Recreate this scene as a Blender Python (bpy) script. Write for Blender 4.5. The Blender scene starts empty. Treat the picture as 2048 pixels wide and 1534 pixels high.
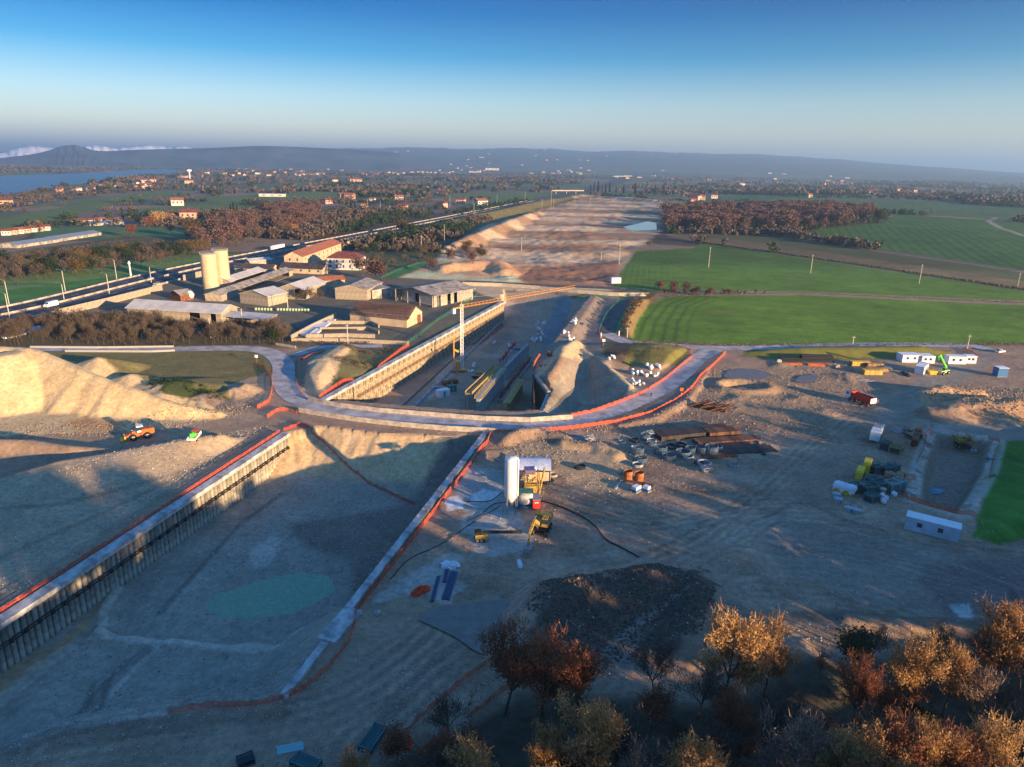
import bpy, bmesh, math, random
import numpy as np
from mathutils import Vector, Matrix
rng = random.Random(7)
S = bpy.context.scene
COL = S.collection
# ---------------------------------------------------------------- camera
FPX, CXP, CYP, HCAM = 1400.0, 1024.0, 767.0, 70.0
HZ0, HZ1 = 310.0, 346.0
ROLL = math.atan((HZ1 - HZ0) / 2048.0)
PITCH = math.atan((CYP - (HZ0 + HZ1) / 2) * math.cos(ROLL) / FPX)
cd = bpy.data.cameras.new("camera"); cam = bpy.data.objects.new("camera", cd); COL.objects.link(cam)
cd.sensor_width = 36.0; cd.lens = 36.0 * FPX / 2048.0; cd.clip_start = 0.5; cd.clip_end = 200000.0
cam.location = (0, 0, HCAM)
cam.matrix_world = Matrix.Translation((0, 0, HCAM)) @ Matrix.Rotation(math.radians(90) - PITCH, 4, 'X') @ Matrix.Rotation(ROLL, 4, 'Z')
S.camera = cam
# ---------------------------------------------------------------- world and sun
SUN_EL, SUN_AZ = 9.0, 130.0          # azimuth the sun stands at, clockwise from +Y (forward)
w = bpy.data.worlds.new("World"); S.world = w; w.use_nodes = True
nt = w.node_tree; nt.nodes.clear()
sky = nt.nodes.new('ShaderNodeTexSky'); sky.sky_type = 'NISHITA'; sky.sun_disc = False
sky.sun_elevation = math.radians(SUN_EL); sky.sun_rotation = math.radians(SUN_AZ)
sky.altitude = 150.0; sky.air_density = 1.0; sky.dust_density = 0.4; sky.ozone_density = 3.5
tcw = nt.nodes.new('ShaderNodeTexCoord'); sep = nt.nodes.new('ShaderNodeSeparateXYZ'); nt.links.new(tcw.outputs['Generated'], sep.inputs[0])
ramp = nt.nodes.new('ShaderNodeValToRGB'); nt.links.new(sep.outputs['Z'], ramp.inputs[0])
_st = [(0, (.38, .33, .40)), (.0436, (.42, .335, .32)), (.078, (.33, .30, .30)), (.13, (.06, .175, .235)), (.182, (.0, .092, .175)), (.233, (.0, .068, .16)), (.342, (.03, .135, .25)), (.5, (.10, .25, .37)), (.707, (.20, .39, .52)), (1, (.32, .58, .75))]
while len(ramp.color_ramp.elements) < len(_st): ramp.color_ramp.elements.new(.5)
for e_, (p_, c_) in zip(ramp.color_ramp.elements, _st): e_.position = p_; e_.color = (*c_, 1)
mul = nt.nodes.new('ShaderNodeVectorMath'); mul.operation = 'MULTIPLY'; nt.links.new(sky.outputs[0], mul.inputs[0]); nt.links.new(ramp.outputs[0], mul.inputs[1])
bg = nt.nodes.new('ShaderNodeBackground'); bg.inputs['Strength'].default_value = 0.15
wo = nt.nodes.new('ShaderNodeOutputWorld'); nt.links.new(mul.outputs[0], bg.inputs[0]); nt.links.new(bg.outputs[0], wo.inputs[0])
sl = bpy.data.lights.new("sun", 'SUN'); sl.energy = 2.95; sl.angle = math.radians(0.55); sl.color = (1.0, 0.68, 0.38)
so = bpy.data.objects.new("sun", sl); COL.objects.link(so)
az = math.radians(SUN_AZ); el = math.radians(SUN_EL)
sdir = Vector((math.sin(az) * math.cos(el), math.cos(az) * math.cos(el), math.sin(el)))
so.rotation_euler = sdir.to_track_quat('Z', 'Y').to_euler(); so.location = (200, -200, 200)
S.view_settings.view_transform = 'Standard'; S.view_settings.look = 'None'
S.view_settings.exposure = 2.42; S.view_settings.gamma = 1.0; S.view_settings.use_curve_mapping = False
S.cycles.max_bounces = 5; S.cycles.diffuse_bounces = 3; S.cycles.glossy_bounces = 2; S.cycles.transparent_max_bounces = 6
S.cycles.volume_bounces = 0; S.cycles.use_denoising = True
# ---------------------------------------------------------------- picking ground points
_c, _s = math.cos(ROLL), math.sin(ROLL); _cp, _sp = math.cos(PITCH), math.sin(PITCH)
def ray(px, py):
    u = (px - CXP) / FPX; v = (py - CYP) / FPX
    u2 = u * _c + v * _s; v2 = -u * _s + v * _c
    return (u2, _cp - v2 * _sp, -_sp - v2 * _cp)
def G(px, py, z=0.0):
    r = ray(px, py); t = (z - HCAM) / r[2]
    return (r[0] * t, r[1] * t)
def PL(z, *pts): return np.array([G(a, b, z) for a, b in pts])
# ---------------------------------------------------------------- numpy helpers
_T = np.random.RandomState(5).rand(65536)
def _hash(ix, iy, s):
    return _T[(ix.astype(np.int64) * 25717 + iy.astype(np.int64) * 42359 + s * 7411) & 65535]
def vnoise(x, y, s=0):
    fx0 = np.floor(x); fy0 = np.floor(y); fx = x - fx0; fy = y - fy0; k = fx0.astype(np.int64) * 25717 + fy0.astype(np.int64) * 42359 + s * 7411
    fx = fx * fx * (3 - 2 * fx); fy = fy * fy * (3 - 2 * fy)
    a = _T[k & 65535]; b = _T[(k + 25717) & 65535]; c = _T[(k + 42359) & 65535]; d = _T[(k + 68076) & 65535]
    a = a + (b - a) * fx; c = c + (d - c) * fx; return a + (c - a) * fy
def fbm(x, y, sc, s=0, o=4):
    r = 0; a = 1; t = 0
    for k in range(o):
        r = r + a * vnoise(x / sc * 2**k + 17 * k, y / sc * 2**k + 31 * k, s + k); t += a; a *= 0.55
    return r / t - 0.5
def sm(t): t = np.clip(t, 0, 1); return t * t * (3 - 2 * t)
def sdpoly(x, y, P, m=90):
    """signed distance, positive inside; far outside its margin it is only large and negative"""
    P = np.asarray(P); lo = P.min(0) - m; hi = P.max(0) + m
    k = (x > lo[0]) & (x < hi[0]) & (y > lo[1]) & (y < hi[1]); r = np.full(x.shape, -float(m))
    if k.any(): r[k] = _sdpoly(x[k], y[k], P)
    return r
def _sdpoly(x, y, P):
    d2 = np.full(x.shape, 1e18); ins = np.zeros(x.shape, bool); n = len(P)
    for i in range(n):
        ax, ay = P[i]; bx, by = P[(i + 1) % n]; ex, ey = bx - ax, by - ay
        t = np.clip(((x - ax) * ex + (y - ay) * ey) / (ex * ex + ey * ey + 1e-12), 0, 1)
        d2 = np.minimum(d2, (x - ax - t * ex)**2 + (y - ay - t * ey)**2)
        if abs(ey) > 1e-9:
            c = ((ay > y) != (by > y)) & (x < ex * (y - ay) / ey + ax); ins ^= c
    d = np.sqrt(d2); return np.where(ins, d, -d)
def dline(x, y, P, m=130):
    """distance, arc position and side to an open polyline"""
    P = np.asarray(P, float); lo = P[:, :2].min(0) - m; hi = P[:, :2].max(0) + m
    k = (x > lo[0]) & (x < hi[0]) & (y > lo[1]) & (y < hi[1]); r = [np.full(x.shape, float(m)), np.zeros(x.shape), np.zeros(x.shape)]
    if k.any():
        q = _dline(x[k], y[k], P)
        for a, b in zip(r, q): a[k] = b
    return r
def _dline(x, y, P):
    best = np.full(x.shape, 1e18); s = np.zeros(x.shape); side = np.zeros(x.shape); acc = 0.0
    for i in range(len(P) - 1):
        ax, ay = P[i][:2]; bx, by = P[i + 1][:2]; ex, ey = bx - ax, by - ay; L = math.hypot(ex, ey)
        t = np.clip(((x - ax) * ex + (y - ay) * ey) / (L * L + 1e-12), 0, 1)
        dd = (x - ax - t * ex)**2 + (y - ay - t * ey)**2; m = dd < best
        best = np.where(m, dd, best); s = np.where(m, acc + t * L, s)
        side = np.where(m, np.sign(ex * (y - ay) - ey * (x - ax)), side); acc += L
    return np.sqrt(best), s, side
def spl(P, n=8):
    """smooth a polyline (Catmull-Rom), works for 2 or 3 columns"""
    P = [np.array(p, float) for p in P]; P = [2 * P[0] - P[1]] + P + [2 * P[-1] - P[-2]]; out = []
    for i in range(1, len(P) - 2):
        for k in range(n):
            t = k / n; a, b, c, d = P[i - 1], P[i], P[i + 1], P[i + 2]
            out.append(0.5 * ((2 * b) + (c - a) * t + (2 * a - 5 * b + 4 * c - d) * t * t + (3 * b - a - 3 * c + d) * t**3))
    out.append(P[-2]); return np.array(out)
def arclen(P): return np.concatenate([[0], np.cumsum(np.hypot(np.diff(P[:, 0]), np.diff(P[:, 1])))])
# ---------------------------------------------------------------- key outlines of the site
WL1, WL0 = np.array(G(568, 868)), np.array(G(0, 1240)); WLd = (WL1 - WL0) / np.linalg.norm(WL1 - WL0)
WLs = WL0 - WLd * 45
PIT1 = np.vstack([[WLs], [WL1], PL(0, (640, 852), (760, 866), (900, 872), (976, 868), (700, 1228), (652, 1288), (566, 1396), (340, 1424), (100, 1470), (-260, 1640))])
NEDGE = PL(0, (560, 858), (640, 850), (760, 864), (900, 871), (985, 866))
SEDGE = PL(0, (700, 1230), (652, 1288), (566, 1396), (340, 1424), (100, 1470), (-260, 1640))
PIT2 = PL(0, (606, 806), (655, 794), (700, 768), (1003, 604), (1010, 578), (1100, 583), (1175, 600), (1064, 745), (1102, 778), (1082, 820), (960, 822), (850, 814), (750, 806), (680, 800))
P2N = PL(0, (960, 572), (1010, 574), (1100, 580), (1190, 592))
P2S = PL(0, (600, 806), (680, 800), (750, 806), (850, 814), (960, 822), (1100, 822))
BOWL = PL(0, (1150, 722), (1185, 716), (1215, 740), (1225, 760), (1268, 784), (1245, 800), (1185, 820), (1075, 834), (1098, 778))
HILL = np.vstack([PL(0, (560, 1560), (760, 1500), (930, 1400), (1010, 1345), (1250, 1365), (1420, 1375), (1600, 1330), (1800, 1290), (2048, 1225), (2400, 1150)), [[420, 40], [420, -420], [-420, -420], [-420, 20], [-40, 52]]])
GSLOPE = PL(0, (2048, 860), (2010, 880), (1985, 920), (1965, 1000), (1945, 1075), (2000, 1092), (2060, 1075), (2300, 1000), (2600, 900), (2500, 800))
RPIT = PL(0, (1872, 868), (1985, 885), (1965, 950), (1915, 1030), (1838, 1008), (1848, 935))
ROAD = spl(PL(0, (60, 697), (300, 699), (480, 697), (540, 706), (566, 730), (569, 768), (600, 800), (680, 821), (800, 836), (960, 850), (1060, 850), (1150, 840), (1230, 820), (1310, 785), (1360, 750), (1395, 718), (1430, 698)), 6)
ROADE = spl(PL(0, (1210, 668), (1260, 686), (1340, 692), (1420, 697), (1520, 696), (1650, 692), (1800, 690), (1935, 692), (1975, 700)), 6)
ROADN = spl(PL(0, (1212, 672), (1222, 640), (1250, 605), (1298, 588), (1220, 577), (1100, 572), (1000, 566), (930, 563)), 6)
MWF = PL(0, (-200, 650), (0, 615), (410, 525), (790, 455), (1070, 398), (1250, 353)); MWN = PL(0, (-200, 700), (0, 657), (400, 550), (790, 466), (1070, 407), (1250, 357))
MWC = np.array([[-290, 190], [-232, 310], [-207, 468], [-129, 767], [39, 1436], [400, 3000], [700, 4650], [1100, 6600]], float)
CREST_A = PL(3, (-120, 990), (0, 962), (120, 925), (250, 900), (400, 872), (440, 868)); CREST_B = PL(3, (-120, 880), (60, 882), (140, 892), (230, 893), (310, 886))
def ridge(x, y, h, P, Z, sl, w=0.0, sr=None, nz=0.0):
    d, s, sd_ = dline(x, y, P, max(Z) / min(sl, sr or sl) + w + 6); L = arclen(np.asarray(P)); z = np.interp(s, L, Z)
    slope = sl if sr is None else np.where(sd_ > 0, sl, sr)
    if nz: z = z + nz * fbm(x, y, 6, 91); slope = slope * (1 + 0.35 * vnoise(s / 3.0, d * 0 + 3, 5))
    return np.maximum(h, z - slope * np.maximum(d - w, 0))
def cone(x, y, h, px, py, z, r, pw=1.0, nz=0.25):
    cx, cy = G(px, py); a = np.arctan2(y - cy, x - cx)
    rr = r * (1 + nz * np.sin(a * 3 + px) + nz * 0.6 * np.sin(a * 7 + py)); d = np.hypot(x - cx, y - cy) / rr
    return np.where(d < 1, np.maximum(h, z * np.clip(1 - d, 0, 1)**pw), h)
def height(x, y):
    x = np.asarray(x, float); y = np.asarray(y, float); shp = x.shape; x = x.ravel(); y = y.ravel()
    near = np.exp(-np.maximum(y - 330, 0) / 80)
    h = 0.5 * fbm(x, y, 40, 3) + 0.25 * fbm(x, y, 6, 5) * near
    # yard texture: ruts and clods
    yard = (x > -15) & (y < 330) & (y > 40)
    h = np.where(yard, h + 0.30 * np.abs(fbm(x * 0.5 + y * 0.2, y * 1.4, 3.0, 8)) + 0.12 * fbm(x, y, 1.2, 9), h)
    # ---- far plain undulation
    far = sm((y - 450) / 800)
    h = h + far * (6 * fbm(x, y, 500, 21) + 2 * fbm(x, y, 120, 22))
    # central earthworks corridor terraces
    dm, smw, sdm = dline(x, y, spl(MWC, 4), 260)
    cor = PL(0, (1000, 566), (1215, 572), (1300, 462), (1318, 420), (1200, 385), (1110, 400), (1040, 430), (960, 455), (890, 480), (900, 520))
    m = sm(sdpoly(x, y, cor) / 12)
    h = h * (1 - m) + m * (1.2 * np.sin(y / 13.0 + 2 * fbm(x, y, 60, 33)) + 3.4 * fbm(x, y, 25, 34) + 1.8 * np.abs(fbm(x, y * 2.2, 9, 37)) + 1.0 * fbm(x, y, 5, 35))
    g1, g2, g3 = G(1290, 452), G(1210, 440), G(1310, 435)
    m = sm(sdpoly(x, y, PL(0, (1180, 452), (1280, 434), (1322, 438), (1326, 470), (1290, 480), (1200, 470)), 40) / 25 + 0.5); h = h * (1 - m); m = sm(sdpoly(x, y, PL(0, (1246, 453), (1296, 442), (1313, 445), (1314, 459), (1265, 461)), 40) / 9 + .4); h = h * (1 - m) - 1.2 * m
    h = ridge(x, y, h, PL(2, (880, 500), (940, 483), (1020, 450), (1075, 425)), [2, 7, 8, 4], 0.42, 2, nz=3)
    h = ridge(x, y, h, PL(2, (870, 455), (920, 444), (1030, 421), (1110, 398), (1180, 388)), [1, 7, 8, 7, 2], 0.35, 3, nz=1)
    h = ridge(x, y, h, PL(2, (840, 545), (900, 532), (990, 528), (1010, 540)), [1, 4, 5, 3], 0.3, 2, nz=2)
    h = ridge(x, y, h, PL(2, (1200, 392), (1260, 398), (1330, 405), (1400, 400)), [2, 6, 6, 3], 0.3, 6, nz=2)
    # shoulder of the green fields rising to the right, and the farmland left
    h = h + 5 * sm((sdpoly(x, y, PL(0, (1330, 470), (1640, 480), (2048, 540), (2600, 520), (2300, 400), (1500, 380), (1380, 395)), 10)) / 250)
    # motorway bed
    mw = sm((34 + np.clip((y - 1400) / 22, 0, 130) - dm) / (14 + np.clip((y - 1400) / 60, 0, 50))); h = h * (1 - mw) + mw * 0.3
    # the line of the site compound kept level
    cmp_ = sm(sdpoly(x, y, PL(0, (240, 690), (100, 640), (430, 540), (640, 495), (790, 500), (930, 560), (800, 680), (600, 695))) / 10)
    h = h * (1 - cmp_) + cmp_ * 0.0
    # ---- grassy verge between road and field, right
    h = ridge(x, y, h, PL(0, (1500, 703), (1600, 706), (1720, 706), (1840, 704), (1890, 706)), [1.0, 2.2, 2.4, 2.2, 0.6], 0.32, 1.5, nz=0.4)
    h = cone(x, y, h, 1300, 712, 4.2, 26, 0.8, 0.12); h = cone(x, y, h, 1240, 722, 3.0, 13, 0.8, 0.1)
    h = ridge(x, y, h, PL(0, (1290, 592), (1265, 625), (1248, 655), (1252, 678)), [1.5, 2.5, 2.5, 1], 0.5, 1.0, nz=.5)
    h = ridge(x, y, h, PL(0, (1184, 600), (1160, 635), (1112, 700), (1084, 738)), [2.2, 2.6, 2.4, 1.5], 0.5, 2.5)  # extra rim, added to cast shade onto the facing pit wall
    # spoil between ramp and bowl
    h = ridge(x, y, h, PL(3, (1150, 680), (1128, 700), (1110, 735), (1090, 752)), [3.2, 4.0, 3.6, 1.5], 0.55, 0.8, nz=1.5)
    h = ridge(x, y, h, PL(1, (1165, 700), (1190, 715), (1222, 742), (1262, 775), (1255, 790), (1215, 812)), [1.5, 1.2, 1.4, 1.5, 1.6, 1], 0.5, 0.6, nz=0.8)
    # ---- left stock pile
    big = spl(np.array([G(-260, 690, 13), G(-100, 692, 13), G(60, 697, 13), G(160, 738, 9.5), G(240, 768, 7), G(330, 800, 4), G(430, 822, 1.5)]), 5)
    L = arclen(big); zz = np.interp(L, L[[0, 5, 10, 15, 20, 25, 30]], [13, 13, 13, 9.3, 6.8, 3.9, 1.2])
    h = ridge(x, y, h, big, zz, 0.66, 1.0, nz=0.8)
    d, s, sd_ = dline(x, y, big, 26); k = np.nonzero(d < 25)[0]; h[k] = h[k] - (1.1 * np.maximum(0, vnoise(s[k] / 2.2 + .3 * vnoise(d[k] / 3, s[k] / 3, 4), d[k] / 14, 12) - .42) + .5 * np.maximum(0, vnoise(s[k] / .8, d[k] / 9, 13) - .5)) * np.exp(-((d[k] - 10) / 8)**2) * (h[k] > .4)
    h = ridge(x, y, h, np.array([G(20, 705, 13), G(-100, 720, 13)]), [12.8, 12.5], 0.66, 3.0)
    h = cone(x, y, h, 200, 745, 5.5, 14, 0.9, 0.1); h = cone(x, y, h, 262, 770, 3.8, 10, 0.9, 0.1)
    h = cone(x, y, h, 345, 785, 3.6, 16, 0.8, 0.15); h = cone(x, y, h, 400, 800, 1.8, 8, 0.8)
    h = cone(x, y, h, 468, 788, 2.3, 5.5, 1); h = cone(x, y, h, 492, 782, 2.6, 6, 1); h = cone(x, y, h, 650, 735, 3.6, 16, 0.7, 0.1)
    h = ridge(x, y, h, PL(0, (690, 700), (655, 730), (628, 765), (622, 790)), [2, 3.2, 3, 1.4], 0.45, 2.0, nz=.3)
    # terrace above the left wall with its two cut ridges
    t = sdpoly(x, y, np.vstack([CREST_A[::-1], CREST_A[:1] + [[-60, -70]], [WLs + [-7, 3]], [WL1 + [-7, 1]]]))
    dA, sA, sdA = dline(x, y, CREST_A)
    up = (sdA > 0) & (x < -40)
    dw = sdpoly(x, y, np.vstack([[WLs + [-6, 3]], [WL1 + [-6, 1]], [[-50, 185], [-40, 60]]]))
    tw = np.clip(-dw - 1, 0, 60); wl = sm(t / 3)
    prof = 3.2 * sm(tw / (tw + dA + 1e-6) * 1.0)
    h = np.where((t > 0), np.maximum(h, prof + 0.10 * fbm(x, y, 4, 66)), h)
    h = ridge(x, y, h, CREST_A, [3.6, 3.6, 3.4, 3.0, 2.0, 0.4], 0.8, 0.4)
    h = ridge(x, y, h, CREST_B, [3.2, 3.2, 2.9, 2.2, 0.2], 0.75, 0.6)
    # ---- spoil heaps lower centre, strips on the right
    h = ridge(x, y, h, PL(1, (1060, 1235), (1110, 1200), (1200, 1185), (1300, 1160), (1385, 1145)), [2.4, 3.2, 3.0, 2.6, 1.0], 0.5, 2.0, nz=2.2)
    h = ridge(x, y, h, PL(1, (1395, 1150), (1415, 1185), (1400, 1240), (1385, 1285)), [1.5, 2.5, 2.5, 2.0], 0.5, 1.5, nz=2)
    h = ridge(x, y, h, PL(1, (1430, 1180), (1470, 1235), (1520, 1300), (1600, 1345)), [1.0, 2.5, 3.5, 3], 0.4, 1.5, nz=1)
    h = ridge(x, y, h, PL(1, (1700, 1230), (1800, 1245), (1950, 1250), (2100, 1235)), [1.0, 1.6, 1.6, 1.6], 0.5, 1.0, nz=1)
    h = ridge(x, y, h, PL(1, (1480, 1120), (1520, 1075), (1570, 1052), (1700, 1060)), [1.6, 2.0, 1.6, 0.6], 0.22, 0.5, nz=.6)
    # ---- mounds right
    h = ridge(x, y, h, PL(3, (1870, 812), (1950, 808), (2030, 812), (2150, 820)), [2.5, 4.5, 5.0, 5.5], 0.45, 2.5, nz=1.6)
    h = ridge(x, y, h, PL(2, (1820, 785), (1880, 779), (1960, 785)), [1.5, 3.2, 2.5], 0.6, 1.2, nz=1.6)
    h = ridge(x, y, h, PL(0, (1410, 745), (1395, 775), (1370, 805), (1310, 838), (1240, 852)), [.5, .8, .9, .8, 0.5], 0.5, 0.8, nz=0.6)
    h = ridge(x, y, h, PL(0, (1010, 885), (1040, 872), (1080, 868), (1130, 882)), [1.4, 2.0, 2.0, 1.4], 0.6, 0.8, nz=1.0)
    h = ridge(x, y, h, PL(0, (1130, 890), (1190, 895), (1230, 912)), [1.2, 1.3, 0.8], 0.4, 1.2, nz=1.0)
    for (a, b, z, r) in ((1690, 755, 1.0, 6), (1560, 730, .9, 5), (1600, 800, .8, 6), (1480, 800, .9, 7), (1530, 880, .7, 8), (1640, 830, .9, 8), (1905, 905, 1.2, 6), (1990, 905, 2.0, 7), (970, 905, .9, 5), (1850, 850, 1.3, 6)):
        h = cone(x, y, h, a, b, z, r)
    # pond ring at (1485,775)
    cx, cy = G(1487, 776); dd = np.hypot((x - cx) / 1.5, y - cy); h = h + 1.3 * np.exp(-((dd - 6) / 1.6)**2) - 1.5 * sm((5 - dd) / 2)
    # grass slope right
    g = sdpoly(x, y, GSLOPE); h = h + 9.0 * sm(g / 60) + 1.2 * sm(g / 4)
    # right hand small pit
    r_ = sdpoly(x, y, RPIT); h = h - 3.2 * sm(r_ / 2.5)
    h = h + 0.9 * np.exp(-((r_ + 2.2) / 1.6)**2)
    # ---- roads flatten
    for R, wd in ((ROAD, 5.2), (ROADE, 5.2), (ROADN, 4.5)):
        d, s, _ = dline(x, y, R); m = sm((wd + 3 - d) / 3); h = h * (1 - m) + m * 0.05
    # ---- bowl and pits
    b = sdpoly(x, y, BOWL); h = h - 6.0 * sm(b / 11)
    p2 = sdpoly(x, y, PIT2); dn, _, _ = dline(x, y, P2N); ds, _, _ = dline(x, y, P2S)
    dep2 = 10.0 * sm(dn / 55 + 0.02) * sm(ds / 5)
    h = np.where(p2 > 0, -dep2 + 0.25 * fbm(x, y, 5, 41), h)
    p1 = sdpoly(x, y, PIT1); dn, sn, _ = dline(x, y, NEDGE); ds, _, _ = dline(x, y, SEDGE)
    gul = 0.9 * np.maximum(0, vnoise(sn / 1.5, sn * 0, 77) - 0.35) * np.exp(-((dn - 7) / 6)**2)
    dep1 = 8.0 * np.clip(dn / 15, 0, 1) ** 0.85 * sm(ds / 15) + gul
    f1 = -dep1 + 0.5 * fbm(x, y, 14, 51) * np.clip(dn / 12, 0, 1) + 0.08 * fbm(x, y, 1.3, 52)
    pc = G(548, 1192, -8.5); f1 = f1 - 1.25 * np.exp(-(((x - pc[0]) / 10.5)**2 + ((y - pc[1] - .25 * (x - pc[0])) / 6.5)**2)) + 0.22 * fbm(x, y, 4, 55)
    for P, a in ((PL(-7, (200, 1262), (270, 1272), (360, 1280), (460, 1292), (520, 1285)), 1.0), (PL(-7, (235, 1170), (205, 1215), (200, 1258)), 0.8), (PL(-7, (320, 1215), (400, 1130), (480, 1040)), 0.45), (PL(-6, (205, 1370), (260, 1310), (300, 1285)), 0.7)):
        d, s, sd_ = dline(x, y, P); f1 = f1 + a * np.exp(-(d / 1.6)**2) - 0.7 * a * sm((4 - np.abs(d - 3.0)) / 4) * (sd_ > 0)
    h = np.where(p1 > 0, f1, h)
    # ---- wooded hill under and behind the viewpoint
    g = sdpoly(x, y, HILL, 400); h = h + 11.0 * sm(g / 75) + 1.5 * sm(g / 10) + np.where(g > 0, 0.8 * fbm(x, y, 9, 61), 0) + 14.0 * sm((46 - y) / 38) * sm((x + 75) / 60) * sm((85 - x) / 30) * sm((y + 160) / 80) * sm(g / 10)
    g = sdpoly(x, y, np.array([[128., 40], [135, 110], [165, 150], [230, 165], [420, 120], [420, -60], [150, -60]]), 60); h = h + 8.0 * sm(g / 35)
    # ---- the lake basin and the far country
    lk = sdpoly(x, y, LAKE, 300); h = np.where(lk > -60, np.minimum(h, 3 - 14 * sm((lk + 60) / 120)), h)
    # distant hills: elevation angle profile by azimuth
    a = np.degrees(np.arctan2(x, y)); R = np.hypot(x, y)
    hz = np.interp(a, [-60, -36, -29, -17, -5, 0, 11, 20, 27, 33, 36, 60], [60, 120, 225, 305, 360, 378, 348, 322, 205, 105, 60, 40])
    hz = hz * (0.9 + 0.2 * fbm(a, a * 0, 3, 15, 5))
    h = h + hz * sm((R - 6000) / 8000)
    return h.reshape(shp)
LAKE = PL(-6, (-500, 455), (0, 393), (120, 375), (215, 362), (290, 354), (400, 344), (330, 338), (200, 345), (100, 349), (0, 352), (-500, 372))
def HT(x, y): return float(height(np.array([x]), np.array([y]))[0])
def GT(px, py, n=3):
    """ground point seen at a pixel of the photograph"""
    r = np.array(ray(px, py)); t0 = (HCAM - 16) / -r[2]; t1 = (HCAM + 12) / -r[2]
    t = np.linspace(t0, t1, 90); P = np.outer(t, r); hh = height(P[:, 0], P[:, 1]); d = P[:, 2] + HCAM - hh
    i = int(np.argmax(d < 0)) if (d < 0).any() else len(t) - 1
    if i == 0: return P[0][0], P[0][1], hh[0]
    f = d[i - 1] / (d[i - 1] - d[i]); q = P[i - 1] * (1 - f) + P[i] * f
    return q[0], q[1], HT(q[0], q[1])
def pxm(px, py): 
    """pixels per metre there"""
    x, y = G(px, py); return FPX / math.sqrt(x * x + y * y + HCAM**2)
# ---------------------------------------------------------------- object helpers
MATS = {}
def mat(name, col, rough=0.85, nscale=0.0, namt=0.15, metal=0.0, spec=0.3, bump=0.0, bscale=None, ramp=None, alpha=None, two=None):
    if name in MATS: return MATS[name]
    m = bpy.data.materials.new(name); m.use_nodes = True; n = m.node_tree; b = n.nodes['Principled BSDF']; L = n.links
    b.inputs['Roughness'].default_value = rough; b.inputs['Metallic'].default_value = metal; b.inputs['Specular IOR Level'].default_value = spec
    b.inputs['Base Color'].default_value = (*col, 1)
    if nscale:
        tc = n.nodes.new('ShaderNodeTexCoord'); no = n.nodes.new('ShaderNodeTexNoise'); no.inputs['Scale'].default_value = nscale; no.inputs['Detail'].default_value = 6; no.inputs['Roughness'].default_value = 0.65
        L.new(tc.outputs['Object'], no.inputs['Vector'])
        mx = n.nodes.new('ShaderNodeMix'); mx.data_type = 'RGBA'
        c2 = two if two else tuple(c * (1 - 2.2 * namt) for c in col)
        c1 = col if two else tuple(min(1, c * (1 + namt)) for c in col)
        mx.inputs[6].default_value = (*c1, 1); mx.inputs[7].default_value = (*c2, 1)
        rp = n.nodes.new('ShaderNodeMapRange'); rp.inputs[1].default_value = 0.35; rp.inputs[2].default_value = 0.68
        L.new(no.outputs['Fac'], rp.inputs[0]); L.new(rp.outputs[0], mx.inputs[0]); L.new(mx.outputs[2], b.inputs['Base Color'])
        if bump:
            bp = n.nodes.new('ShaderNodeBump'); bp.inputs['Strength'].default_value = bump; bp.inputs['Distance'].default_value = 0.1
            L.new(no.outputs['Fac'], bp.inputs['Height']); L.new(bp.outputs[0], b.inputs['Normal'])
    MATS[name] = m; return m
def attr_mat(name, rough=0.95, spec=0.15, scales=((0.9, 0.42), (0.12, 0.30)), bump=0.5, speck=0.35):
    m = bpy.data.materials.new(name); m.use_nodes = True; n = m.node_tree; b = n.nodes['Principled BSDF']; L = n.links
    b.inputs['Roughness'].default_value = rough; b.inputs['Specular IOR Level'].default_value = spec
    at = n.nodes.new('ShaderNodeAttribute'); at.attribute_name = 'Col'; tc = n.nodes.new('ShaderNodeTexCoord')
    prev = at.outputs['Color']; first = None
    for sc, am in scales:
        no = n.nodes.new('ShaderNodeTexNoise'); no.inputs['Scale'].default_value = sc; no.inputs['Detail'].default_value = 8; no.inputs['Roughness'].default_value = 0.72
        L.new(tc.outputs['Object'], no.inputs['Vector'])
        mr = n.nodes.new('ShaderNodeMapRange'); mr.inputs[1].default_value = 0.25; mr.inputs[2].default_value = 0.75; mr.inputs[3].default_value = 1 - am; mr.inputs[4].default_value = 1 + am
        L.new(no.outputs['Fac'], mr.inputs[0])
        vm = n.nodes.new('ShaderNodeVectorMath'); vm.operation = 'SCALE'; L.new(prev, vm.inputs[0]); L.new(mr.outputs[0], vm.inputs['Scale']); prev = vm.outputs[0]
        first = first or no
    vo = n.nodes.new('ShaderNodeTexVoronoi'); vo.inputs['Scale'].default_value = 1.6; L.new(tc.outputs['Object'], vo.inputs['Vector'])
    mr = n.nodes.new('ShaderNodeMapRange'); mr.inputs[1].default_value = 0.0; mr.inputs[2].default_value = 0.22; mr.inputs[3].default_value = 1 + speck; mr.inputs[4].default_value = 1
    L.new(vo.outputs['Distance'], mr.inputs[0]); vm = n.nodes.new('ShaderNodeVectorMath'); vm.operation = 'SCALE'; L.new(prev, vm.inputs[0]); L.new(mr.outputs[0], vm.inputs['Scale']); prev = vm.outputs[0]
    L.new(prev, b.inputs['Base Color'])
    if bump:
        bp = n.nodes.new('ShaderNodeBump'); bp.inputs['Strength'].default_value = bump; bp.inputs['Distance'].default_value = 0.35
        L.new(first.outputs['Fac'], bp.inputs['Height']); L.new(bp.outputs[0], b.inputs['Normal'])
    return m
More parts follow.
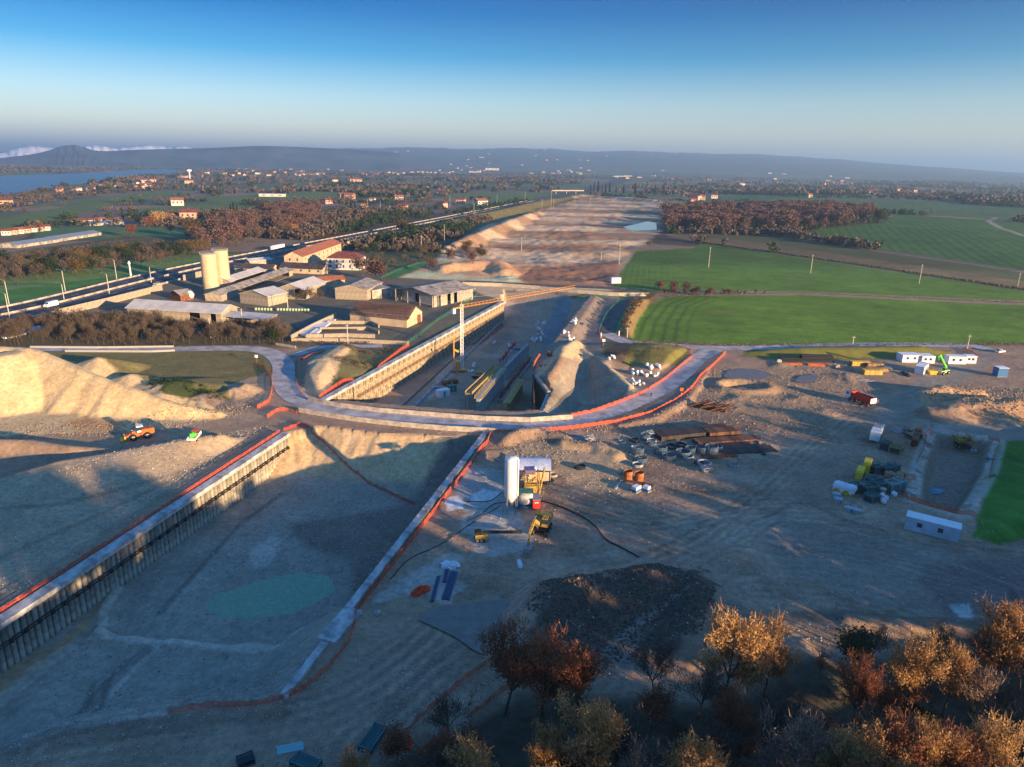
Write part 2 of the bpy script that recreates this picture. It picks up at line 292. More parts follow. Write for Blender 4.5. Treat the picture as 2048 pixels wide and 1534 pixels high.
def mesh_np(name, V, F, m=None, smooth=True, col=None):
    me = bpy.data.meshes.new(name); V = np.asarray(V, np.float32); F = np.asarray(F, np.int32); k = F.shape[1]
    me.vertices.add(len(V)); me.vertices.foreach_set('co', V.ravel()); me.loops.add(F.size); me.loops.foreach_set('vertex_index', F.ravel())
    me.polygons.add(len(F)); me.polygons.foreach_set('loop_start', np.arange(0, F.size, k, dtype=np.int32)); me.polygons.foreach_set('loop_total', np.full(len(F), k, np.int32))
    if smooth: me.polygons.foreach_set('use_smooth', np.ones(len(F), bool))
    me.update(calc_edges=True)
    if col is not None:
        a = me.color_attributes.new('Col', 'FLOAT_COLOR', 'POINT'); c = np.ones((len(V), 4), np.float32); c[:, :3] = col; a.data.foreach_set('color', c.ravel())
    if m: me.materials.append(m)
    return me
def link(name, me, parent=None, loc=None, rot=None, scale=None):
    o = bpy.data.objects.new(name, me); COL.objects.link(o)
    if parent is not None: o.parent = parent
    if loc is not None: o.location = loc
    if rot is not None: o.rotation_euler = rot if hasattr(rot, '__len__') else (0, 0, rot)
    if scale is not None: o.scale = scale if hasattr(scale, '__len__') else (scale,) * 3
    return o
def struct(o, label=None):
    o['kind'] = 'structure'
    if label: o['label'] = label
    return o
def tag(o, label, cat, group=None, kind=None):
    o['label'] = label; o['category'] = cat
    if group: o['group'] = group
    if kind: o['kind'] = kind
    return o
def thing(name, label, cat, loc=(0, 0, 0), rotz=0.0, group=None):
    o = bpy.data.objects.new(name, None); COL.objects.link(o); o.location = loc; o.rotation_euler = (0, 0, rotz); o.empty_display_size = 0.5
    return tag(o, label, cat, group)
KIDS = {}
def part(name, parent, me, loc=None, rot=None, label=None, scale=None):
    o = link(name, me, parent, loc, rot, scale); KIDS.setdefault(parent.name, []).append(o)
    if label: o['label'] = label
    return o
def dup(src, label=None, loc=None, rotz=None, group=None, scale=None):
    c = src.copy(); COL.objects.link(c)
    if loc is not None: c.location = loc
    if rotz is not None: c.rotation_euler = (0, 0, rotz)
    if scale is not None: c.scale = (scale,) * 3 if not hasattr(scale, '__len__') else scale
    if label: c['label'] = label
    if group: c['group'] = group
    def rec(a, b):
        for ch in KIDS.get(a.name, []):
            d = ch.copy(); COL.objects.link(d); d.parent = b; KIDS.setdefault(b.name, []).append(d); rec(ch, d)
    rec(src, c); return c
class MB:
    """collects simple solids and builds one mesh"""
    def __init__(s): s.v = []; s.f = []; s.mi = []; s.ms = []
    def add(s, vs, fs, m=None):
        b = len(s.v); s.v += [tuple(p) for p in vs]; s.f += [tuple(b + i for i in f) for f in fs]
        if m is not None and m not in s.ms: s.ms.append(m)
        s.mi += [s.ms.index(m) if m is not None else 0] * len(fs); return s
    def box(s, c, d, rz=0.0, m=None, tilt=None, taper=1.0, ry=0.0, rx=0.0):
        hx, hy, hz = d[0] / 2, d[1] / 2, d[2] / 2; M = Matrix.Rotation(rz, 3, 'Z') @ Matrix.Rotation(ry, 3, 'Y') @ Matrix.Rotation(rx, 3, 'X'); c = Vector(c); P = []
        for z in (-hz, hz):
            k = taper if z > 0 else 1.0
            for x, y in ((-hx, -hy), (hx, -hy), (hx, hy), (-hx, hy)): P.append(c + M @ Vector((x * k, y * k, z)))
        return s.add(P, [(0, 3, 2, 1), (4, 5, 6, 7), (0, 1, 5, 4), (1, 2, 6, 5), (2, 3, 7, 6), (3, 0, 4, 7)], m)
    def tube(s, a, b, r, n=8, r2=None, m=None, cap=True):
        a = Vector(a); b = Vector(b); d = (b - a); q = d.to_track_quat('Z', 'Y') if d.length > 1e-6 else Matrix.Identity(3).to_quaternion(); r2 = r if r2 is None else r2; P = []
        for o, rr in ((a, r), (b, r2)):
            for k in range(n): t = 2 * math.pi * k / n; P.append(o + q @ Vector((rr * math.cos(t), rr * math.sin(t), 0)))
        F = [(k, (k + 1) % n, n + (k + 1) % n, n + k) for k in range(n)]
        if cap: F += [tuple(range(n - 1, -1, -1)), tuple(range(n, 2 * n))]
        return s.add(P, F, m)
    def path(s, pts, r, n=6, m=None):
        for a, b in zip(pts[:-1], pts[1:]): s.tube(a, b, r, n, m=m)
        return s
    def lathe(s, prof, c=(0, 0, 0), n=16, m=None, ax='Z'):
        P = []; k = len(prof)
        for r, z in prof:
            for j in range(n):
                t = 2 * math.pi * j / n; p = (r * math.cos(t), r * math.sin(t), z)
                if ax == 'Y': p = (p[0], p[2], p[1])
                if ax == 'X': p = (p[2], p[0], p[1])
                P.append((p[0] + c[0], p[1] + c[1], p[2] + c[2]))
        F = [(i * n + j, i * n + (j + 1) % n, (i + 1) * n + (j + 1) % n, (i + 1) * n + j) for i in range(k - 1) for j in range(n)]
        F += [tuple(range(n - 1, -1, -1)), tuple((k - 1) * n + j for j in range(n))]
        return s.add(P, F, m)
    def prism(s, pts, y0, y1, m=None, ax='Y'):
        """outline in x,z extruded along y"""
        n = len(pts); P = [(x, y0, z) for x, z in pts] + [(x, y1, z) for x, z in pts]
        if ax == 'X': P = [(y, x, z) for x, y, z in P]
        F = [tuple(range(n)), tuple(range(2 * n - 1, n - 1, -1))] + [(i, n + i, n + (i + 1) % n, (i + 1) % n) for i in range(n)]
        return s.add(P, F, m)
    def blob(s, c, r, n=8, k=5, m=None, jit=0.15, rg=None):
        rg = rg or rng; P = []; 
        for i in range(k + 1):
            a = math.pi * i / k
            for j in range(n):
                t = 2 * math.pi * j / n; q = 1 + rg.uniform(-jit, jit)
                P.append((c[0] + r[0] * q * math.sin(a) * math.cos(t), c[1] + r[1] * q * math.sin(a) * math.sin(t), c[2] + r[2] * math.cos(a) * q))
        F = [(i * n + j, (i + 1) * n + j, (i + 1) * n + (j + 1) % n, i * n + (j + 1) % n) for i in range(k) for j in range(n)]
        return s.add(P, F, m)
    def mesh(s, name, m=None, smooth=False):
        me = bpy.data.meshes.new(name); me.from_pydata(s.v, [], s.f); 
        for q in (s.ms or ([m] if m else [])): me.materials.append(q)
        if len(s.ms) > 1: me.polygons.foreach_set('material_index', s.mi)
        if smooth: me.polygons.foreach_set('use_smooth', [True] * len(me.polygons))
        me.update(); return me
# ---------------------------------------------------------------- ground
C = lambda *a: np.array(a, float)
FIELD_A = PL(0, (1262, 676), (1275, 640), (1300, 608), (1345, 592), (1600, 590), (2048, 611), (2300, 622), (2300, 690), (1960, 690), (1600, 691), (1400, 690), (1270, 684))
FIELD_B = PL(0, (1222, 574), (1245, 540), (1272, 503), (1385, 497), (1402, 487), (1560, 509), (2048, 582), (2300, 616), (2300, 616), (2048, 602), (1600, 583), (1350, 581), (1300, 583))
FIELD_C = PL(0, (1330, 469), (1540, 473), (2048, 546), (2300, 586), (2300, 610), (2048, 579), (1560, 505), (1392, 483), (1345, 475))
FIELD_D = PL(0, (1600, 474), (1640, 462), (1765, 455), (1790, 436), (2048, 452), (2300, 470), (2300, 578), (2048, 539))
FIELD_E = PL(0, (1382, 394), (1500, 389), (1700, 398), (2048, 420), (2300, 440), (2300, 466), (2048, 448), (1788, 433), (1700, 424), (1400, 402))
FIELD_F = PL(0, (-100, 590), (0, 578), (130, 560), (300, 545), (412, 521), (405, 514), (280, 530), (150, 548), (0, 572), (-100, 580), (-200, 610), (-150, 630), (0, 608))
FIELD_G = PL(0, (0, 582), (120, 566), (300, 545), (405, 519), (412, 522), (300, 543), (0, 612), (-120, 640), (-120, 600))
LFIELDS = [((-60, 455), (60, 425), (190, 405), (250, 408), (160, 428), (60, 450), (0, 462)), ((40, 420), (120, 402), (330, 381), (395, 388), (300, 396), (180, 405)), ((380, 395), (560, 385), (640, 395), (580, 405), (440, 410)),
           ((205, 470), (250, 458), (255, 472), (215, 477)), ((270, 420), (400, 410), (520, 414), (420, 428), (300, 432)), ((500, 400), (640, 404), (700, 396), (720, 384), (600, 382)), ((700, 470), (760, 458), (790, 455), (740, 462)),
           ((890, 398), (1100, 393), (1180, 388), (1100, 383), (900, 388)), ((1010, 405), (1040, 398), (1020, 394), (960, 396))]
CORR = PL(0, (800, 555), (860, 530), (910, 490), (960, 452), (1040, 425), (1110, 398), (1190, 385), (1300, 400), (1330, 410), (1322, 462), (1270, 500), (1240, 540), (1215, 580), (1000, 568), (930, 562))
PAINT = [  # polygon px (z), colour, edge softness m, edge noise m
    (0, ((-400, 700), (620, 690), (1500, 690), (2400, 680), (2600, 1700), (-900, 1700)), (.205, .150, .108), 6, 3),          # site at large
    (0, ((-300, 690), (540, 692), (556, 740), (480, 800), (300, 790), (0, 700)), (.115, .105, .045), 2, 3),                   # grass left of the junction
    (0, ((700, 692), (850, 690), (760, 760), (690, 785), (650, 770), (672, 705)), (.10, .095, .045), 1.5, 2),
    (0, ((455, 770), (530, 745), (545, 800), (470, 815)), (.25, .19, .13), 1, 1),
    (0, ((-500, 600), (100, 610), (420, 545), (640, 490), (800, 465), (935, 555), (1000, 590), (1000, 604), (800, 700), (240, 690), (-500, 690)), (.10, .092, .07), 4, 2),   # farm yards
    (0, ((-500, 650), (100, 640), (230, 640), (560, 655), (600, 690), (-500, 694)), (.075, .065, .035), 2, 2),
    (0, ((760, 480), (900, 470), (960, 470), (985, 520), (880, 545), (780, 560), (735, 520)), (.075, .088, .035), 4, 3),
    (0, ((760, 555), (835, 527), (870, 527), (800, 556)), (.04, .12, .04), 1, 1),
]
def lerp(c, k, m): return c * (1 - m[:, None]) + k * m[:, None]
def paint(x, y, h):
    X0, Y0 = x, y; n = len(x); e1 = fbm(x, y, 14, 101); e2 = fbm(x, y, 3, 103); R = np.hypot(x, y); E1, E2 = e1, e2
    qf = np.nonzero(y > 300)[0]; xf, yf = x[qf], y[qf]
    # patchwork of far farmland
    ca, sa = math.cos(0.35), math.sin(0.35); wx = xf + 60 * fbm(xf, yf, 300, 7) * 2; wy = yf + 60 * fbm(xf, yf, 300, 9) * 2
    U = (wx * ca + wy * sa) / 210; V = (-wx * sa + wy * ca) / 120; U = U + 0.5 * (np.floor(V) % 2); hh = _hash(np.floor(U), np.floor(V), 5)
    pal = np.array([(.085, .065, .045), (.045, .075, .025), (.10, .075, .05), (.05, .06, .03), (.12, .085, .055), (.04, .08, .03), (.075, .06, .04), (.06, .055, .035)])
    cf = pal[(hh * 7.99).astype(int)] * 2.0; fu = np.abs(U - np.floor(U) - .5); fv = np.abs(V - np.floor(V) - .5)
    cf = lerp(cf, C(.035, .032, .02), sm((np.maximum(fu, fv) - .47) / .03) * 0.7)
    wood = sm((fbm(xf, yf, 420, 44) - 0.06) / .05) ; cf = lerp(cf, C(.05, .042, .028), wood * 0.8)
    for P in LFIELDS: cf = lerp(cf, C(.115, .165, .05), sm(sdpoly(xf, yf, PL(0, *P), 30) / 8 + .5))
    vin = PL(0, (0, 505), (250, 472), (420, 478), (410, 500), (100, 540), (0, 560)); cf = lerp(cf, C(.10, .085, .04), sm(sdpoly(xf, yf, vin, 30) / 6))
    c = np.tile(C(.1, .08, .05), (n, 1)); c[qf] = cf
    for z, P, k, so, nz in PAINT:
        P = PL(z, *P); lo = P.min(0) - 30; hi = P.max(0) + 30; q = (x > lo[0]) & (x < hi[0]) & (y > lo[1]) & (y < hi[1])
        if q.any(): c[q] = lerp(c[q], C(*k), sm((_sdpoly(x[q], y[q], P) + nz * 2 * e2[q] * 1.5 + nz * e1[q]) / so + .5))
    def zone(P, k, so=1.5, nz=1.0, a=1.0):
        P = np.asarray(P); lo = P.min(0) - 8; hi = P.max(0) + 8; q = np.nonzero((x > lo[0]) & (x < hi[0]) & (y > lo[1]) & (y < hi[1]))[0]
        if len(q): c[q] = lerp(c[q], C(*k), sm((_sdpoly(x[q], y[q], P) + nz * (2.5 * e2[q] + e1[q])) / so + .5) * a)
    # earthworks corridor
    m = sm((sdpoly(x, y, CORR) + 8 * e1) / 8 + .5); q = np.nonzero(m > 0)[0]; xq, yq = x[q], y[q]; st = np.clip(0.5 + 1.1 * np.sin(yq / 21.0 + 3.2 * fbm(xq, yq, 90, 71) + xq / 160) + 1.6 * e1[q], 0, 1)
    cc = lerp(np.tile(C(.36, .225, .125), (len(q), 1)), C(.60, .43, .26), st); cc = lerp(cc, C(.24, .115, .06), sm((fbm(xq, yq, 70, 72) - 0.05) / .12) * .5); c[q] = lerp(c[q], cc, m[q])
    zone(PL(0, (1030, 560), (1060, 538), (1180, 530), (1240, 520), (1225, 575), (1060, 570)), (.15, .085, .055), 3, 3, .9)
    zone(PL(0, (930, 562), (1000, 570), (1100, 584), (1012, 604), (1000, 600), (940, 580)), (.36, .28, .18), 1.5, 1)
    m2 = sm(sdpoly(x, y, PL(2, (870, 458), (900, 438), (1030, 412), (1120, 392), (1160, 396), (1080, 418), (980, 445), (895, 480))) / 4 + .5); c = lerp(c, C(.16, .135, .05), m2)
    # fields
    for P, k in ((FIELD_A, (.080, .147, .018)), (FIELD_B, (.074, .138, .021)), (FIELD_C, (.15, .115, .055)), (FIELD_D, (.066, .145, .028)), (FIELD_E, (.075, .135, .045)), (FIELD_G, (.045, .13, .03))):
        q = np.nonzero(sdpoly(X0, Y0, P, 10) > -5)[0]; x = X0[q]; y = Y0[q]; n = len(q)
        m = sm((sdpoly(x, y, P) + 1.2 * E2[q]) / 1.5 + .5); e1 = E1[q]; e2 = E2[q]; k = np.tile(C(*k), (n, 1)) * (1 + 0.45 * e1 + 0.25 * e2)[:, None]
        k = k * (1 + .35 * fbm(x, y, 45, 301) + .18 * (np.abs(((x * .25 + y * .97 + 6 * fbm(x, y, 120, 302)) % 17) - 8.5) > 7.7) * -1)[:, None]; k = lerp(k, C(.12, .105, .04), sm((fbm(x, y, 25, 303) - .26) / .08) * .5)
        if P is FIELD_C: k = lerp(k, C(.065, .085, .03), sm(sdpoly(x, y, PL(0, (1330, 468), (1540, 471), (2048, 545), (2300, 586), (2300, 600), (1540, 488))) / 10 + .5) * .7)
        if P is FIELD_B: k = lerp(k, C(.035, .075, .018), sm(1 - np.abs(dline(x, y, PL(0, (1250, 575), (1262, 530), (1290, 505)))[0] % 4 - 2)) * sm((40 - dline(x, y, PL(0, (1250, 575), (1262, 530), (1290, 505)))[0]) / 20) * .5)
        if P is FIELD_A: d_ = dline(x, y, PL(0, (1265, 676), (1280, 640), (1310, 605), (1350, 592)))[0]; k = lerp(k, C(.032, .07, .015), sm(1.4 - np.abs(d_ % 5 - 2.5)) * sm((26 - d_) / 6) * .6)
        if P is FIELD_D: q_ = x * .93 - y * .36 + 10 * fbm(x, y, 150, 73); k = lerp(k, C(.030, .070, .02), sm((np.sin(q_ / 1.55) + .2) * sm((fbm(x, y, 60, 74) + .25) / .2)) * .55)
        c[q] = lerp(c[q], k, m)
    x, y, e1, e2, n = X0, Y0, E1, E2, len(X0)
    # field tracks and dry margins
    for P, wd, k in ((((1280, 468), (1540, 471), (1700, 494), (2048, 543), (2300, 584)), 1.6, (.27, .2, .13)), (((1262, 684), (1500, 691), (1900, 690), (2200, 688)), 2.2, (.13, .10, .05)), (((1345, 591), (1600, 586), (2048, 607), (2300, 620)), 1.3, (.17, .14, .06)),
                     (((1272, 502), (1330, 499), (1385, 496)), 1.6, (.14, .12, .06)), (((1395, 485), (1560, 507), (2048, 580), (2300, 612)), 1.6, (.05, .045, .025)), (((2048, 480), (2000, 465), (1975, 450), (1990, 442)), 3.5, (.3, .26, .2)),
                     (((1380, 395), (1290, 388)), 5, (.05, .05, .03)), (((60, 506), (250, 480), (400, 470)), 1.5, (.2, .16, .09))):
        d, s, _ = dline(x, y, PL(0, *P), 12); q = np.nonzero(d < 11)[0]; c[q] = lerp(c[q], C(*k), sm((wd - d[q] + .8 * e2[q]) / 1.0 + .5))
    # verges and banks
    zone(PL(0, (1480, 712), (1500, 700), (1700, 698), (1900, 700), (1915, 710), (1860, 716), (1700, 720), (1560, 720)), (.115, .115, .028), 1.2, .8)
    zone(PL(0, (1200, 700), (1262, 692), (1340, 694), (1378, 706), (1370, 725), (1320, 738), (1260, 738), (1215, 722)), (.105, .10, .032), 1.2, 1.2)
    zone(PL(0, (1205, 715), (1230, 698), (1262, 705), (1250, 735), (1215, 728)), (.085, .062, .04), 1.2, 1)
    zone(PL(0, (1240, 660), (1252, 628), (1282, 596), (1312, 586), (1330, 594), (1300, 608), (1275, 640), (1264, 676), (1245, 676)), (.165, .115, .05), 1, .6)
    zone(GSLOPE, (.026, .105, .014), .8, .5); 
    m = sm(sdpoly(x, y, GSLOPE)); c = c * (1 + m * 0.5 * (2 * fbm(x * 2.2 + y, y * .5, 3, 88)))[:, None]
    zone(PL(0, (1165, 596), (1240, 592), (1212, 640), (1204, 700), (1150, 720), (1055, 765), (1100, 700)), (.17, .14, .115), 1, .6)
    # left stock pile and terrace
    zone(PL(0, (-400, 700), (0, 700), (130, 720), (290, 770), (420, 812), (470, 828), (430, 850), (280, 862), (0, 872), (-400, 900)), (.40, .295, .17), 2, 1.2)
    zone(PL(0, (-300, 712), (-40, 712), (35, 724), (-40, 742), (-300, 760)), (.20, .17, .13), 2, 1)
    zone(PL(0, (130, 845), (170, 835), (235, 838), (240, 858), (160, 868)), (.33, .20, .10), 3, 2)
    zone(PL(0, (360, 770), (425, 790), (385, 805), (330, 800), (300, 780)), (.05, .065, .02), 2, 3)
    zone(PL(0, (-300, 890), (0, 880), (300, 868), (440, 835), (560, 815), (540, 830), (430, 868), (230, 888), (0, 905), (-300, 930)), (.24, .18, .12), 2, 1)
    zone(np.vstack([CREST_A[::-1], [[-60, -70]], [WLs + [-6, 3]], [WL1 + [-6, 1]]]), (.25, .205, .145), 2, 1)
    zone(PL(0, (660, 690), (645, 710), (612, 760), (606, 778), (640, 800), (658, 780), (680, 740), (700, 705)), (.36, .28, .17), 1.2, .8)
    zone(PL(0, (1160, 690), (1185, 715), (1215, 725), (1265, 770), (1300, 780), (1200, 830), (1140, 830), (1250, 790), (1215, 742), (1190, 716), (1120, 735), (1085, 755), (1060, 760), (1120, 700)), (.33, .26, .165), 1.5, 1)
    # bowl, pits
    zone(BOWL, (.18, .16, .13), 1, .4)
    p2 = sdpoly(x, y, PIT2); k2 = np.tile(C(.205, .165, .125), (n, 1)) * (1 + .5 * e1)[:, None]
    k2 = lerp(k2, C(.11, .07, .05), sm((sdpoly(x, y, PL(-10, (925, 690), (960, 655), (1000, 640), (1010, 652), (960, 690))) + 2 * e2) / 1 + .5)); k2 = lerp(k2, C(.30, .25, .2), sm((sdpoly(x, y, PL(-10, (985, 640), (1010, 622), (1030, 625), (1005, 645))) + 2 * e2) / 1 + .5) * .8)
    for P, k in ((((850, 795), (880, 740), (905, 715), (925, 720), (890, 770), (862, 800)), (.30, .235, .20)), (((930, 650), (960, 640), (985, 655), (940, 690)), (.27, .21, .17)), (((960, 700), (1010, 655), (1030, 665), (985, 710)), (.14, .12, .10)), (((1085, 660), (1120, 625), (1145, 632), (1110, 680), (1085, 700)), (.10, .14, .17))):
        k2 = lerp(k2, C(*k), sm((sdpoly(x, y, PL(-10, *P)) + 2 * e2) / 1 + .5) * .8)
    c = lerp(c, k2, sm(p2 * 1.5 + .5))
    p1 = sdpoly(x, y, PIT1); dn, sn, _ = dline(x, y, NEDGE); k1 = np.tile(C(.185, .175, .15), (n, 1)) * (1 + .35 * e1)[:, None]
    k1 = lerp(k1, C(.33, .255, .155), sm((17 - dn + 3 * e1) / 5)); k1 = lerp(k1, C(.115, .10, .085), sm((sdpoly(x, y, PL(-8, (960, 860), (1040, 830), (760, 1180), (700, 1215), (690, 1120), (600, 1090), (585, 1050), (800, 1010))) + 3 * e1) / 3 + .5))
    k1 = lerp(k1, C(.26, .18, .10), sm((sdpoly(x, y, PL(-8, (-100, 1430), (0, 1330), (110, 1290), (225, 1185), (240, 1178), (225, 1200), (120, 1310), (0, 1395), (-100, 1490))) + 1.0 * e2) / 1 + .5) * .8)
    k1 = lerp(k1, C(.28, .27, .24), sm((sdpoly(x, y, PL(-8, (500, 1110), (540, 1070), (565, 1075), (560, 1100), (535, 1130), (505, 1135))) + 2 * e2) / 1 + .5) * .7)
    c = lerp(c, k1, sm(p1 * 1.5 + .5))
    # yard: lighter worn tracks, concrete apron, slurry, mud, spoil
    inyard = sm((x + 14) / 6) * sm((240 - y) / 20); 
    c = c * (1 + inyard * (0.9 * fbm(x * .5 + y * .25, y * 1.3, 11, 81) + .5 * e2))[:, None]
    zone(PL(0, (1420, 735), (1480, 722), (1560, 726), (1700, 770), (1650, 830), (1560, 860), (1440, 800)), (.22, .16, .105), 4, 3, .8)
    zone(PL(0, (1800, 790), (1850, 740), (1930, 715), (1990, 700), (1995, 722), (1930, 760), (1870, 790), (1820, 840), (1900, 850), (2080, 840), (2080, 900), (1960, 870), (1800, 850), (1740, 820)), (.17, .155, .13), 2, 1)
    zone(PL(1, (1840, 795), (1900, 778), (1960, 788), (2060, 790), (2060, 850), (1950, 838), (1880, 822)), (.30, .19, .11), 1.5, 1.5)
    zone(PL(1, (1835, 782), (1880, 768), (1965, 775), (1985, 790), (1880, 792)), (.30, .21, .13), 1.5, 1.5)
    zone(PL(0, (1000, 905), (1040, 885), (1130, 888), (1240, 905), (1260, 935), (1250, 990), (1160, 965), (1110, 950), (1100, 905)), (.27, .20, .125), 2, 2)
    zone(PL(0, (905, 990), (935, 938), (1010, 938), (1015, 1000), (1075, 1075), (1040, 1110), (940, 1110), (925, 1040)), (.23, .245, .24), 1.2, 1.5, .85)
    zone(PL(0, (885, 1000), (905, 990), (925, 1000), (930, 1015), (895, 1022)), (.5, .5, .48), .6, .8); zone(PL(0, (935, 990), (965, 978), (1000, 985), (990, 1000), (945, 1005)), (.42, .43, .42), .6, .8)
    zone(PL(0, (885, 1110), (905, 1100), (920, 1110), (930, 1170), (895, 1215), (850, 1180), (750, 1200), (790, 1150)), (.25, .25, .235), 1.2, 2, .75)
    zone(PL(0, (830, 1235), (900, 1205), (1000, 1195), (1140, 1150), (1350, 1120), (1380, 1130), (1250, 1165), (1080, 1190), (1045, 1240), (1000, 1300), (960, 1310), (900, 1275)), (.215, .155, .115), 1.5, 1.5)
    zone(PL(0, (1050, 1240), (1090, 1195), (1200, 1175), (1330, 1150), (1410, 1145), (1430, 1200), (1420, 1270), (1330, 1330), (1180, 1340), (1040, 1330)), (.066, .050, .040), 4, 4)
    zone(PL(0, (1200, 1290), (1260, 1235), (1350, 1200), (1380, 1190), (1300, 1250), (1270, 1330), (1240, 1360), (1130, 1350)), (.15, .13, .115), 1.5, 1.5, .8)
    zone(PL(0, (1500, 1090), (1560, 1050), (1780, 1070), (2010, 1130), (2010, 1230), (1800, 1230), (1600, 1160)), (.165, .145, .125), 3, 3, .7)
    zone(PL(0, (1820, 1140), (2100, 1110), (2100, 1230), (1900, 1240)), (.12, .09, .085), 3, 3, .8)
    zone(PL(0, (1905, 1215), (1940, 1205), (1950, 1240), (1925, 1250)), (.33, .34, .34), .8, 1.2, .8)
    for P in (((1300, 840), (1450, 850), (1600, 880), (1750, 950), (1700, 1010)), ((700, 1500), (900, 1330), (1100, 1180), (1330, 1110), (1500, 1000), (1640, 880), (1750, 800)), ((1500, 1075), (1560, 1045), (1750, 1058), (1900, 1090), (2100, 1110)), ((100, 1500), (400, 1450), (650, 1410), (800, 1320), (880, 1250)),
              ((1100, 1010), (1300, 1050), (1500, 1010), (1700, 1010)), ((1450, 800), (1600, 870), (1800, 900)), ((1470, 740), (1600, 780), (1760, 850)), ((1490, 1100), (1700, 1110), (2000, 1180)), ((1500, 1180), (1700, 1200), (1900, 1270)), ((1180, 1360), (1270, 1270), (1370, 1200))):
        d, s, sd_ = dline(x, y, spl(PL(0, *P), 5), 14); q = np.nonzero(d < 12)[0]; d = d[q]; off = (d + 1.5 * e2[q]); st = np.cos(off * 2 * math.pi / 2.1) * np.exp(-(d / 4.2)**2) * (.5 + 1.2 * np.clip(e1[q] + .35, 0, 1))
        c[q] = c[q] * (1 - .20 * st)[:, None]
    for z, k, wd, al, P in ((-7, (.33, .31, .27), .9, .8, ((200, 1262), (270, 1272), (360, 1280), (460, 1292), (540, 1288), (600, 1260))), (-7, (.30, .28, .24), .8, .7, ((238, 1172), (208, 1215), (200, 1258))), (-7.5, (.08, .075, .065), .7, .7, ((320, 1222), (400, 1135), (490, 1040), (560, 985))), (-6, (.30, .28, .25), 1.4, .6, ((205, 1372), (262, 1310), (300, 1285))), (-6, (.09, .085, .075), 1.5, .6, ((190, 1372), (250, 1312), (285, 1288))),  # pit berm relief painted in: pale strokes for lit edges, dark ones for shade
                          (-5, (.10, .09, .075), .45, .7, ((60, 1470), (150, 1400), (180, 1330))), (-5, (.10, .09, .075), .45, .7, ((90, 1480), (185, 1400), (215, 1325))), (-7, (.27, .26, .23), 1.5, .5, ((0, 1390), (110, 1300), (135, 1290))), (0, (.30, .285, .25), .5, .6, ((230, 1440), (330, 1425), (440, 1410))), (0, (.10, .08, .06), 1.6, .5, ((0, 1500), (120, 1470), (300, 1455), (560, 1430))), (0, (.11, .085, .07), .8, .6, ((760, 1440), (860, 1330), (960, 1260))),
                          (0, (.24, .22, .19), 1.2, .5, ((1450, 1095), (1490, 1070), (1550, 1048), (1640, 1045))), (0, (.10, .085, .07), .7, .6, ((1530, 1040), (1600, 1005), (1690, 1040), (1760, 1060))), (0, (.23, .20, .175), .35, .6, ((1640, 1045), (1760, 1080), (1900, 1125), (2048, 1180))), (0, (.08, .07, .06), 1.4, .6, ((1600, 1235), (1700, 1232), (1800, 1245), (1950, 1258))), (0, (.21, .18, .15), .8, .5, ((1080, 1130), (1200, 1110), (1330, 1080), (1450, 1000))), (0, (.10, .08, .065), .5, .6, ((1700, 790), (1600, 770), (1530, 745))), (0, (.10, .08, .065), .5, .6, ((1705, 800), (1600, 782), (1520, 752))),
                          (0, (.24, .21, .18), .9, .6, ((1760, 835), (1830, 870), (1900, 850))), (3, (.10, .09, .07), .8, .5, ((0, 1010), (130, 990), (300, 940), (430, 900))), (1, (.12, .10, .075), .7, .5, ((0, 1110), (200, 1020), (400, 925), (520, 868)))):
        d, s, _ = dline(x, y, spl(PL(z, *P), 5), 8); q = np.nonzero(d < 7)[0]; c[q] = lerp(c[q], C(*k), sm((wd - d[q] + .7 * e2[q]) / .5 + .5) * al)
    zone(RPIT, (.15, .125, .10), .8, .5)
    d = sdpoly(x, y, RPIT); c = lerp(c, C(.30, .30, .28), sm((2.0 - np.abs(d + 1.5)) / 1.0) * (e2 > -.12) * sm((x - 1) / 1) * .6)
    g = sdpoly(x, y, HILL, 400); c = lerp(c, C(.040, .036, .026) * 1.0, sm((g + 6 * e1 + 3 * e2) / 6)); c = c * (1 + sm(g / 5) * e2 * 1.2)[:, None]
    # distant slopes
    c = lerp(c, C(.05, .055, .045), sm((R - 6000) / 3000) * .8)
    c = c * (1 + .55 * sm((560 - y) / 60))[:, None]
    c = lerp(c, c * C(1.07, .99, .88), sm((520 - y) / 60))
    return np.clip(c, .008, .62)
ys = [28.0]
while ys[-1] < 1200: ys.append(ys[-1] * 1.0052)
while ys[-1] < 32000: ys.append(ys[-1] * 1.018)
ys = np.array(ys); us = np.concatenate([-np.geomspace(8, .9, 34)[:-1], np.linspace(-.86, .86, 690), np.geomspace(.9, 8, 34)[1:]])
X, Y = np.meshgrid(us, ys); X = X * (Y + 25); H0 = height(X, Y); nr, nc = X.shape
def HT(x, y):
    r = float(np.interp(y, ys, np.arange(nr))); c = float(np.interp(x / (y + 25), us, np.arange(nc))); i = min(int(r), nr - 2); j = min(int(c), nc - 2); r -= i; c -= j
    return float((H0[i, j] * (1 - c) + H0[i, j + 1] * c) * (1 - r) + (H0[i + 1, j] * (1 - c) + H0[i + 1, j + 1] * c) * r)
def GT(px, py, up=0.0):
    """ground point whose spot `up` metres above it is seen at a pixel of the photograph"""
    r = ray(px, py); t0 = (HCAM - 26) / -r[2]; t1 = (HCAM + 13) / -r[2]; last = None
    for k in range(61):
        t = t0 + (t1 - t0) * k / 60; x, y = r[0] * t, r[1] * t; d = HCAM + r[2] * t - HT(x, y) - up
        if d < 0 and last is not None:
            f = last[1] / (last[1] - d); t = last[0] + (t - last[0]) * f; break
        last = (t, max(d, 1e-6))
    x, y = r[0] * t, r[1] * t; return Vector((x, y, HT(x, y)))
pc = paint(X.ravel(), Y.ravel(), H0.ravel()); V3 = np.stack([X.ravel(), Y.ravel(), H0.ravel()], 1)
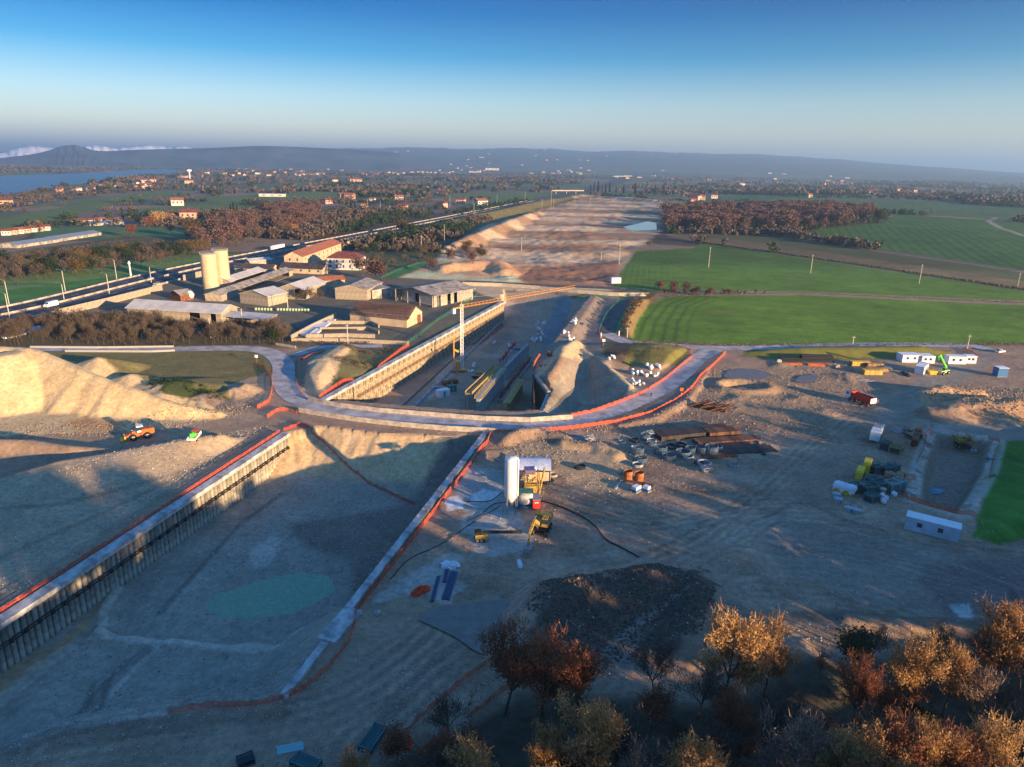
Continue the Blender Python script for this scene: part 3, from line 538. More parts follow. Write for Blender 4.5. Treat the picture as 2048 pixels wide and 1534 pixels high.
ii, jj = np.meshgrid(np.arange(nr - 1), np.arange(nc - 1), indexing='ij'); i0 = (ii * nc + jj).ravel(); FF = np.stack([i0, i0 + 1, i0 + nc + 1, i0 + nc], 1)
cx_ = V3[FF].mean(1)[:, :2]; zone_id = np.zeros(len(FF), int)
M_G = attr_mat("earth_material"); M_F = attr_mat("crop_material", scales=((2.2, .35), (.05, .22)), bump=.35, speck=0.1)
ZONES = [("earthworks_terrace", CORR, M_G, None), ("crop_field", FIELD_A, M_F, "bright green winter crop beside the curved site road"), ("crop_field", FIELD_B, M_F, "green crop field with two utility poles above the nearest field"), ("stubble_field", FIELD_C, M_F, "brown stubble strip between two green fields"),
         ("crop_field", FIELD_D, M_F, "green field with fine sowing rows right of the wood"), ("crop_field", FIELD_E, M_F, "hazy green field beyond the wood"), ("grass_verge", FIELD_G, M_F, "green strip along the far side of the motorway"),
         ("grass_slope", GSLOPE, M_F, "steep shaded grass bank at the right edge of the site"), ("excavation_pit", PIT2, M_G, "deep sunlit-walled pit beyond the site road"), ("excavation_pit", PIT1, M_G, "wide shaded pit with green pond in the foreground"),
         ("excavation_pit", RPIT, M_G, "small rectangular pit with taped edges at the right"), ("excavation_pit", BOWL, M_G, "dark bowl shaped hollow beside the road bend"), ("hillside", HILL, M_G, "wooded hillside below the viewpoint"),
         ("gravel_heap", PL(0, (-700, 695), (0, 696), (130, 720), (290, 768), (420, 812), (470, 828), (430, 850), (280, 862), (0, 872), (-700, 960)), M_G, "huge pale gravel stockpile at the left edge"),
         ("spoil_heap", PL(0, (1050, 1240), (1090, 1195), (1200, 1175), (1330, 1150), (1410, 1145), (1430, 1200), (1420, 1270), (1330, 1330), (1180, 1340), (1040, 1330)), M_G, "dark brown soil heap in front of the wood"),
         ("spoil_heap", PL(1, (1840, 795), (1900, 778), (2060, 780), (2060, 850), (1950, 838), (1880, 822)), M_G, "sunlit reddish soil mound at the right"), ("grass_bank", PL(0, (1480, 712), (1500, 700), (1700, 698), (1900, 700), (1915, 710), (1860, 716), (1700, 720), (1560, 720)), M_F, "sunlit grassy bank behind the storage yard")]
for k, (nm, P, m_, lb) in enumerate(ZONES): zone_id[(_sdpoly(cx_[:, 0], cx_[:, 1], P) > 0)] = k + 1
def sub(k, nm, m_):
    F = FF[zone_id == k]; u, inv = np.unique(F, return_inverse=True)
    return link(nm, mesh_np(nm, V3[u], inv.reshape(F.shape), m_, True, pc[u]))
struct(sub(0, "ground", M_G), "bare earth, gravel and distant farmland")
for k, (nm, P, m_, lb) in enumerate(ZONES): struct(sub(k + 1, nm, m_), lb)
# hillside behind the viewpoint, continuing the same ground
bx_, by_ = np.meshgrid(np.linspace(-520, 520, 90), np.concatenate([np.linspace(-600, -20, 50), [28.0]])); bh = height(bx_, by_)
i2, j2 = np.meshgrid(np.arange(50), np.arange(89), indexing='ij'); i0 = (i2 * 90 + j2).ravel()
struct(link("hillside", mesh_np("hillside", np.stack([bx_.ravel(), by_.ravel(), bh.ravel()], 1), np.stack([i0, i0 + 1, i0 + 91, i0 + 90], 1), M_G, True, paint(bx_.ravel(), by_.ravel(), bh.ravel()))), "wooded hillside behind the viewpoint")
# ---------------------------------------------------------------- ribbons draped on the ground
def ribbon(name, C2, wid, m, z=.06, w0=0.0, follow=True, n=4):
    C2 = np.asarray(C2, float); T = np.gradient(C2[:, :2], axis=0); T /= np.linalg.norm(T, axis=1)[:, None] + 1e-9; N = np.stack([-T[:, 1], T[:, 0]], 1)
    wid = np.broadcast_to(np.asarray(wid, float), (len(C2),)); k = np.linspace(-.5, .5, n); XY = C2[:, None, :2] + N[:, None, :] * ((k[None, :] * wid[:, None] + w0)[:, :, None])
    Z = height(XY[..., 0], XY[..., 1]) if follow else np.broadcast_to((C2[:, 2:3] if C2.shape[1] > 2 else np.zeros((len(C2), 1))), XY.shape[:2])
    Z = np.maximum(Z, Z.mean(1, keepdims=True) - .02) if follow else Z
    a, b = np.meshgrid(np.arange(len(C2) - 1), np.arange(n - 1), indexing='ij'); i0 = (a * n + b).ravel()
    return mesh_np(name, np.concatenate([XY.reshape(-1, 2), Z.reshape(-1, 1) + z], 1), np.stack([i0, i0 + n, i0 + n + 1, i0 + 1], 1), m)
M_ASPH = mat("dusty_asphalt", (.44, .41, .385), .9, .25, .22, bump=.2); M_ASD = mat("motorway_asphalt", (.055, .055, .06), .85, .05, .2); M_DIRT = mat("muddy_track", (.13, .115, .10), .8, .3, .3, bump=.3)
M_PAINT = mat("road_paint", (.7, .7, .68), .7)
struct(link("road", ribbon("road", ROAD, 7.6, M_ASPH, .10)), "dusty haul road curving across the embankment")
struct(link("road", ribbon("road", ROADE, 7.2, M_ASPH, .14)), "road running right behind the storage yard")
struct(link("road", ribbon("road", ROADN, 7.5, M_DIRT, .12)), "shaded lane climbing to the far barrier wall")
spur = spl(PL(0, (585, 712), (640, 696), (700, 694), (765, 692)), 5); struct(link("road", ribbon("road", spur, 5.0, M_ASPH, .18)), "short side road below the bunker walls")
# ---- water
def sheet(name, P, z, m, label, n=5):
    P = spl(list(P) + [P[0]], n)[:-1]; bm = bmesh.new(); vs = [bm.verts.new((p[0], p[1], z)) for p in P]; f = bm.faces.new(vs)
    if f.normal.z < 0: f.normal_flip()
    bmesh.ops.triangulate(bm, faces=bm.faces[:]); me = bpy.data.meshes.new(name); bm.to_mesh(me); bm.free(); me.materials.append(m); return struct(link(name, me), label)
def water_mat(name, col, rough=.08, bump=.06, sc=1.5):
    m = mat(name, col, rough, sc, .12, spec=.5, bump=bump); return m
W_GREEN = water_mat("pond_water", (.17, .30, .17), .35); W_MUD = water_mat("muddy_water", (.19, .15, .11), .25, .03, .6); W_SKY = water_mat("clear_water", (.12, .17, .19), .05, .01); W_LAKE = water_mat("lake_water", (.02, .05, .09), .3, .05, .01)
zp = -8.05
sheet("pond", PL(zp, (380, 1215), (430, 1135), (505, 1105), (600, 1110), (680, 1140), (700, 1200), (650, 1240), (560, 1256), (470, 1256), (410, 1245)), -8.42, W_GREEN, "murky green pond on the pit floor")
sheet("puddle", PL(.25, (1392, 1300), (1398, 1250), (1425, 1216), (1450, 1214), (1455, 1240), (1425, 1310)), .35, W_MUD, "muddy brown pool left of the golden tree")
sheet("puddle", PL(-.4, (1240, 454), (1296, 440), (1316, 443), (1318, 461), (1262, 463)), -.45, W_SKY, "bright sky reflecting pool beside the wood")
sheet("puddle", PL(.2, (835, 1240), (880, 1214), (960, 1205), (1030, 1200), (1035, 1235), (985, 1300), (955, 1305), (905, 1272)), .32, W_MUD, "shallow pinkish brown puddle in the foreground")
sheet("puddle", PL(.2, (1110, 876), (1160, 872), (1200, 882), (1160, 888), (1120, 886)), .42, W_MUD, "narrow puddle beside the road shoulder")
sheet("puddle", PL(.2, (1455, 742), (1500, 738), (1545, 750), (1500, 762), (1450, 756)), .36, W_MUD, "shallow puddle behind the round pond")
sheet("puddle", PL(.2, (1600, 752), (1635, 750), (1625, 766), (1590, 764)), .36, W_MUD, "small puddle near the pipe stack")
sheet("puddle", PL(-.6, (1468, 778), (1490, 772), (1506, 778), (1490, 785)), -.5, W_SKY, "dark round pond inside an earth ring")
sheet("puddle", PL(-10, (1060, 642), (1080, 634), (1094, 642), (1075, 648)), -9.8, W_SKY, "pale pool on the far pit floor")
sheet("puddle", PL(.2, (1780, 862), (1810, 852), (1830, 858), (1800, 868)), .35, W_MUD, "small puddle left of the tank trailer")
sheet("lake", LAKE, -5.0, W_LAKE, "blue lake below the mountains", 2)
# ---- motorway
def para(P, off):
    P = np.asarray(P); T = np.gradient(P[:, :2], axis=0); T /= np.linalg.norm(T, axis=1)[:, None]; return P[:, :2] + np.stack([-T[:, 1], T[:, 0]], 1) * off
MWS = spl(MWC, 14); struct(link("motorway", ribbon("motorway", MWS, np.interp(MWS[:, 1], [1400, 3000, 4650], [31, 62, 110]), M_ASD, .25, n=8)), "dual carriageway motorway running to the horizon")
mk = MB()
for off in (-14.6, -8.2, -2.6, 2.6, 8.2, 14.6):
    Q = para(MWS, off); L = arclen(Q); dash = abs(off) == 8.2; s = 0
    while s < min(L[-1], 2600):
        l = 5 if dash else 40; a = np.array([np.interp(s, L, Q[:, k]) for k in (0, 1)]); b = np.array([np.interp(s + l, L, Q[:, k]) for k in (0, 1)]); d = (b - a) / l; nn = np.array([-d[1], d[0]]) * .14
        mk.add([(*(a - nn), HT(*a) + .30), (*(b - nn), HT(*b) + .30), (*(b + nn), HT(*b) + .30), (*(a + nn), HT(*a) + .30)], [(0, 1, 2, 3)]); s += 14 if dash else 40
struct(link("road_markings", mk.mesh("road_markings", M_PAINT)), "white lane lines on the motorway")
# ---------------------------------------------------------------- haze
hz_m = bpy.data.materials.new("haze_air"); hz_m.use_nodes = True; _n = hz_m.node_tree; _n.nodes.clear()
_v = _n.nodes.new('ShaderNodeVolumePrincipled'); _o = _n.nodes.new('ShaderNodeOutputMaterial'); _n.links.new(_v.outputs[0], _o.inputs['Volume'])
_v.inputs['Color'].default_value = (.42, .70, 1.0, 1); _v.inputs['Density'].default_value = 0.00012; _v.inputs['Anisotropy'].default_value = 0.3
hb = MB().box((0, 16000, 187), (76000, 36000, 474)); ho = link("haze", hb.mesh("haze", hz_m)); ho['kind'] = 'stuff'; ho['label'] = 'pale winter haze over the plain'
# ---------------------------------------------------------------- trees
def leaf_mat(name, cols, sc=.9, rough=.75, trans=.38):
    m = bpy.data.materials.new(name); m.use_nodes = True; n = m.node_tree; b = n.nodes['Principled BSDF']; L = n.links
    b.inputs['Roughness'].default_value = rough; b.inputs['Specular IOR Level'].default_value = .15
    ge = n.nodes.new('ShaderNodeNewGeometry'); oi = n.nodes.new('ShaderNodeObjectInfo'); tc = n.nodes.new('ShaderNodeTexCoord'); no = n.nodes.new('ShaderNodeTexNoise'); no.inputs['Scale'].default_value = sc; no.inputs['Detail'].default_value = 3
    L.new(tc.outputs['Object'], no.inputs['Vector'])
    ad = n.nodes.new('ShaderNodeMath'); ad.operation = 'MULTIPLY_ADD'; L.new(ge.outputs['Random Per Island'], ad.inputs[0]); ad.inputs[1].default_value = .45; L.new(no.outputs['Fac'], ad.inputs[2])
    a2 = n.nodes.new('ShaderNodeMath'); a2.operation = 'MULTIPLY_ADD'; L.new(oi.outputs['Random'], a2.inputs[0]); a2.inputs[1].default_value = .35; L.new(ad.outputs[0], a2.inputs[2])
    a3 = n.nodes.new('ShaderNodeMath'); a3.operation = 'SUBTRACT'; L.new(a2.outputs[0], a3.inputs[0]); a3.inputs[1].default_value = .4
    cr = n.nodes.new('ShaderNodeValToRGB'); cr.color_ramp.elements[0].color = (*cols[0], 1); cr.color_ramp.elements[1].color = (*cols[-1], 1)
    for k, c in enumerate(cols[1:-1]): e = cr.color_ramp.elements.new((k + 1) / (len(cols) - 1)); e.color = (*c, 1)
    L.new(a3.outputs[0], cr.inputs[0]); L.new(cr.outputs[0], b.inputs['Base Color'])
    if trans:
        tr = n.nodes.new('ShaderNodeBsdfTranslucent'); mx = n.nodes.new('ShaderNodeMixShader'); mx.inputs[0].default_value = trans; L.new(cr.outputs[0], tr.inputs[0])
        L.new(b.outputs[0], mx.inputs[1]); L.new(tr.outputs[0], mx.inputs[2]); L.new(mx.outputs[0], n.nodes['Material Output'].inputs[0])
    return m
L_GOLD = leaf_mat("golden_leaves", [(.22, .095, .035), (.40, .21, .075), (.54, .33, .13), (.60, .42, .2)])
L_RED = leaf_mat("russet_leaves", [(.09, .035, .022), (.19, .075, .04), (.27, .11, .055), (.34, .16, .075)])
L_OLIVE = leaf_mat("olive_leaves", [(.06, .042, .016), (.14, .095, .03), (.26, .17, .06)])
L_GREEN = leaf_mat("evergreen_leaves", [(.018, .032, .014), (.038, .060, .022), (.065, .085, .03)])
L_TWIG = leaf_mat("bare_twigs", [(.06, .045, .033), (.10, .076, .054), (.15, .11, .075)], trans=0)
L_TWIGR = leaf_mat("reddish_twigs", [(.075, .040, .032), (.12, .066, .052), (.165, .10, .078)], trans=0)
L_PALE = leaf_mat("pale_twigs", [(.16, .11, .08), (.26, .18, .13), (.34, .24, .16)], trans=0)
BARK = mat("bark", (.085, .065, .05), .9, 3, .3)
def skeleton(rg, H, spread, lev, trunk=.32, split=4):
    segs = []; tips = []
    def grow(p, d, L, r, l):
        n = 3 if l < 2 else 2; q = p
        for k in range(n):
            d2 = (d + Vector((rg.uniform(-.18, .18), rg.uniform(-.18, .18), rg.uniform(-.05, .16)))).normalized(); e = q + d2 * L / n; segs.append((q, e, r * (1 - k / n * .45), r * (1 - (k + 1) / n * .45), l)); q = e; d = d2
            if l >= 1 and k < n - 1 and l < lev: br(q, d, L * .62, r * .5, l + 1, 1)
        if l < lev: br(q, d, L * .78, r * .55, l + 1, split if l == 0 else 2 + (rg.random() < .5))
        else: tips.append(q)
    def br(p, d, L, r, l, n):
        a0 = rg.uniform(0, 6.28)
        for k in range(n):
            a = a0 + 6.28 * k / n + rg.uniform(-.5, .5); t = rg.uniform(.45, .85) * spread; s_ = d.orthogonal().normalized(); s_ = Matrix.Rotation(a, 3, d) @ s_
            grow(p, (d * math.cos(t) + s_ * math.sin(t)).normalized(), L * rg.uniform(.8, 1.15), r, l)
    grow(Vector((0, 0, 0)), Vector((0, 0, 1)), H * trunk, H * .020, 0)
    zt = max(t.z for t in tips); k = H / zt
    return [(a * k, b * k, r0, r1, l) for a, b, r0, r1, l in segs], [t * k for t in tips]
def cards(P, size, rg, elong=1.0, up=0.0):
    n = len(P); rs = np.random.RandomState(rg.randint(0, 9999)); a = rs.normal(size=(n, 3)); a[:, 2] += up; a /= np.linalg.norm(a, axis=1)[:, None]; b = np.cross(a, rs.normal(size=(n, 3))); b /= np.linalg.norm(b, axis=1)[:, None]
    s = size * rs.uniform(.6, 1.35, n)[:, None]; V = np.stack([P - a * s * elong - b * s * .6, P - b * s * .2 + a * s * elong, P + a * s * elong * .4 + b * s, P + b * s * .6 - a * s * .6 * elong], 1).reshape(-1, 3)
    return V, np.arange(4 * n).reshape(-1, 4)
def tree_meshes(seed, H, spread, lev, leaf, nleaf, lsz, clr, trunk=.32, twigs=0, name="tree"):
    rg = random.Random(seed); segs, tips = skeleton(rg, H, spread, lev, trunk); mb = MB()
    for a, b, r0, r1, l in segs: mb.tube(a, b, max(r0, .025), 7 if l == 0 else (4 if l < 3 else 3), max(r1, .02), cap=False)
    tm = mb.mesh(name + "_trunk", BARK); rs = np.random.RandomState(seed); T = np.array([tuple(t) for t in tips]); ends = np.array([tuple(b) for a, b, r0, r1, l in segs if l >= lev - 1])
    V = []; F = []; base = 0
    if nleaf:
        ctr = ends[rs.randint(0, len(ends), nleaf)] + rs.normal(size=(nleaf, 3)) * clr; ctr[:, 2] = np.clip(ctr[:, 2], H * .12, H * 1.04); v, f = cards(ctr, lsz, rg); V.append(v); F.append(f); base = len(v)
    if twigs:
        o = ends[rs.randint(0, len(ends), twigs)] + rs.normal(size=(twigs, 3)) * clr * .5; out = o - np.array([0, 0, H * .42]); out /= np.linalg.norm(out, axis=1)[:, None] + 1e-6; d = out * .6 + rs.normal(size=(twigs, 3)) * .45 + [0, 0, .5]; d /= np.linalg.norm(d, axis=1)[:, None]
        L = rs.uniform(.05, .12, twigs)[:, None] * H; w_ = np.cross(d, rs.normal(size=(twigs, 3))); w_ /= np.linalg.norm(w_, axis=1)[:, None]; w_ *= .0042 * H
        v = np.stack([o - w_, o + w_, o + d * L + w_ * .3, o + d * L - w_ * .3], 1).reshape(-1, 3); V.append(v); F.append(np.arange(4 * twigs).reshape(-1, 4) + base)
    cm = mesh_np(name + "_crown", np.concatenate(V), np.concatenate(F), leaf, False); return tm, cm
def tree(name, label, cat, ms, loc, sc=1.0, group=None, rz=None, w=1.0):
    r_ = thing(name, label, cat, loc, rng.uniform(0, 6.28) if rz is None else rz, group); r_.scale = (sc * w, sc * w, sc)
    part("trunk", r_, ms[0]); part("crown", r_, ms[1]); return r_
TG = [tree_meshes(11 + k, 13, .72, 4, L_GOLD, 6500, .145, .45, .3, 1200) for k in range(3)]
TR = [tree_meshes(31 + k, 12, .75, 4, L_RED, 4600, .14, .45, .32, 1500) for k in range(3)]
TB = [tree_meshes(51 + k, 11, .75, 4, L_TWIG, 0, 0, .5, .28, 2600) for k in range(3)]
TP = [tree_meshes(71 + k, 11, .8, 4, L_PALE, 900, .13, .6, .3, 2600) for k in range(2)]
TO = [tree_meshes(81 + k, 11, .8, 4, L_OLIVE, 5000, .2, .8, .25) for k in range(2)]
GOLD = [(1472, 1232, 14, 1.0, TG[0], "tall golden oak with a broad crown at the pool"), (1552, 1243, 12, .9, TG[1], "golden oak just right of the broad one by the pool"), (1192, 1398, 13, .9, TG[2], "brightest golden tree low in the centre of the wood edge"),
        (1108, 1468, 9, .9, TG[0], "small golden tree at the left foot of the brightest one"), (932, 1486, 10, 1.0, TG[1], "golden tree cut by the lower edge, left of the wood"), (1012, 1262, 13, .9, TR[0], "russet tree standing furthest left beside the orange netting"), (1092, 1268, 12.5, 1.0, TR[1], "russet round crowned tree behind the brightest golden tree"),
        (1165, 1300, 11, 1.0, TR[2], "dark russet tree right of the round crowned russet one"), (1845, 1275, 12, .9, TG[2], "golden tree with two lit tops in front of the shaded slope"), (1918, 1292, 11, .8, TG[1], "slim golden tree right of the two topped one"), (2036, 1222, 13, .9, TG[0], "golden tree at the right edge above the others"),
        (1992, 1246, 11, .9, TR[0], "reddish bare looking tree left of the right edge golden tree"), (1622, 1428, 12, .85, TP[0], "pale twisted almost leafless tree at the lower edge"), (1690, 1470, 10, .8, TG[1], "golden bush like tree right of the pale twisted tree"), (1748, 1466, 11, .9, TG[2], "dense golden tree at the lower edge right of centre"),
        (1800, 1436, 11.5, 1.0, TR[1], "tall russet tree behind the dense golden one at the lower edge"), (1862, 1456, 11, .8, TG[0], "amber tree between two russet trees at the lower edge"), (1915, 1456, 11, .95, TR[2], "large russet tree in the lower right corner group"), (1385, 1500, 10, 1.1, TG[0], "yellow topped tree cut by the lower edge in the centre right"),
        (1470, 1392, 10, .7, TR[0], "slender tree with pink lit top under the broad golden oak"), (1985, 1340, 9, .8, TP[1], "small pale pinkish tree near the right edge"), (2022, 1450, 11, .85, TG[1], "golden brown tree in the lower right corner"), (1735, 1312, 11, .6, TR[1], "slim dark tree with a lit tip on the shaded slope"),
        (700, 1504, 8, .7, TG[2], "little golden sapling at the lower edge near the green crate"), (1570, 1500, 9, .9, TP[1], "pale leafless tree cut by the lower edge"), (1290, 1522, 9, .9, TP[0], "pale yellowish half bare tree low at the bottom edge"), (880, 1470, 7, .9, TR[2], "low dark russet bush left of the wood edge")]
for a, b, Ht, wd, ms, lb in GOLD:
    p = GT(a, b, Ht); tree("autumn_tree", lb, "tree", ms, (p.x, p.y, p.z - .1), Ht / (13 if ms in TG else 12 if ms in TR else 11), "autumn trees at the lower edge", w=wd * .92)
hp = HILL; n_ = 0; rg = random.Random(5); UND = [tree_meshes(91 + k, 7, .8, 3, L_TWIG, 0, 0, .6, .2, 1500) for k in range(2)] + [tree_meshes(95, 6, .9, 3, L_RED, 2500, .14, .6, .2, 500), tree_meshes(96, 5, .9, 3, L_GREEN, 2500, .16, .6, .15)]
spots = []
while n_ < 170:
    x = rg.uniform(-60, 130); y = rg.uniform(34, 96); 
    if float(_sdpoly(np.array([x]), np.array([y]), HILL)[0]) < 3 or any((x - a)**2 + (y - b)**2 < 7 for a, b in spots): continue
    spots.append((x, y)); k = rg.choice((0, 0, 1, 1, 2, 3)); s_ = rg.uniform(.6, 1.15)
    tree(("bare_shrub", "bare_shrub", "russet_shrub", "evergreen_shrub")[k], ("leafless grey brown shrub in the shaded undergrowth below the autumn trees",) * 2 and ("leafless grey brown shrub in the shaded undergrowth below the autumn trees", "leafless grey brown shrub in the shaded undergrowth below the autumn trees", "russet shrub in the shaded undergrowth below the autumn trees", "dark evergreen shrub in the shaded undergrowth below the autumn trees")[k], "shrub", UND[k], (x, y, HT(x, y) - .15), s_, ("bare undergrowth shrubs", "bare undergrowth shrubs", "russet undergrowth shrubs", "evergreen undergrowth shrubs")[k]); n_ += 1
# the rest of the wood, off to the right and behind the viewpoint, whose shade covers the foreground
wv = []; wl = []
for k in range(260):
    for t in range(30):
        if k < 130: x = rg.uniform(82, 260); y = rg.uniform(62, 150)
        else: x = rg.uniform(-30, 92); y = rg.uniform(-100, 30)
        zc = y * _cp + 60 * _sp
        if y < 30 or x > .735 * zc + 13 or (y < 62 and zc * .54 < 60 * _cp - y * _sp - 10): break
    else: continue
    wl.append((x, y))
wa = np.array(wl); wz = height(wa[:, 0], wa[:, 1]); rs = np.random.RandomState(3)
for (x, y), z in zip(wl, wz):
    n = 700; hh = rg.uniform(8.5, 12.5); q = rs.normal(size=(n, 3)); q /= np.linalg.norm(q, axis=1)[:, None]; q *= rs.uniform(.55, 1.05, n)[:, None]; q = q * [hh * .36, hh * .36, hh * .38] * (1 + .25 * np.sin(q[:, :1] * 5 + x)) + [x, y, z + hh * .62]
    v, f = cards(q, .42, rg); wv.append(v)
V = np.concatenate(wv); wd_ = link("woodland", mesh_np("woodland", V, np.arange(len(V)).reshape(-1, 4), L_RED, False)); wd_['kind'] = 'stuff'; wd_['label'] = 'wood on the rise beside and behind the viewpoint'
# ---------------------------------------------------------------- vegetation of the middle distance
M1 = [tree_meshes(101 + k, 7, .62, 3, L_TWIG, 0, 0, .6, .18, 1300) for k in range(3)]
M2 = [tree_meshes(111 + k, 9, .8, 3, L_TWIG, 250, .3, .7, .25, 600) for k in range(2)] + [tree_meshes(114, 9, .8, 3, L_GREEN, 900, .35, .8, .15)]
M3 = [tree_meshes(121 + k, 10, .85, 2, L_TWIGR, 420, .5, 1.5, .25, 420) for k in range(3)]
MG = [tree_meshes(131, 9, .85, 3, L_OLIVE, 1400, .3, .9, .2), tree_meshes(132, 9, .85, 3, L_GOLD, 1400, .3, .9, .2), tree_meshes(133, 9, .85, 3, L_GREEN, 1600, .32, .9, .15), tree_meshes(134, 9, .85, 3, L_RED, 1400, .3, .9, .2)]
def cyp(seed, H):
    rs = np.random.RandomState(seed); z = rs.uniform(.03, 1, 900); r = (1 - z) ** .6 * .11 * H * rs.uniform(.6, 1.05, 900) * np.minimum(1, z * 12); a = rs.uniform(0, 6.28, 900)
    v, f = cards(np.stack([r * np.cos(a), r * np.sin(a), z * H], 1), .32, random.Random(seed)); mb = MB().tube((0, 0, -.3), (0, 0, H * .7), .14, 5, .05); return mb.mesh("cypress_trunk", BARK), mesh_np("cypress_crown", v, f, L_GREEN, False)
CY = [cyp(1, 10), cyp(2, 10)]
rg = random.Random(77)
def scatter(n, P, kinds, sc, name, label, cat, group, up=0, mind=0):
    P = PL(0, *P); lo = P.min(0); hi = P.max(0); k = 0; t = 0; L = []
    while k < n and t < n * 40:
        t += 1; x = rg.uniform(lo[0], hi[0]); y = rg.uniform(lo[1], hi[1])
        if float(_sdpoly(np.array([x]), np.array([y]), P)[0]) < 0 or any((x - a)**2 + (y - b)**2 < mind * mind for a, b in L): continue
        L.append((x, y)); tree(name, label, cat, rg.choice(kinds), (x, y, HT(x, y) - .15), rg.uniform(*sc), group, w=rg.uniform(.9, 1.25)); k += 1
scatter(200, ((-60, 668), (120, 655), (235, 655), (300, 662), (470, 668), (560, 662), (575, 688), (400, 692), (200, 692), (-60, 690)), M1, (.7, 1.1), "bare_tree", "leafless brown thicket tree in the belt between farm compound and site road", "tree", "bare trees below the farm compound", mind=1.3)
scatter(24, ((110, 655), (330, 652), (340, 664), (120, 668)), M2[:2], (.75, 1.0), "bare_tree", "taller leafless tree at the back of the belt below the long shed", "tree", "taller trees below the long shed", mind=4)
scatter(190, ((-120, 560), (-60, 535), (100, 522), (250, 508), (400, 500), (410, 514), (300, 534), (120, 556), (0, 574), (-100, 590)), M2 + M1[:2] + [MG[0]], (.8, 1.25), "hedge_tree", "bushy tree in the brown and green belt beyond the motorway at the left", "tree", "trees of the belt beyond the motorway", mind=2.8)
scatter(170, ((400, 470), (440, 450), (500, 432), (600, 420), (668, 428), (660, 448), (600, 462), (540, 480), (430, 506), (400, 500)), M3[:2] + M2[:1] + [M1[0]], (1.1, 1.6), "autumn_tree", "reddish brown tree in the large clump behind the lorry", "tree", "trees of the brown clump", mind=5)
scatter(295, ((1326, 463), (1326, 428), (1400, 420), (1500, 420), (1650, 425), (1735, 432), (1765, 452), (1700, 462), (1600, 466), (1450, 467)), M3, (1.25, 1.75), "wood_tree", "reddish leafless tree in the wood between the green fields", "tree", "trees of the reddish wood", mind=5)
scatter(26, ((740, 535), (800, 540), (900, 530), (980, 522), (960, 500), (880, 505), (800, 505), (740, 515)), [M2[0], M1[1], MG[0], M3[0]], (.6, .95), "scrub_tree", "scrubby tree on the rough grass between the halls and the earthworks", "tree", "scrub beside the earthworks", mind=7)
scatter(26, ((1300, 589), (1350, 588), (1560, 590), (1400, 594)), [M1[0], M3[0]], (.28, .5), "hedge_shrub", "low brown shrub on the balk between the two nearest green fields", "shrub", "shrubs on the field balk", mind=2)
scatter(60, ((1238, 668), (1250, 632), (1275, 604), (1300, 590), (1312, 594), (1284, 614), (1262, 645), (1258, 676)), [M1[0], M1[2], M2[0]], (.22, .42), "bank_shrub", "dry brown shrub on the bank between lane and green field", "shrub", "shrubs on the lane bank", mind=1.5)
for px, py, ms, sc, lb in ((380, 478, MG[0], 1.9, "big yellow green autumn tree left of the brown clump"), (322, 452, MG[1], 1.6, "orange autumn tree left of the yellow green one"), (300, 460, MG[3], 1.4, "russet tree at the corner of the small green field"), (262, 474, MG[3], 1.2, "russet tree beside the vineyard rows"), (275, 450, MG[2], 1.3, "dark pine behind the russet tree by the vineyard"),
        (345, 470, M2[0], 1.2, "thin leafless tree beside the yellow green autumn tree"), (605, 450, MG[1], 1.3, "orange tree in front of the brown clump"), (590, 470, MG[1], 1.1, "orange tree beside the yellow crane on the verge"), (742, 560, M3[0], 1.25, "tall rusty tree right of the white villa"), (758, 562, M3[1], 1.15, "rusty tree next to the tall one by the villa"), (722, 548, M3[2], 1.0, "rusty tree touching the white villa"),
        (748, 508, MG[2], 1.0, "dark evergreen behind the white villa"), (735, 512, MG[2], .8, "second dark evergreen behind the white villa"), (806, 470, MG[0], 1.6, "tall loose green tree at the end of the motorway wall"), (822, 472, MG[2], 1.4, "green tree right of the loose one at the motorway"), (620, 606, M2[0], .95, "leafless yellowish tree in front of the twin halls"), (605, 608, M1[1], 1.0, "thin leafless tree left in the hall yard"),
        (636, 604, M1[2], 1.0, "thin leafless tree right in the hall yard"), (1298, 498, M2[1], .9, "lone leafless tree at the field corner beside the earthworks"), (1757, 447, MG[2], 1.9, "dark conifer at the right end of the reddish wood"), (1372, 585, M3[0], .6, "round brown bush at the start of the field balk"), (1345, 584, M3[1], .6, "brown bush left of the round one on the balk"), (1320, 584, M3[2], .6, "brown bush at the head of the barrier wall"),
        (548, 690, MG[2], .7, "dark green bush at the right end of the bare thicket"), (565, 684, M2[0], .9, "bare tree with white patch behind at the thicket end"), (540, 683, MG[2], .65, "ivy covered bush near the thicket end"), (865, 545, M3[0], .9, "round leafless tree behind the pole by the earthworks"), (945, 528, M3[1], .8, "rounded bare tree at the foot of the brown bank")):
    p = GT(px, py); tree("single_tree", lb, "tree", ms, (p.x, p.y, p.z - .1), sc)
for k, (px, py) in enumerate(((1181, 378), (1188, 378), (1196, 379), (1204, 379), (1211, 380), (1219, 380), (1232, 381), (1247, 382), (1270, 383), (1290, 384), (1310, 384), (1327, 384), (1345, 385))):
    x, y = G(px, py + 4); tree("cypress", "dark slender cypress in the row beyond the earthworks", "tree", CY[k % 2], (x, y, HT(x, y)), 1.9 + .5 * (k % 3), "cypress row beyond the earthworks")
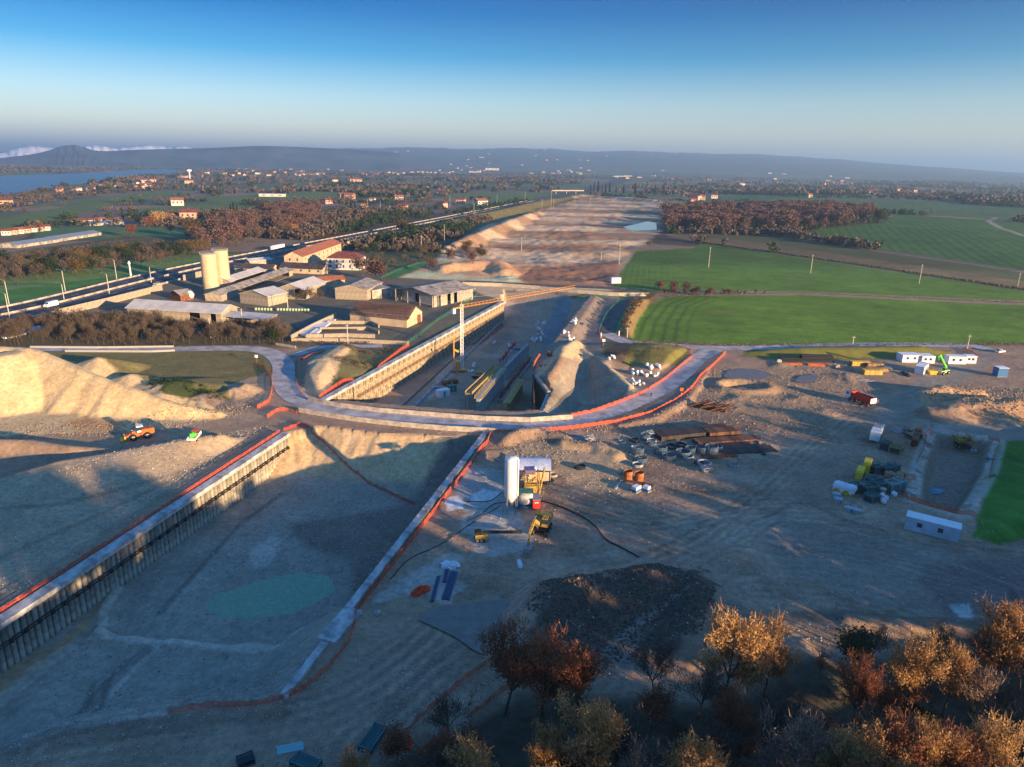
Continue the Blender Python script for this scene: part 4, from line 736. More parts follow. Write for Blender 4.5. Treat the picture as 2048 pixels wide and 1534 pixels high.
for k, (px, py, s_) in enumerate(((463, 436, 1.6), (469, 437, 1.9), (476, 437, 1.6), (1400, 414, 1.6), (246, 437, 1.3), (774, 505, .9), (694, 420, 1.5), (702, 421, 1.5), (710, 420, 1.3))):
    x, y = G(px, py); tree("cypress", ("left cypress of the dark trio behind the brown clump", "middle cypress of the dark trio behind the brown clump", "right cypress of the dark trio behind the brown clump", "single dark cypress beside the red house at the wood", "small cypress beside the terraced houses at the left", "green cypress behind the rusty trees at the villa", "left cypress of the group by the hamlet", "middle cypress of the group by the hamlet", "right cypress of the group by the hamlet")[k], "tree", CY[k % 2], (x, y, HT(x, y)), s_)
# tree belts and hedges too far to tell apart
def belt(name, label, pts, H, m, rs, per=14, cs=None):
    P = np.asarray(pts); n = len(P); h_ = H * rs.uniform(.6, 1.3, n); z = height(P[:, 0], P[:, 1]); q = rs.normal(size=(n, per, 3)); q /= np.linalg.norm(q, axis=2)[..., None]
    q = q * rs.uniform(.5, 1, (n, per, 1)) * (h_[:, None, None] * [[[.5, .5, .46]]]) + np.stack([P[:, 0], P[:, 1], z + h_ * .5], 1)[:, None, :]
    v, f = cards(q.reshape(-1, 3), cs or H * .22, rg); o = link(name, mesh_np(name, v, f, m, False)); o['kind'] = 'stuff'; o['label'] = label; return o
rs = np.random.RandomState(8)
def clear(P, m=12):
    x, y = P[:, 0], P[:, 1]; ok = dline(x, y, MWS[::4], 100)[0] > 32 + 50 * sm((y - 700) / 500) * (x > np.interp(y, MWS[:, 1], MWS[:, 0]) - 200)
    for Q in (CORR, FIELD_A, FIELD_B, FIELD_C, FIELD_D, FIELD_E, LAKE): ok &= sdpoly(x, y, Q, 300) < (-40 if Q is LAKE else -4)
    ok &= dline(x, y, MWS[::4], 260)[0] > 32 + np.clip((y - 1400) / 18, 0, 150)
    ok &= _sdpoly(x, y, PL(0, (1100, 405), (1200, 385), (1420, 398), (1430, 418), (1330, 470), (1420, 492), (1250, 520), (1150, 500))) < 0
    return P[ok]
def rnd(n, y0, y1, amp=.95):
    y = np.exp(rs.uniform(math.log(y0), math.log(y1), n)); return np.stack([rs.uniform(-amp, amp, n) * (y + 60), y], 1)
P = clear(rnd(60000, 560, 5200)); wn = fbm(P[:, 0], P[:, 1], 420, 44); hh_ = fbm(P[:, 0], P[:, 1], 60, 45)
ca, sa = math.cos(0.35), math.sin(0.35); wx = P[:, 0] + 120 * fbm(P[:, 0], P[:, 1], 300, 7); wy = P[:, 1] + 120 * fbm(P[:, 0], P[:, 1], 300, 9); U = (wx * ca + wy * sa) / 210; V_ = (-wx * sa + wy * ca) / 120; U = U + .5 * (np.floor(V_) % 2)
edge = np.maximum(np.abs(U % 1 - .5), np.abs(V_ % 1 - .5)) > .465; hs_ = _hash(np.floor(U), np.floor(V_), 6)
sel = (edge & (hs_ < .75)) | (wn > .08) | ((hh_ > .2) & (hs_ > .5)); P = P[sel]; k = _hash(np.floor(P[:, 0] / 90), np.floor(P[:, 1] / 90), 3); nr_ = P[:, 1] < 1500
lf = [PL(0, *q) for q in LFIELDS + [((0, 505), (250, 472), (420, 478), (410, 500), (100, 540), (0, 560)), ((-100, 490), (0, 470), (215, 452), (240, 470), (100, 520), (-100, 540))]]
ok = np.ones(len(P), bool)
for q in lf: ok &= sdpoly(P[:, 0], P[:, 1], q, 30) < -3
P = P[ok]; k = k[ok]; nr_ = nr_[ok]
belt("tree_belt", "brown leafless hedgerows and copses on the plain nearer the site", P[nr_ & (k < .6)], 8, L_TWIG, rs, 26, 1.3); belt("tree_belt", "dark evergreen hedges and copses on the plain nearer the site", P[nr_ & (k >= .6)], 8, L_GREEN, rs, 22, 1.3)
belt("tree_belt", "brown woods fading into the haze", P[~nr_ & (k < .65)], 10, L_TWIG, rs, 8, 4.0); belt("tree_belt", "dark woods fading into the haze", P[~nr_ & (k >= .65)], 10, L_GREEN, rs, 8, 4.0)
def along(P, step, jit): P = PL(0, *P); L = arclen(P); s = np.arange(0, L[-1], step); return np.stack([np.interp(s, L, P[:, 0]), np.interp(s, L, P[:, 1])], 1) + rs.normal(size=(len(s), 2)) * jit
belt("hedge", "dark low hedge between green field and stubble strip", along(((1390, 484), (1560, 507), (2048, 580), (2300, 612)), .9, .5), 1.5, L_TWIG, rs, 16, .3)
belt("dry_grass", "dry tall grass along the lower edge of the nearest green field", along(((1270, 686), (1500, 692), (1900, 690), (2250, 688)), .35, .6), .9, L_PALE, rs, 10, .14)
belt("dry_grass", "dry grass along the balk between the nearest green fields", along(((1345, 591), (1600, 586), (2048, 606), (2250, 614)), .8, .5), .7, L_PALE, rs, 10, .2)
belt("hedge", "dark hedge along the track beyond the reddish wood", along(((1280, 402), (1420, 408), (1500, 403)), 3, 2), 4, L_GREEN, rs, 20, .9)
belt("tree_belt", "trees around the houses at the lake shore", along(((0, 408), (130, 392), (260, 384), (420, 372), (620, 362)), 8, 10), 9, L_TWIG, rs, 20, 1.8)
belt("tree_belt", "dark trees beside the hamlet right of the earthworks", np.concatenate([along(((1480, 388), (1540, 392), (1640, 400)), 4, 12), along(((1290, 398), (1180, 392)), 4, 6), along(((1640, 398), (1800, 402), (2048, 420), (2200, 430)), 7, 14)]), 9, L_GREEN, rs, 26, 1.4)
belt("tree_belt", "brown trees around the village at the right", np.concatenate([along(((1790, 398), (2048, 412), (2150, 420)), 5, 25), along(((1640, 385), (1900, 392)), 8, 40)]), 9, L_TWIGR, rs, 20, 1.6)
belt("tree_belt", "evergreen shrubs and olive rows left of the earthworks", np.concatenate([along(((640, 455), (760, 446), (860, 430)), 4, 10), along(((900, 430), (1050, 402)), 4, 8), along(((520, 412), (660, 425), (880, 418)), 5, 20)]), 6, L_GREEN, rs, 26, 1.0)
belt("vineyard", "vineyard rows below the belt beyond the motorway", np.concatenate([along(((30 + k * 6, 512 + k * 1.2), (240 + k * 9, 482 + k * 1.8)), 3.0, .3) for k in range(14)]), 2.0, L_TWIG, rs, 6, .4)
# small lit shrubs by the pit rim
belt("bramble", "green brown bramble on the small mound left of the junction", along(((305, 785), (340, 778), (400, 788), (440, 800)), .35, 1.8), 1.0, L_GREEN, rs, 14, .16)
belt("bramble", "olive and brown scrub above the sunlit pit wall", np.concatenate([along(((690, 702), (760, 706), (790, 700)), .5, 1.6), along(((670, 730), (720, 740), (740, 730)), .4, 2.0), along(((680, 760), (700, 765)), .6, 1.5)]), 1.1, L_OLIVE, rs, 16, .16)
belt("bramble", "dry brushwood on the grassy mound by the road junction", along(((1220, 718), (1260, 722), (1330, 715)), .7, 2.5), .8, L_OLIVE, rs, 12, .14)
belt("dry_grass", "dead weeds on the verge along the compound wall", along(((580, 686), (700, 688), (790, 683)), .3, .5), 1.0, L_TWIG, rs, 12, .14)
# ---------------------------------------------------------------- buildings
CONC = mat("concrete_panel", (.40, .335, .25), .85, .6, .2, bump=.1); CONC2 = mat("weathered_concrete", (.42, .38, .31), .9, .35, .35, bump=.2); FIB = mat("fibre_cement_roof", (.34, .30, .255), .9, .3, .3); FIBL = mat("pale_sheet_roof", (.52, .50, .46), .7, .2, .1)
RBR = mat("brown_tile_roof", (.20, .115, .075), .85, .8, .3); TERR = mat("terracotta_tile", (.36, .13, .065), .85, 1.2, .3); TERD = mat("dark_red_tile", (.20, .065, .045), .85, 1.0, .35); DKR = mat("dark_sheet_roof", (.07, .058, .055), .85, .4, .3)
CREAM = mat("cream_render", (.54, .42, .28), .9, .3, .12); WHITE = mat("white_render", (.58, .56, .52), .85, .5, .15); DARK = mat("dark_opening", (.012, .012, .014), .9); GLASS = mat("window_glass", (.03, .045, .06), .15, spec=.6); GREYM = mat("grey_metal", (.30, .31, .32), .5, metal=.5); RUST = mat("rusty_steel", (.22, .085, .035), .9, 1.5, .4)
WPAINT = mat("white_paint", (.80, .80, .79), .5, .8, .06); SILOC = mat("cream_silo_metal", (.56, .44, .27), .5, .4, .08); TIMB = mat("timber_formwork", (.50, .36, .14), .85, 2, .3); YEL = mat("yellow_paint", (.70, .42, .03), .5, 1, .15); BLK = mat("black_rubber", (.015, .015, .016), .8); ORG = mat("orange_paint", (.62, .13, .025), .5, 1, .15)
RED = mat("red_paint", (.50, .035, .025), .5); GRN = mat("bright_green_paint", (.14, .62, .06), .45); BLU = mat("blue_plastic", (.03, .14, .35), .5); NET = mat("orange_netting", (.62, .105, .04), .8, 2, .3); TARP = mat("white_tarpaulin", (.72, .74, .76), .6, 1.5, .12); GMESH = mat("green_mesh", (.05, .20, .14), .8, 2, .3)
def frame(pa, pb):
    a = Vector((*G(*pa), 0)); b = Vector((*G(*pb), 0)); a.z = min(HT(a.x, a.y), HT(b.x, b.y)); d = b - a; d.z = 0; return a, math.atan2(d.y, d.x), d.length
def panels(root, L, h, m, ox, oy, rz, w=2.6, gaps=(), name="wall_panel", z0=0):
    """wall of separate upright panels, gaps left for openings"""
    n = max(1, round(L / w)); pw = L / n; key = (round(pw, 2), h, m.name)
    if key not in PM: PM[key] = MB().box((pw / 2, .1, h / 2), (pw - .06, .2, h)).mesh("wall_panel", m)
    c, s = math.cos(rz), math.sin(rz)
    for k in range(n):
        if any(g0 <= (k + .5) / n <= g1 for g0, g1 in gaps): continue
        part(name, root, PM[key], (ox + c * pw * k, oy + s * pw * k, z0), rz)
PM = {}
def roofmesh(L, W, h, rise, ov, m, axis='x', t=.22, hip=0, flat_m=None):
    mb = MB()
    if axis == 'x':
        for sgn in (0, 1):
            y0, y1 = (-ov, W / 2) if sgn == 0 else (W + ov, W / 2); z0 = h - rise * ov / (W / 2); P = [(-ov, y0, z0), (L + ov, y0, z0), (L + ov - hip, y1, h + rise), (-ov + hip, y1, h + rise)]
            mb.add(P + [(x, y, z - t) for x, y, z in P], [(0, 1, 2, 3), (7, 6, 5, 4), (0, 4, 5, 1), (1, 5, 6, 2), (2, 6, 7, 3), (3, 7, 4, 0)])
        if hip:
            for x0, xs in ((-ov, -ov + hip), (L + ov, L + ov - hip)): mb.add([(x0, -ov, h - rise * ov / (W / 2)), (x0, W + ov, h - rise * ov / (W / 2)), (xs, W / 2, h + rise)], [(0, 1, 2)])
    else:
        for sgn in (0, 1):
            x0, x1 = (-ov, L / 2) if sgn == 0 else (L + ov, L / 2); z0 = h - rise * ov / (L / 2); P = [(x0, -ov, z0), (x0, W + ov, z0), (x1, W + ov, h + rise), (x1, -ov, h + rise)]
            mb.add(P + [(x, y, z - t) for x, y, z in P], [(0, 1, 2, 3), (7, 6, 5, 4), (0, 4, 5, 1), (1, 5, 6, 2), (2, 6, 7, 3), (3, 7, 4, 0)])
    return mb.mesh("roof", m)
def hall(name, label, pa, pb, W, h, rise, wm, rm, axis='x', ov=.5, gf=(), gr=(), gl=(), pan=True, cat="building", hip=0, wins=None):
    a, rz, L = frame(pa, pb); r = thing(name, label, cat, a, rz)
    if pan: panels(r, L, h, wm, 0, 0, 0, gaps=gf); panels(r, W, h, wm, L, 0, math.pi / 2, gaps=gr); panels(r, W, h, wm, .2, 0, math.pi / 2, gaps=gl); part("rear_wall", r, MB().box((L / 2, W - .1, h / 2), (L - .4, .2, h), m=wm).mesh("rear_wall"))
    else: part("wall", r, MB().box((L / 2, W / 2, h / 2), (L, W, h), m=wm).mesh("wall"))
    if not hip:
        g = MB()
        for x, y in ((.02, 0), (L - .22, 0)) if axis == 'x' else ((0, .02), (0, W - .22)):
            if axis == 'x': g.prism([(0, h), (W, h), (W / 2, h + rise - .25)], x, x + .2, ax='X')
            else: g.prism([(0, h), (L, h), (L / 2, h + rise - .25)], y, y + .2)
        part("gable", r, g.mesh("gable", wm))
    part("roof", r, roofmesh(L, W, h, rise, ov, rm, axis, hip=hip))
    if pan: part("floor_slab", r, MB().box((L / 2, W / 2, .06), (L - .5, W - .5, .12), m=CONC2).mesh("floor_slab"))
    for (face, u, z, w_, hh) in (wins or ()):
        k = (w_, hh)
        if k not in WM: WM[k] = (MB().box((0, 0, 0), (w_, .08, hh), m=GLASS).mesh("window"), MB().box((0, 0, -hh / 2 - .06), (w_ + .3, .3, .12), m=WHITE).mesh("sill"))
        p = {'f': (u * L, -.02, z), 'r': (L + .02, u * W, z), 'l': (-.02, u * W, z)}[face]; wo_ = part("window", r, WM[k][0], p, 0 if face == 'f' else math.pi / 2); part("sill", wo_, WM[k][1])
    return r, L
WM = {}
hall("long_shed", "long low shed with pale ridged roof in front of the twin silos", (257, 637), (444, 649), 13, 5.3, 2.6, CONC, FIBL, gf=((.66, .70), (.73, .78), (.81, .86), (.9, .97)), ov=.7)
hall("barn", "small hall with a striped sheet roof left of the bare yard trees", (481, 606), (537, 613), 14, 5.2, 2.4, CONC, FIBL, 'y')
hall("barn", "pale roofed hall behind the bare yard trees", (556, 597), (608, 600), 26, 5.6, 2.8, CONC, FIBL, 'y', gf=((.75, .95),), gr=((.05, .12),))
hall("barn", "grey roofed hall between the white villa and the columned hall", (671, 598), (735, 601), 24, 6.0, 2.2, CONC, FIB, 'y', gr=((.3, .36), (.55, .6), (.8, .85)))
r, L = hall("portal_hall", "largest grey roofed hall with open columned front beside the sunlit pit wall", (792, 601), (868, 615), 30, 6.4, 2.4, CONC2, FIB, 'y', ov=1.2, gf=((0, 1),), gr=((.1, .18), (.3, .38), (.5, .58)))
for k in range(4): part("column", r, MB().box((0, 0, 3.2), (.6, .6, 6.4), m=CONC).mesh("column") if k == 0 else bpy.data.meshes["column"], (.5 + k * (L - 1) / 3, -.6, 0))
part("inner_wall", r, MB().box((L / 2, 4.0, 3.1), (L - .8, .2, 6.1), m=WHITE).mesh("inner_wall")); part("door", r, MB().box((L * .45, 3.86, 2.4), (3.6, .1, 4.8), m=DARK).mesh("door"))
r, L = hall("tiled_building", "brown tiled building with two stepped roofs beside the bunker walls", (706, 642), (819, 654), 12, 5.0, 3.4, CREAM, RBR, ov=.4, pan=False)
q = part("lower_roof", r, MB().add([(-.3, -2.4, 3.6), (L + .3, -2.4, 3.6), (L + .3, .1, 4.6), (-.3, .1, 4.6), (-.3, -2.4, 3.4), (L + .3, -2.4, 3.4), (L + .3, .1, 4.4), (-.3, .1, 4.4)], [(0, 1, 2, 3), (7, 6, 5, 4), (0, 4, 5, 1), (1, 5, 6, 2), (2, 6, 7, 3), (3, 7, 4, 0)]).mesh("lower_roof", RBR)); part("lower_wall", r, MB().box((L / 2, -1.1, 1.75), (L, 2.2, 3.5), m=CREAM).mesh("lower_wall"))
tm = MB().box((0, -3.25, 1.72), (.22, 6.9, .12), rx=math.atan(3.4 / 6)).mesh("tile_row", RBR); t2 = MB().box((0, 3.25, 1.72), (.22, 6.9, .12), rx=-math.atan(3.4 / 6)).mesh("tile_row", RBR)
for k in range(int(L / .9)): part("tile_row", r, tm, (k * .9 + .4, 6, 5.16))
part("gutter", r, MB().tube((-.3, -.5, 4.75), (L + .3, -.5, 4.75), .14, 6).mesh("gutter", GREYM)); part("gate", r, MB().box((L + .03, 9, 2), (.1, 3.4, 4), m=RUST).mesh("gate"))
hall("long_barn", "long open sided barn running back from the twin silos", (444, 603), (586, 551), 9, 3.6, 1.6, CONC, FIB, gf=((.2, .95),)); hall("long_barn", "second long barn with pale roof behind the silos", (462, 577), (532, 553), 10, 4.2, 1.8, CONC, FIBL, gf=((.1, .95),))
hall("dark_roofed_barn", "low barn with dark roof and orange gable below the long villa", (560, 545), (645, 549), 11, 3.6, 2.6, CREAM, DKR, pan=False, wins=[('f', .2 * k + .1, 2, 1.2, 1.2) for k in range(5)]); hall("dark_roofed_barn", "dark roofed stable wing left of the barn with the orange gable", (470, 545), (545, 547), 10, 3.2, 2.2, CREAM, DKR, pan=False, wins=[('f', .2 * k + .1, 2, 1, 1) for k in range(5)])
hall("pale_roof_shed", "small pale roofed shed left of the long villa", (500, 531), (545, 527), 9, 3, 1.4, CONC, FIBL, pan=False); hall("brick_shed", "reddish flat gabled shed right of the pale roofed hall", (640, 575), (690, 572), 9, 4, 1.8, CREAM, TERR, pan=False); hall("blue_grey_shed", "low shaded shed between the two largest halls", (745, 598), (788, 594), 22, 4.6, .8, CONC2, FIB, 'y', pan=False)
hall("villa", "long cream villa with orange tiled roof beside the motorway", (607, 536), (683, 506), 13, 8, 3.2, CREAM, TERR, pan=False, wins=[('f', .06 + .11 * k, z, 1.0, 1.7) for k in range(9) for z in (2.2, 5.6)] + [('l', .3, 5.6, 1, 1.7), ('l', .7, 5.6, 1, 1.7)])
hall("villa", "white two storey villa with dark red hipped roof", (655, 539), (720, 541), 14, 8.2, 3.4, WHITE, TERD, pan=False, hip=6, wins=[('f', .1 + .2 * k, z, 1.1, 1.8) for k in range(5) for z in (2.4, 5.8)] + [('r', .2 + .3 * k, z, 1.1, 1.8) for k in range(3) for z in (2.4, 5.8)])
hall("field_hut", "small tank shed with rust coloured wall beside the twin silos", (340, 598), (362, 603), 7, 3.6, 1.6, RUST, FIB, 'y', pan=False)
# canopy beside the long shed
a, rz, L = frame((452, 648), (537, 655)); r = thing("canopy", "pale lean-to canopy on thin posts right of the long shed", "canopy", a, rz); part("roof", r, MB().add([(-1, -.6, 3.6), (L + .6, -.6, 3.6), (L + .6, 7, 4.6), (-1, 7, 4.6), (-1, -.6, 3.45), (L + .6, -.6, 3.45), (L + .6, 7, 4.45), (-1, 7, 4.45)], [(0, 1, 2, 3), (7, 6, 5, 4), (0, 4, 5, 1), (1, 5, 6, 2), (2, 6, 7, 3), (3, 7, 4, 0)]).mesh("roof", FIBL))
pm = MB().tube((0, 0, 0), (0, 0, 3.5), .1, 6).mesh("post", GREYM)
for k in range(6): part("post", r, pm, (k * L / 5, 0, 0)); 
part("rear_wall", r, MB().box((L / 2, 6.8, 2.1), (L, .2, 4.2), m=CONC).mesh("rear_wall"))
# silos
def silo(px, py, lb, R=4.2, Hs=20.5):
    x, y = G(px, py); r = thing("grain_silo", lb, "silo", (x, y, 0)); prof = []
    for k in range(21): z = Hs * k / 20; prof += [(R, z), (R + .05, z + .08), (R, z + .16)]
    part("body", r, MB().lathe(prof, n=28).mesh("body", SILOC, True)); part("top_cap", r, MB().lathe([(R + .12, Hs), (R + .12, Hs + .3), (.4, Hs + 1.0)], n=28).mesh("top_cap", SILOC)); rl = MB()
    for k in range(20): t = 6.283 * k / 20; t2_ = t + 6.283 / 20; A = (R * math.cos(t), R * math.sin(t)); B = (R * math.cos(t2_), R * math.sin(t2_)); rl.tube((*A, Hs + .2), (*A, Hs + 1.4), .06, 4); rl.tube((*A, Hs + 1.4), (*B, Hs + 1.4), .06, 4)
    part("railing", r, rl.mesh("railing", GREYM)); lad = MB(); lad.tube((-R - .2, -.2, 0), (-R - .2, -.2, Hs + 1), .06, 4); lad.tube((-R - .2, .3, 0), (-R - .2, .3, Hs + 1), .06, 4); [lad.tube((-R - .2, -.2, .5 + .6 * k), (-R - .2, .3, .5 + .6 * k), .04, 4) for k in range(34)]; part("ladder", r, lad.mesh("ladder", GREYM)); return r
silo(424, 584, "left cream silo of the tall twin pair with rail on top"); silo(447, 574, "right cream silo of the tall twin pair with rail on top")
x, y = G(380, 597); r = thing("tank", "white round tank end beside the rusty hut", "tank", (x, y, 0), .5); part("shell", r, MB().lathe([(.2, -5), (1.6, -4.6), (2.0, -3.5), (2.0, 1.5), (1.6, 2.6), (.2, 3)], (0, 0, 2.4), 16, ax='Y').mesh("shell", WPAINT, True)); [part("saddle", r, MB().box((0, yy, .5), (2.6, .5, 1.0), m=CONC2).mesh("saddle")) for yy in (-3, 1)]
# wrapped bales
bm_ = MB().lathe([(.3, -.62), (.68, -.55), (.75, 0), (.68, .55), (.3, .62)], (0, 0, .72), 12, ax='X').mesh("bale", mat("pale_green_wrap", (.36, .50, .30), .4, 3, .15), True)
for k in range(17):
    x, y = G(512 + k * 6.0 + (8 if k > 5 else 0), 621 + .12 * k); o = link("hay_bale", bm_, None, (x, y, HT(x, y)), rng.uniform(-.15, .15)); tag(o, "pale green wrapped bale in the row behind the canopy", "bale", "wrapped bales behind the canopy")
for k in range(9):
    x, y = G(268 + k * 5.2, 590 - k * 1.1); o = link("hay_bale", bm_, None, (x, y, HT(x, y)), .5 + rng.uniform(-.15, .15)); tag(o, "pale green wrapped bale under the motorway noise wall", "bale", "wrapped bales at the noise wall")
# ---- walls made of separate panels / segments
def seg_wall(name, label, cat, P, h, t, seg, m, z0=None, pname="segment", taper=1.0, grade=True, gap=.05):
    P = np.asarray(P); L = arclen(P); n = max(1, round(L[-1] / seg)); sl_ = L[-1] / n; mid = [float(np.interp(L[-1] / 2, L, P[:, k])) for k in (0, 1)]; r = thing(name, label, cat, (*mid, 0)); me = None
    me = MB().box((0, 0, h / 2), (sl_ - gap, t, h), taper=1).mesh(pname, m) if taper == 1.0 else MB().prism([(-t / 2, 0), (t / 2, 0), (t / 2 * .45, h * .35), (t / 2 * .35, h), (-t / 2 * .35, h), (-t / 2 * .45, h * .35)], -sl_ / 2 + gap / 2, sl_ / 2 - gap / 2).mesh(pname, m)
    for k in range(n):
        s = (k + .5) * sl_; a = np.array([np.interp(s - sl_ / 2, L, P[:, j]) for j in (0, 1)]); b = np.array([np.interp(s + sl_ / 2, L, P[:, j]) for j in (0, 1)]); c = (a + b) / 2; d = b - a; rz = math.atan2(d[1], d[0]); z = HT(*c) if z0 is None else z0
        part(pname, r, me, (c[0] - mid[0], c[1] - mid[1], z - .02), rz if taper == 1.0 else rz - math.pi / 2)
    return r
seg_wall("noise_wall", "beige noise wall along the near side of the motorway", "wall", PL(0, (106, 637), (215, 610), (325, 581)), 3.4, .3, 4, CONC); seg_wall("noise_wall", "short noise wall end left of the twin silos", "wall", PL(0, (367, 562), (412, 551)), 3.4, .3, 4, CONC); seg_wall("noise_wall", "pale noise wall above the orange roofed villa", "wall", PL(0, (680, 494), (735, 481), (790, 470)), 3.2, .3, 4, CONC)
for off, lab in ((-15.6, "grey concrete barrier on the near edge of the motorway"), (15.8, "grey concrete barrier on the far edge of the motorway"), (0.0, "grey concrete barrier on the motorway median")):
    Q = para(MWS, off); Q = Q[(Q[:, 1] > 240) & (Q[:, 1] < 1500)]; seg_wall("crash_barrier", lab, "barrier", Q, 1.1 if off else 1.3, .5, 9 if off else 9, CONC2)
seg_wall("jersey_barrier", "continuous white concrete barrier wall at the far end of the deep pit", "barrier", PL(0, (925, 571), (1000, 573), (1080, 579), (1150, 586), (1230, 592), (1300, 593)), 2.1, .5, 6, mat("pale_concrete", (.46, .41, .33), .85, .5, .2))
WCON = mat("white_concrete", (.50, .43, .345), .85, .5, .2)
seg_wall("jersey_barrier", "pale concrete barrier row on the far side of the embankment road", "barrier", PL(0, (617, 801), (660, 812), (750, 824), (850, 832), (960, 841), (1060, 844), (1145, 838)), 1.35, .7, 6.4, WCON, z0=0.1, taper=.5, pname="barrier_block"); seg_wall("jersey_barrier", "pale concrete barrier row on the near side of the embankment road", "barrier", PL(0, (598, 824), (690, 840), (790, 852), (890, 861), (990, 866)), 1.35, .7, 6.4, WCON, z0=0.1, taper=.5, pname="barrier_block")
seg_wall("boundary_wall", "low compound wall of concrete panels behind the weedy verge", "wall", PL(0, (583, 684), (690, 684), (775, 688), (818, 690)), 1.6, .2, 3, CONC); seg_wall("boundary_wall", "low slab wall at the road junction", "wall", PL(0, (552, 690), (592, 697)), 1.0, .3, 4, CONC2)
for P, h, lb in ((((583, 678), (625, 655), (672, 633)), 2.6, "long diagonal bunker silo wall at the left"), (((655, 648), (742, 648), (758, 656)), 2.2, "rear bunker silo wall"), (((640, 661), (735, 660), (758, 668)), 2.2, "middle bunker silo wall"), (((613, 676), (690, 674), (750, 676)), 2.4, "front bunker silo wall"), (((612, 676), (636, 659)), 1.6, "short end wall of the bunker silos")):
    seg_wall("bunker_wall", lb, "wall", PL(0, *P), h * .7, .5, 3.2, CONC)
tp = mat("black_tarpaulin", (.03, .03, .035), .5, 2, .4)
for pts, m, lb in ((((600, 668), (640, 646), (672, 638), (655, 650), (625, 672)), TARP, "white sheeting stretched along the diagonal bunker wall"), (((645, 658), (700, 655), (712, 659), (650, 661)), tp, "dark tyre weighted sheet between two bunker walls"), (((590, 650), (625, 640), (640, 645), (600, 660)), tp, "dark sheeting with white spots behind the diagonal wall"), (((0, 668), (60, 655), (100, 650), (70, 662), (10, 676)), TARP, "snow white sheeting beside the motorway at the left edge")):
    P = PL(.5, *pts); x, y = P.mean(0); bmm = bmesh.new(); vs = [bmm.verts.new((p[0] - x, p[1] - y, .5 + .25 * rng.random())) for p in spl(list(P) + [P[0]], 4)[:-1]] + [bmm.verts.new((p[0] - x, p[1] - y, 0)) for p in spl(list(P) + [P[0]], 4)[:-1]]; n = len(vs) // 2; bmm.faces.new(vs[:n]); [bmm.faces.new((vs[i], vs[(i + 1) % n], vs[n + (i + 1) % n], vs[n + i])) for i in range(n)]; bmesh.ops.recalc_face_normals(bmm, faces=bmm.faces[:]); me = bpy.data.meshes.new("tarpaulin"); bmm.to_mesh(me); bmm.free(); me.materials.append(m); tag(link("tarpaulin", me, None, (x, y, HT(x, y) + .05)), lb, "tarpaulin")
# guard rails by the road left
for P, lb in ((((60, 696), (200, 697), (348, 695)), "steel guard rail along the back of the road at the left"), (((130, 704), (300, 705), (350, 703)), "steel guard rail along the front of the road at the left")):
    seg_wall("guard_rail", lb, "guard rail", PL(0, *P), .8, .12, 4, mat("galvanised_rail", (.55, .55, .52), .4, metal=.4), pname="rail_section")
# ---- sky line: snow mountains
def mountain(name, label, pts, R, m, base=-20):
    P = []
    for px, py in pts:
        d = ray(px, py); k = R / math.hypot(d[0], d[1]); P.append((d[0] * k, d[1] * k, HCAM + d[2] * k))
    P = spl(P, 6); n = len(P); rs_ = np.random.RandomState(len(pts)); V = []; rows = 9
    for i in range(rows):
        f = i / (rows - 1)
        for j in range(n):
            x, y, z = P[j]; q = 1 - .16 * f; V.append((x * q, y * q, max(base, base + (z - base) * (1 - f)**1.15 + (z - base) * (.14 * (rs_.rand() - .5) * (0 < i < rows - 1) + .05 * math.sin(j * 1.7 + i) * (0 < i < rows - 1)))))
    for j in range(n): x, y, z = P[j]; V.append((x * 1.06, y * 1.06, base))
    F = [(i * n + j, (i + 1) * n + j, (i + 1) * n + j + 1, i * n + j + 1) for i in range(rows - 1) for j in range(n - 1)] + [(rows * n + j, j, j + 1, rows * n + j + 1) for j in range(n - 1)]
    return struct(link(name, mesh_np(name, V, F, m, False)), label)
SNOW = mat("snow", (.85, .86, .90), .7); ROCK = mat("mountain_rock", (.055, .07, .075), .95, .003, .4)
mountain("mountain", "snow covered range on the far left skyline", [(-220, 330), (-120, 306), (-60, 300), (0, 306), (30, 297), (60, 292), (100, 295), (150, 301), (170, 292), (200, 291), (230, 296), (260, 293), (310, 290), (340, 295), (365, 292), (400, 300), (440, 306)], 8600, SNOW, -20)
mountain("mountain", "dark peak standing in front of the snow range", [(-220, 345), (-100, 325), (0, 316), (60, 309), (100, 300), (120, 293), (147, 290), (165, 294), (200, 302), (260, 300), (330, 298), (420, 296), (520, 292), (620, 295), (720, 300), (800, 306)], 7600, ROCK, -20)
# ---- overpass
a = G(1103, 388); b = G(1166, 388); r = thing("overpass", "white concrete overpass crossing the motorway in the distance", "bridge", (*a, 0), math.atan2(b[1] - a[1], b[0] - a[0])); L = math.hypot(b[0] - a[0], b[1] - a[1]); part("deck", r, MB().box((L / 2, 0, 8), (L, 9, 1.4), m=WCON).mesh("deck")); part("parapet", r, MB().box((L / 2, -4.6, 9.2), (L, .3, 1.2), m=WCON).mesh("parapet")); pr = MB().box((0, 0, 3.6), (1.6, 7, 7.3), m=CONC).mesh("pier"); [part("pier", r, pr, (L * f, 0, 0)) for f in (.12, .45, .75)]
a = G(1225, 357); b = G(1262, 356); r = thing("overpass", "second smaller overpass where the motorway fades into haze", "bridge", (*a, 0), math.atan2(b[1] - a[1], b[0] - a[0])); L = math.hypot(b[0] - a[0], b[1] - a[1]); part("deck", r, MB().box((L / 2, 0, 12), (L, 12, 4), m=WCON).mesh("deck")); [part("pier", r, pr, (L * f, 0, 2), scale=(3, 2, 1.2)) for f in (.2, .8)]
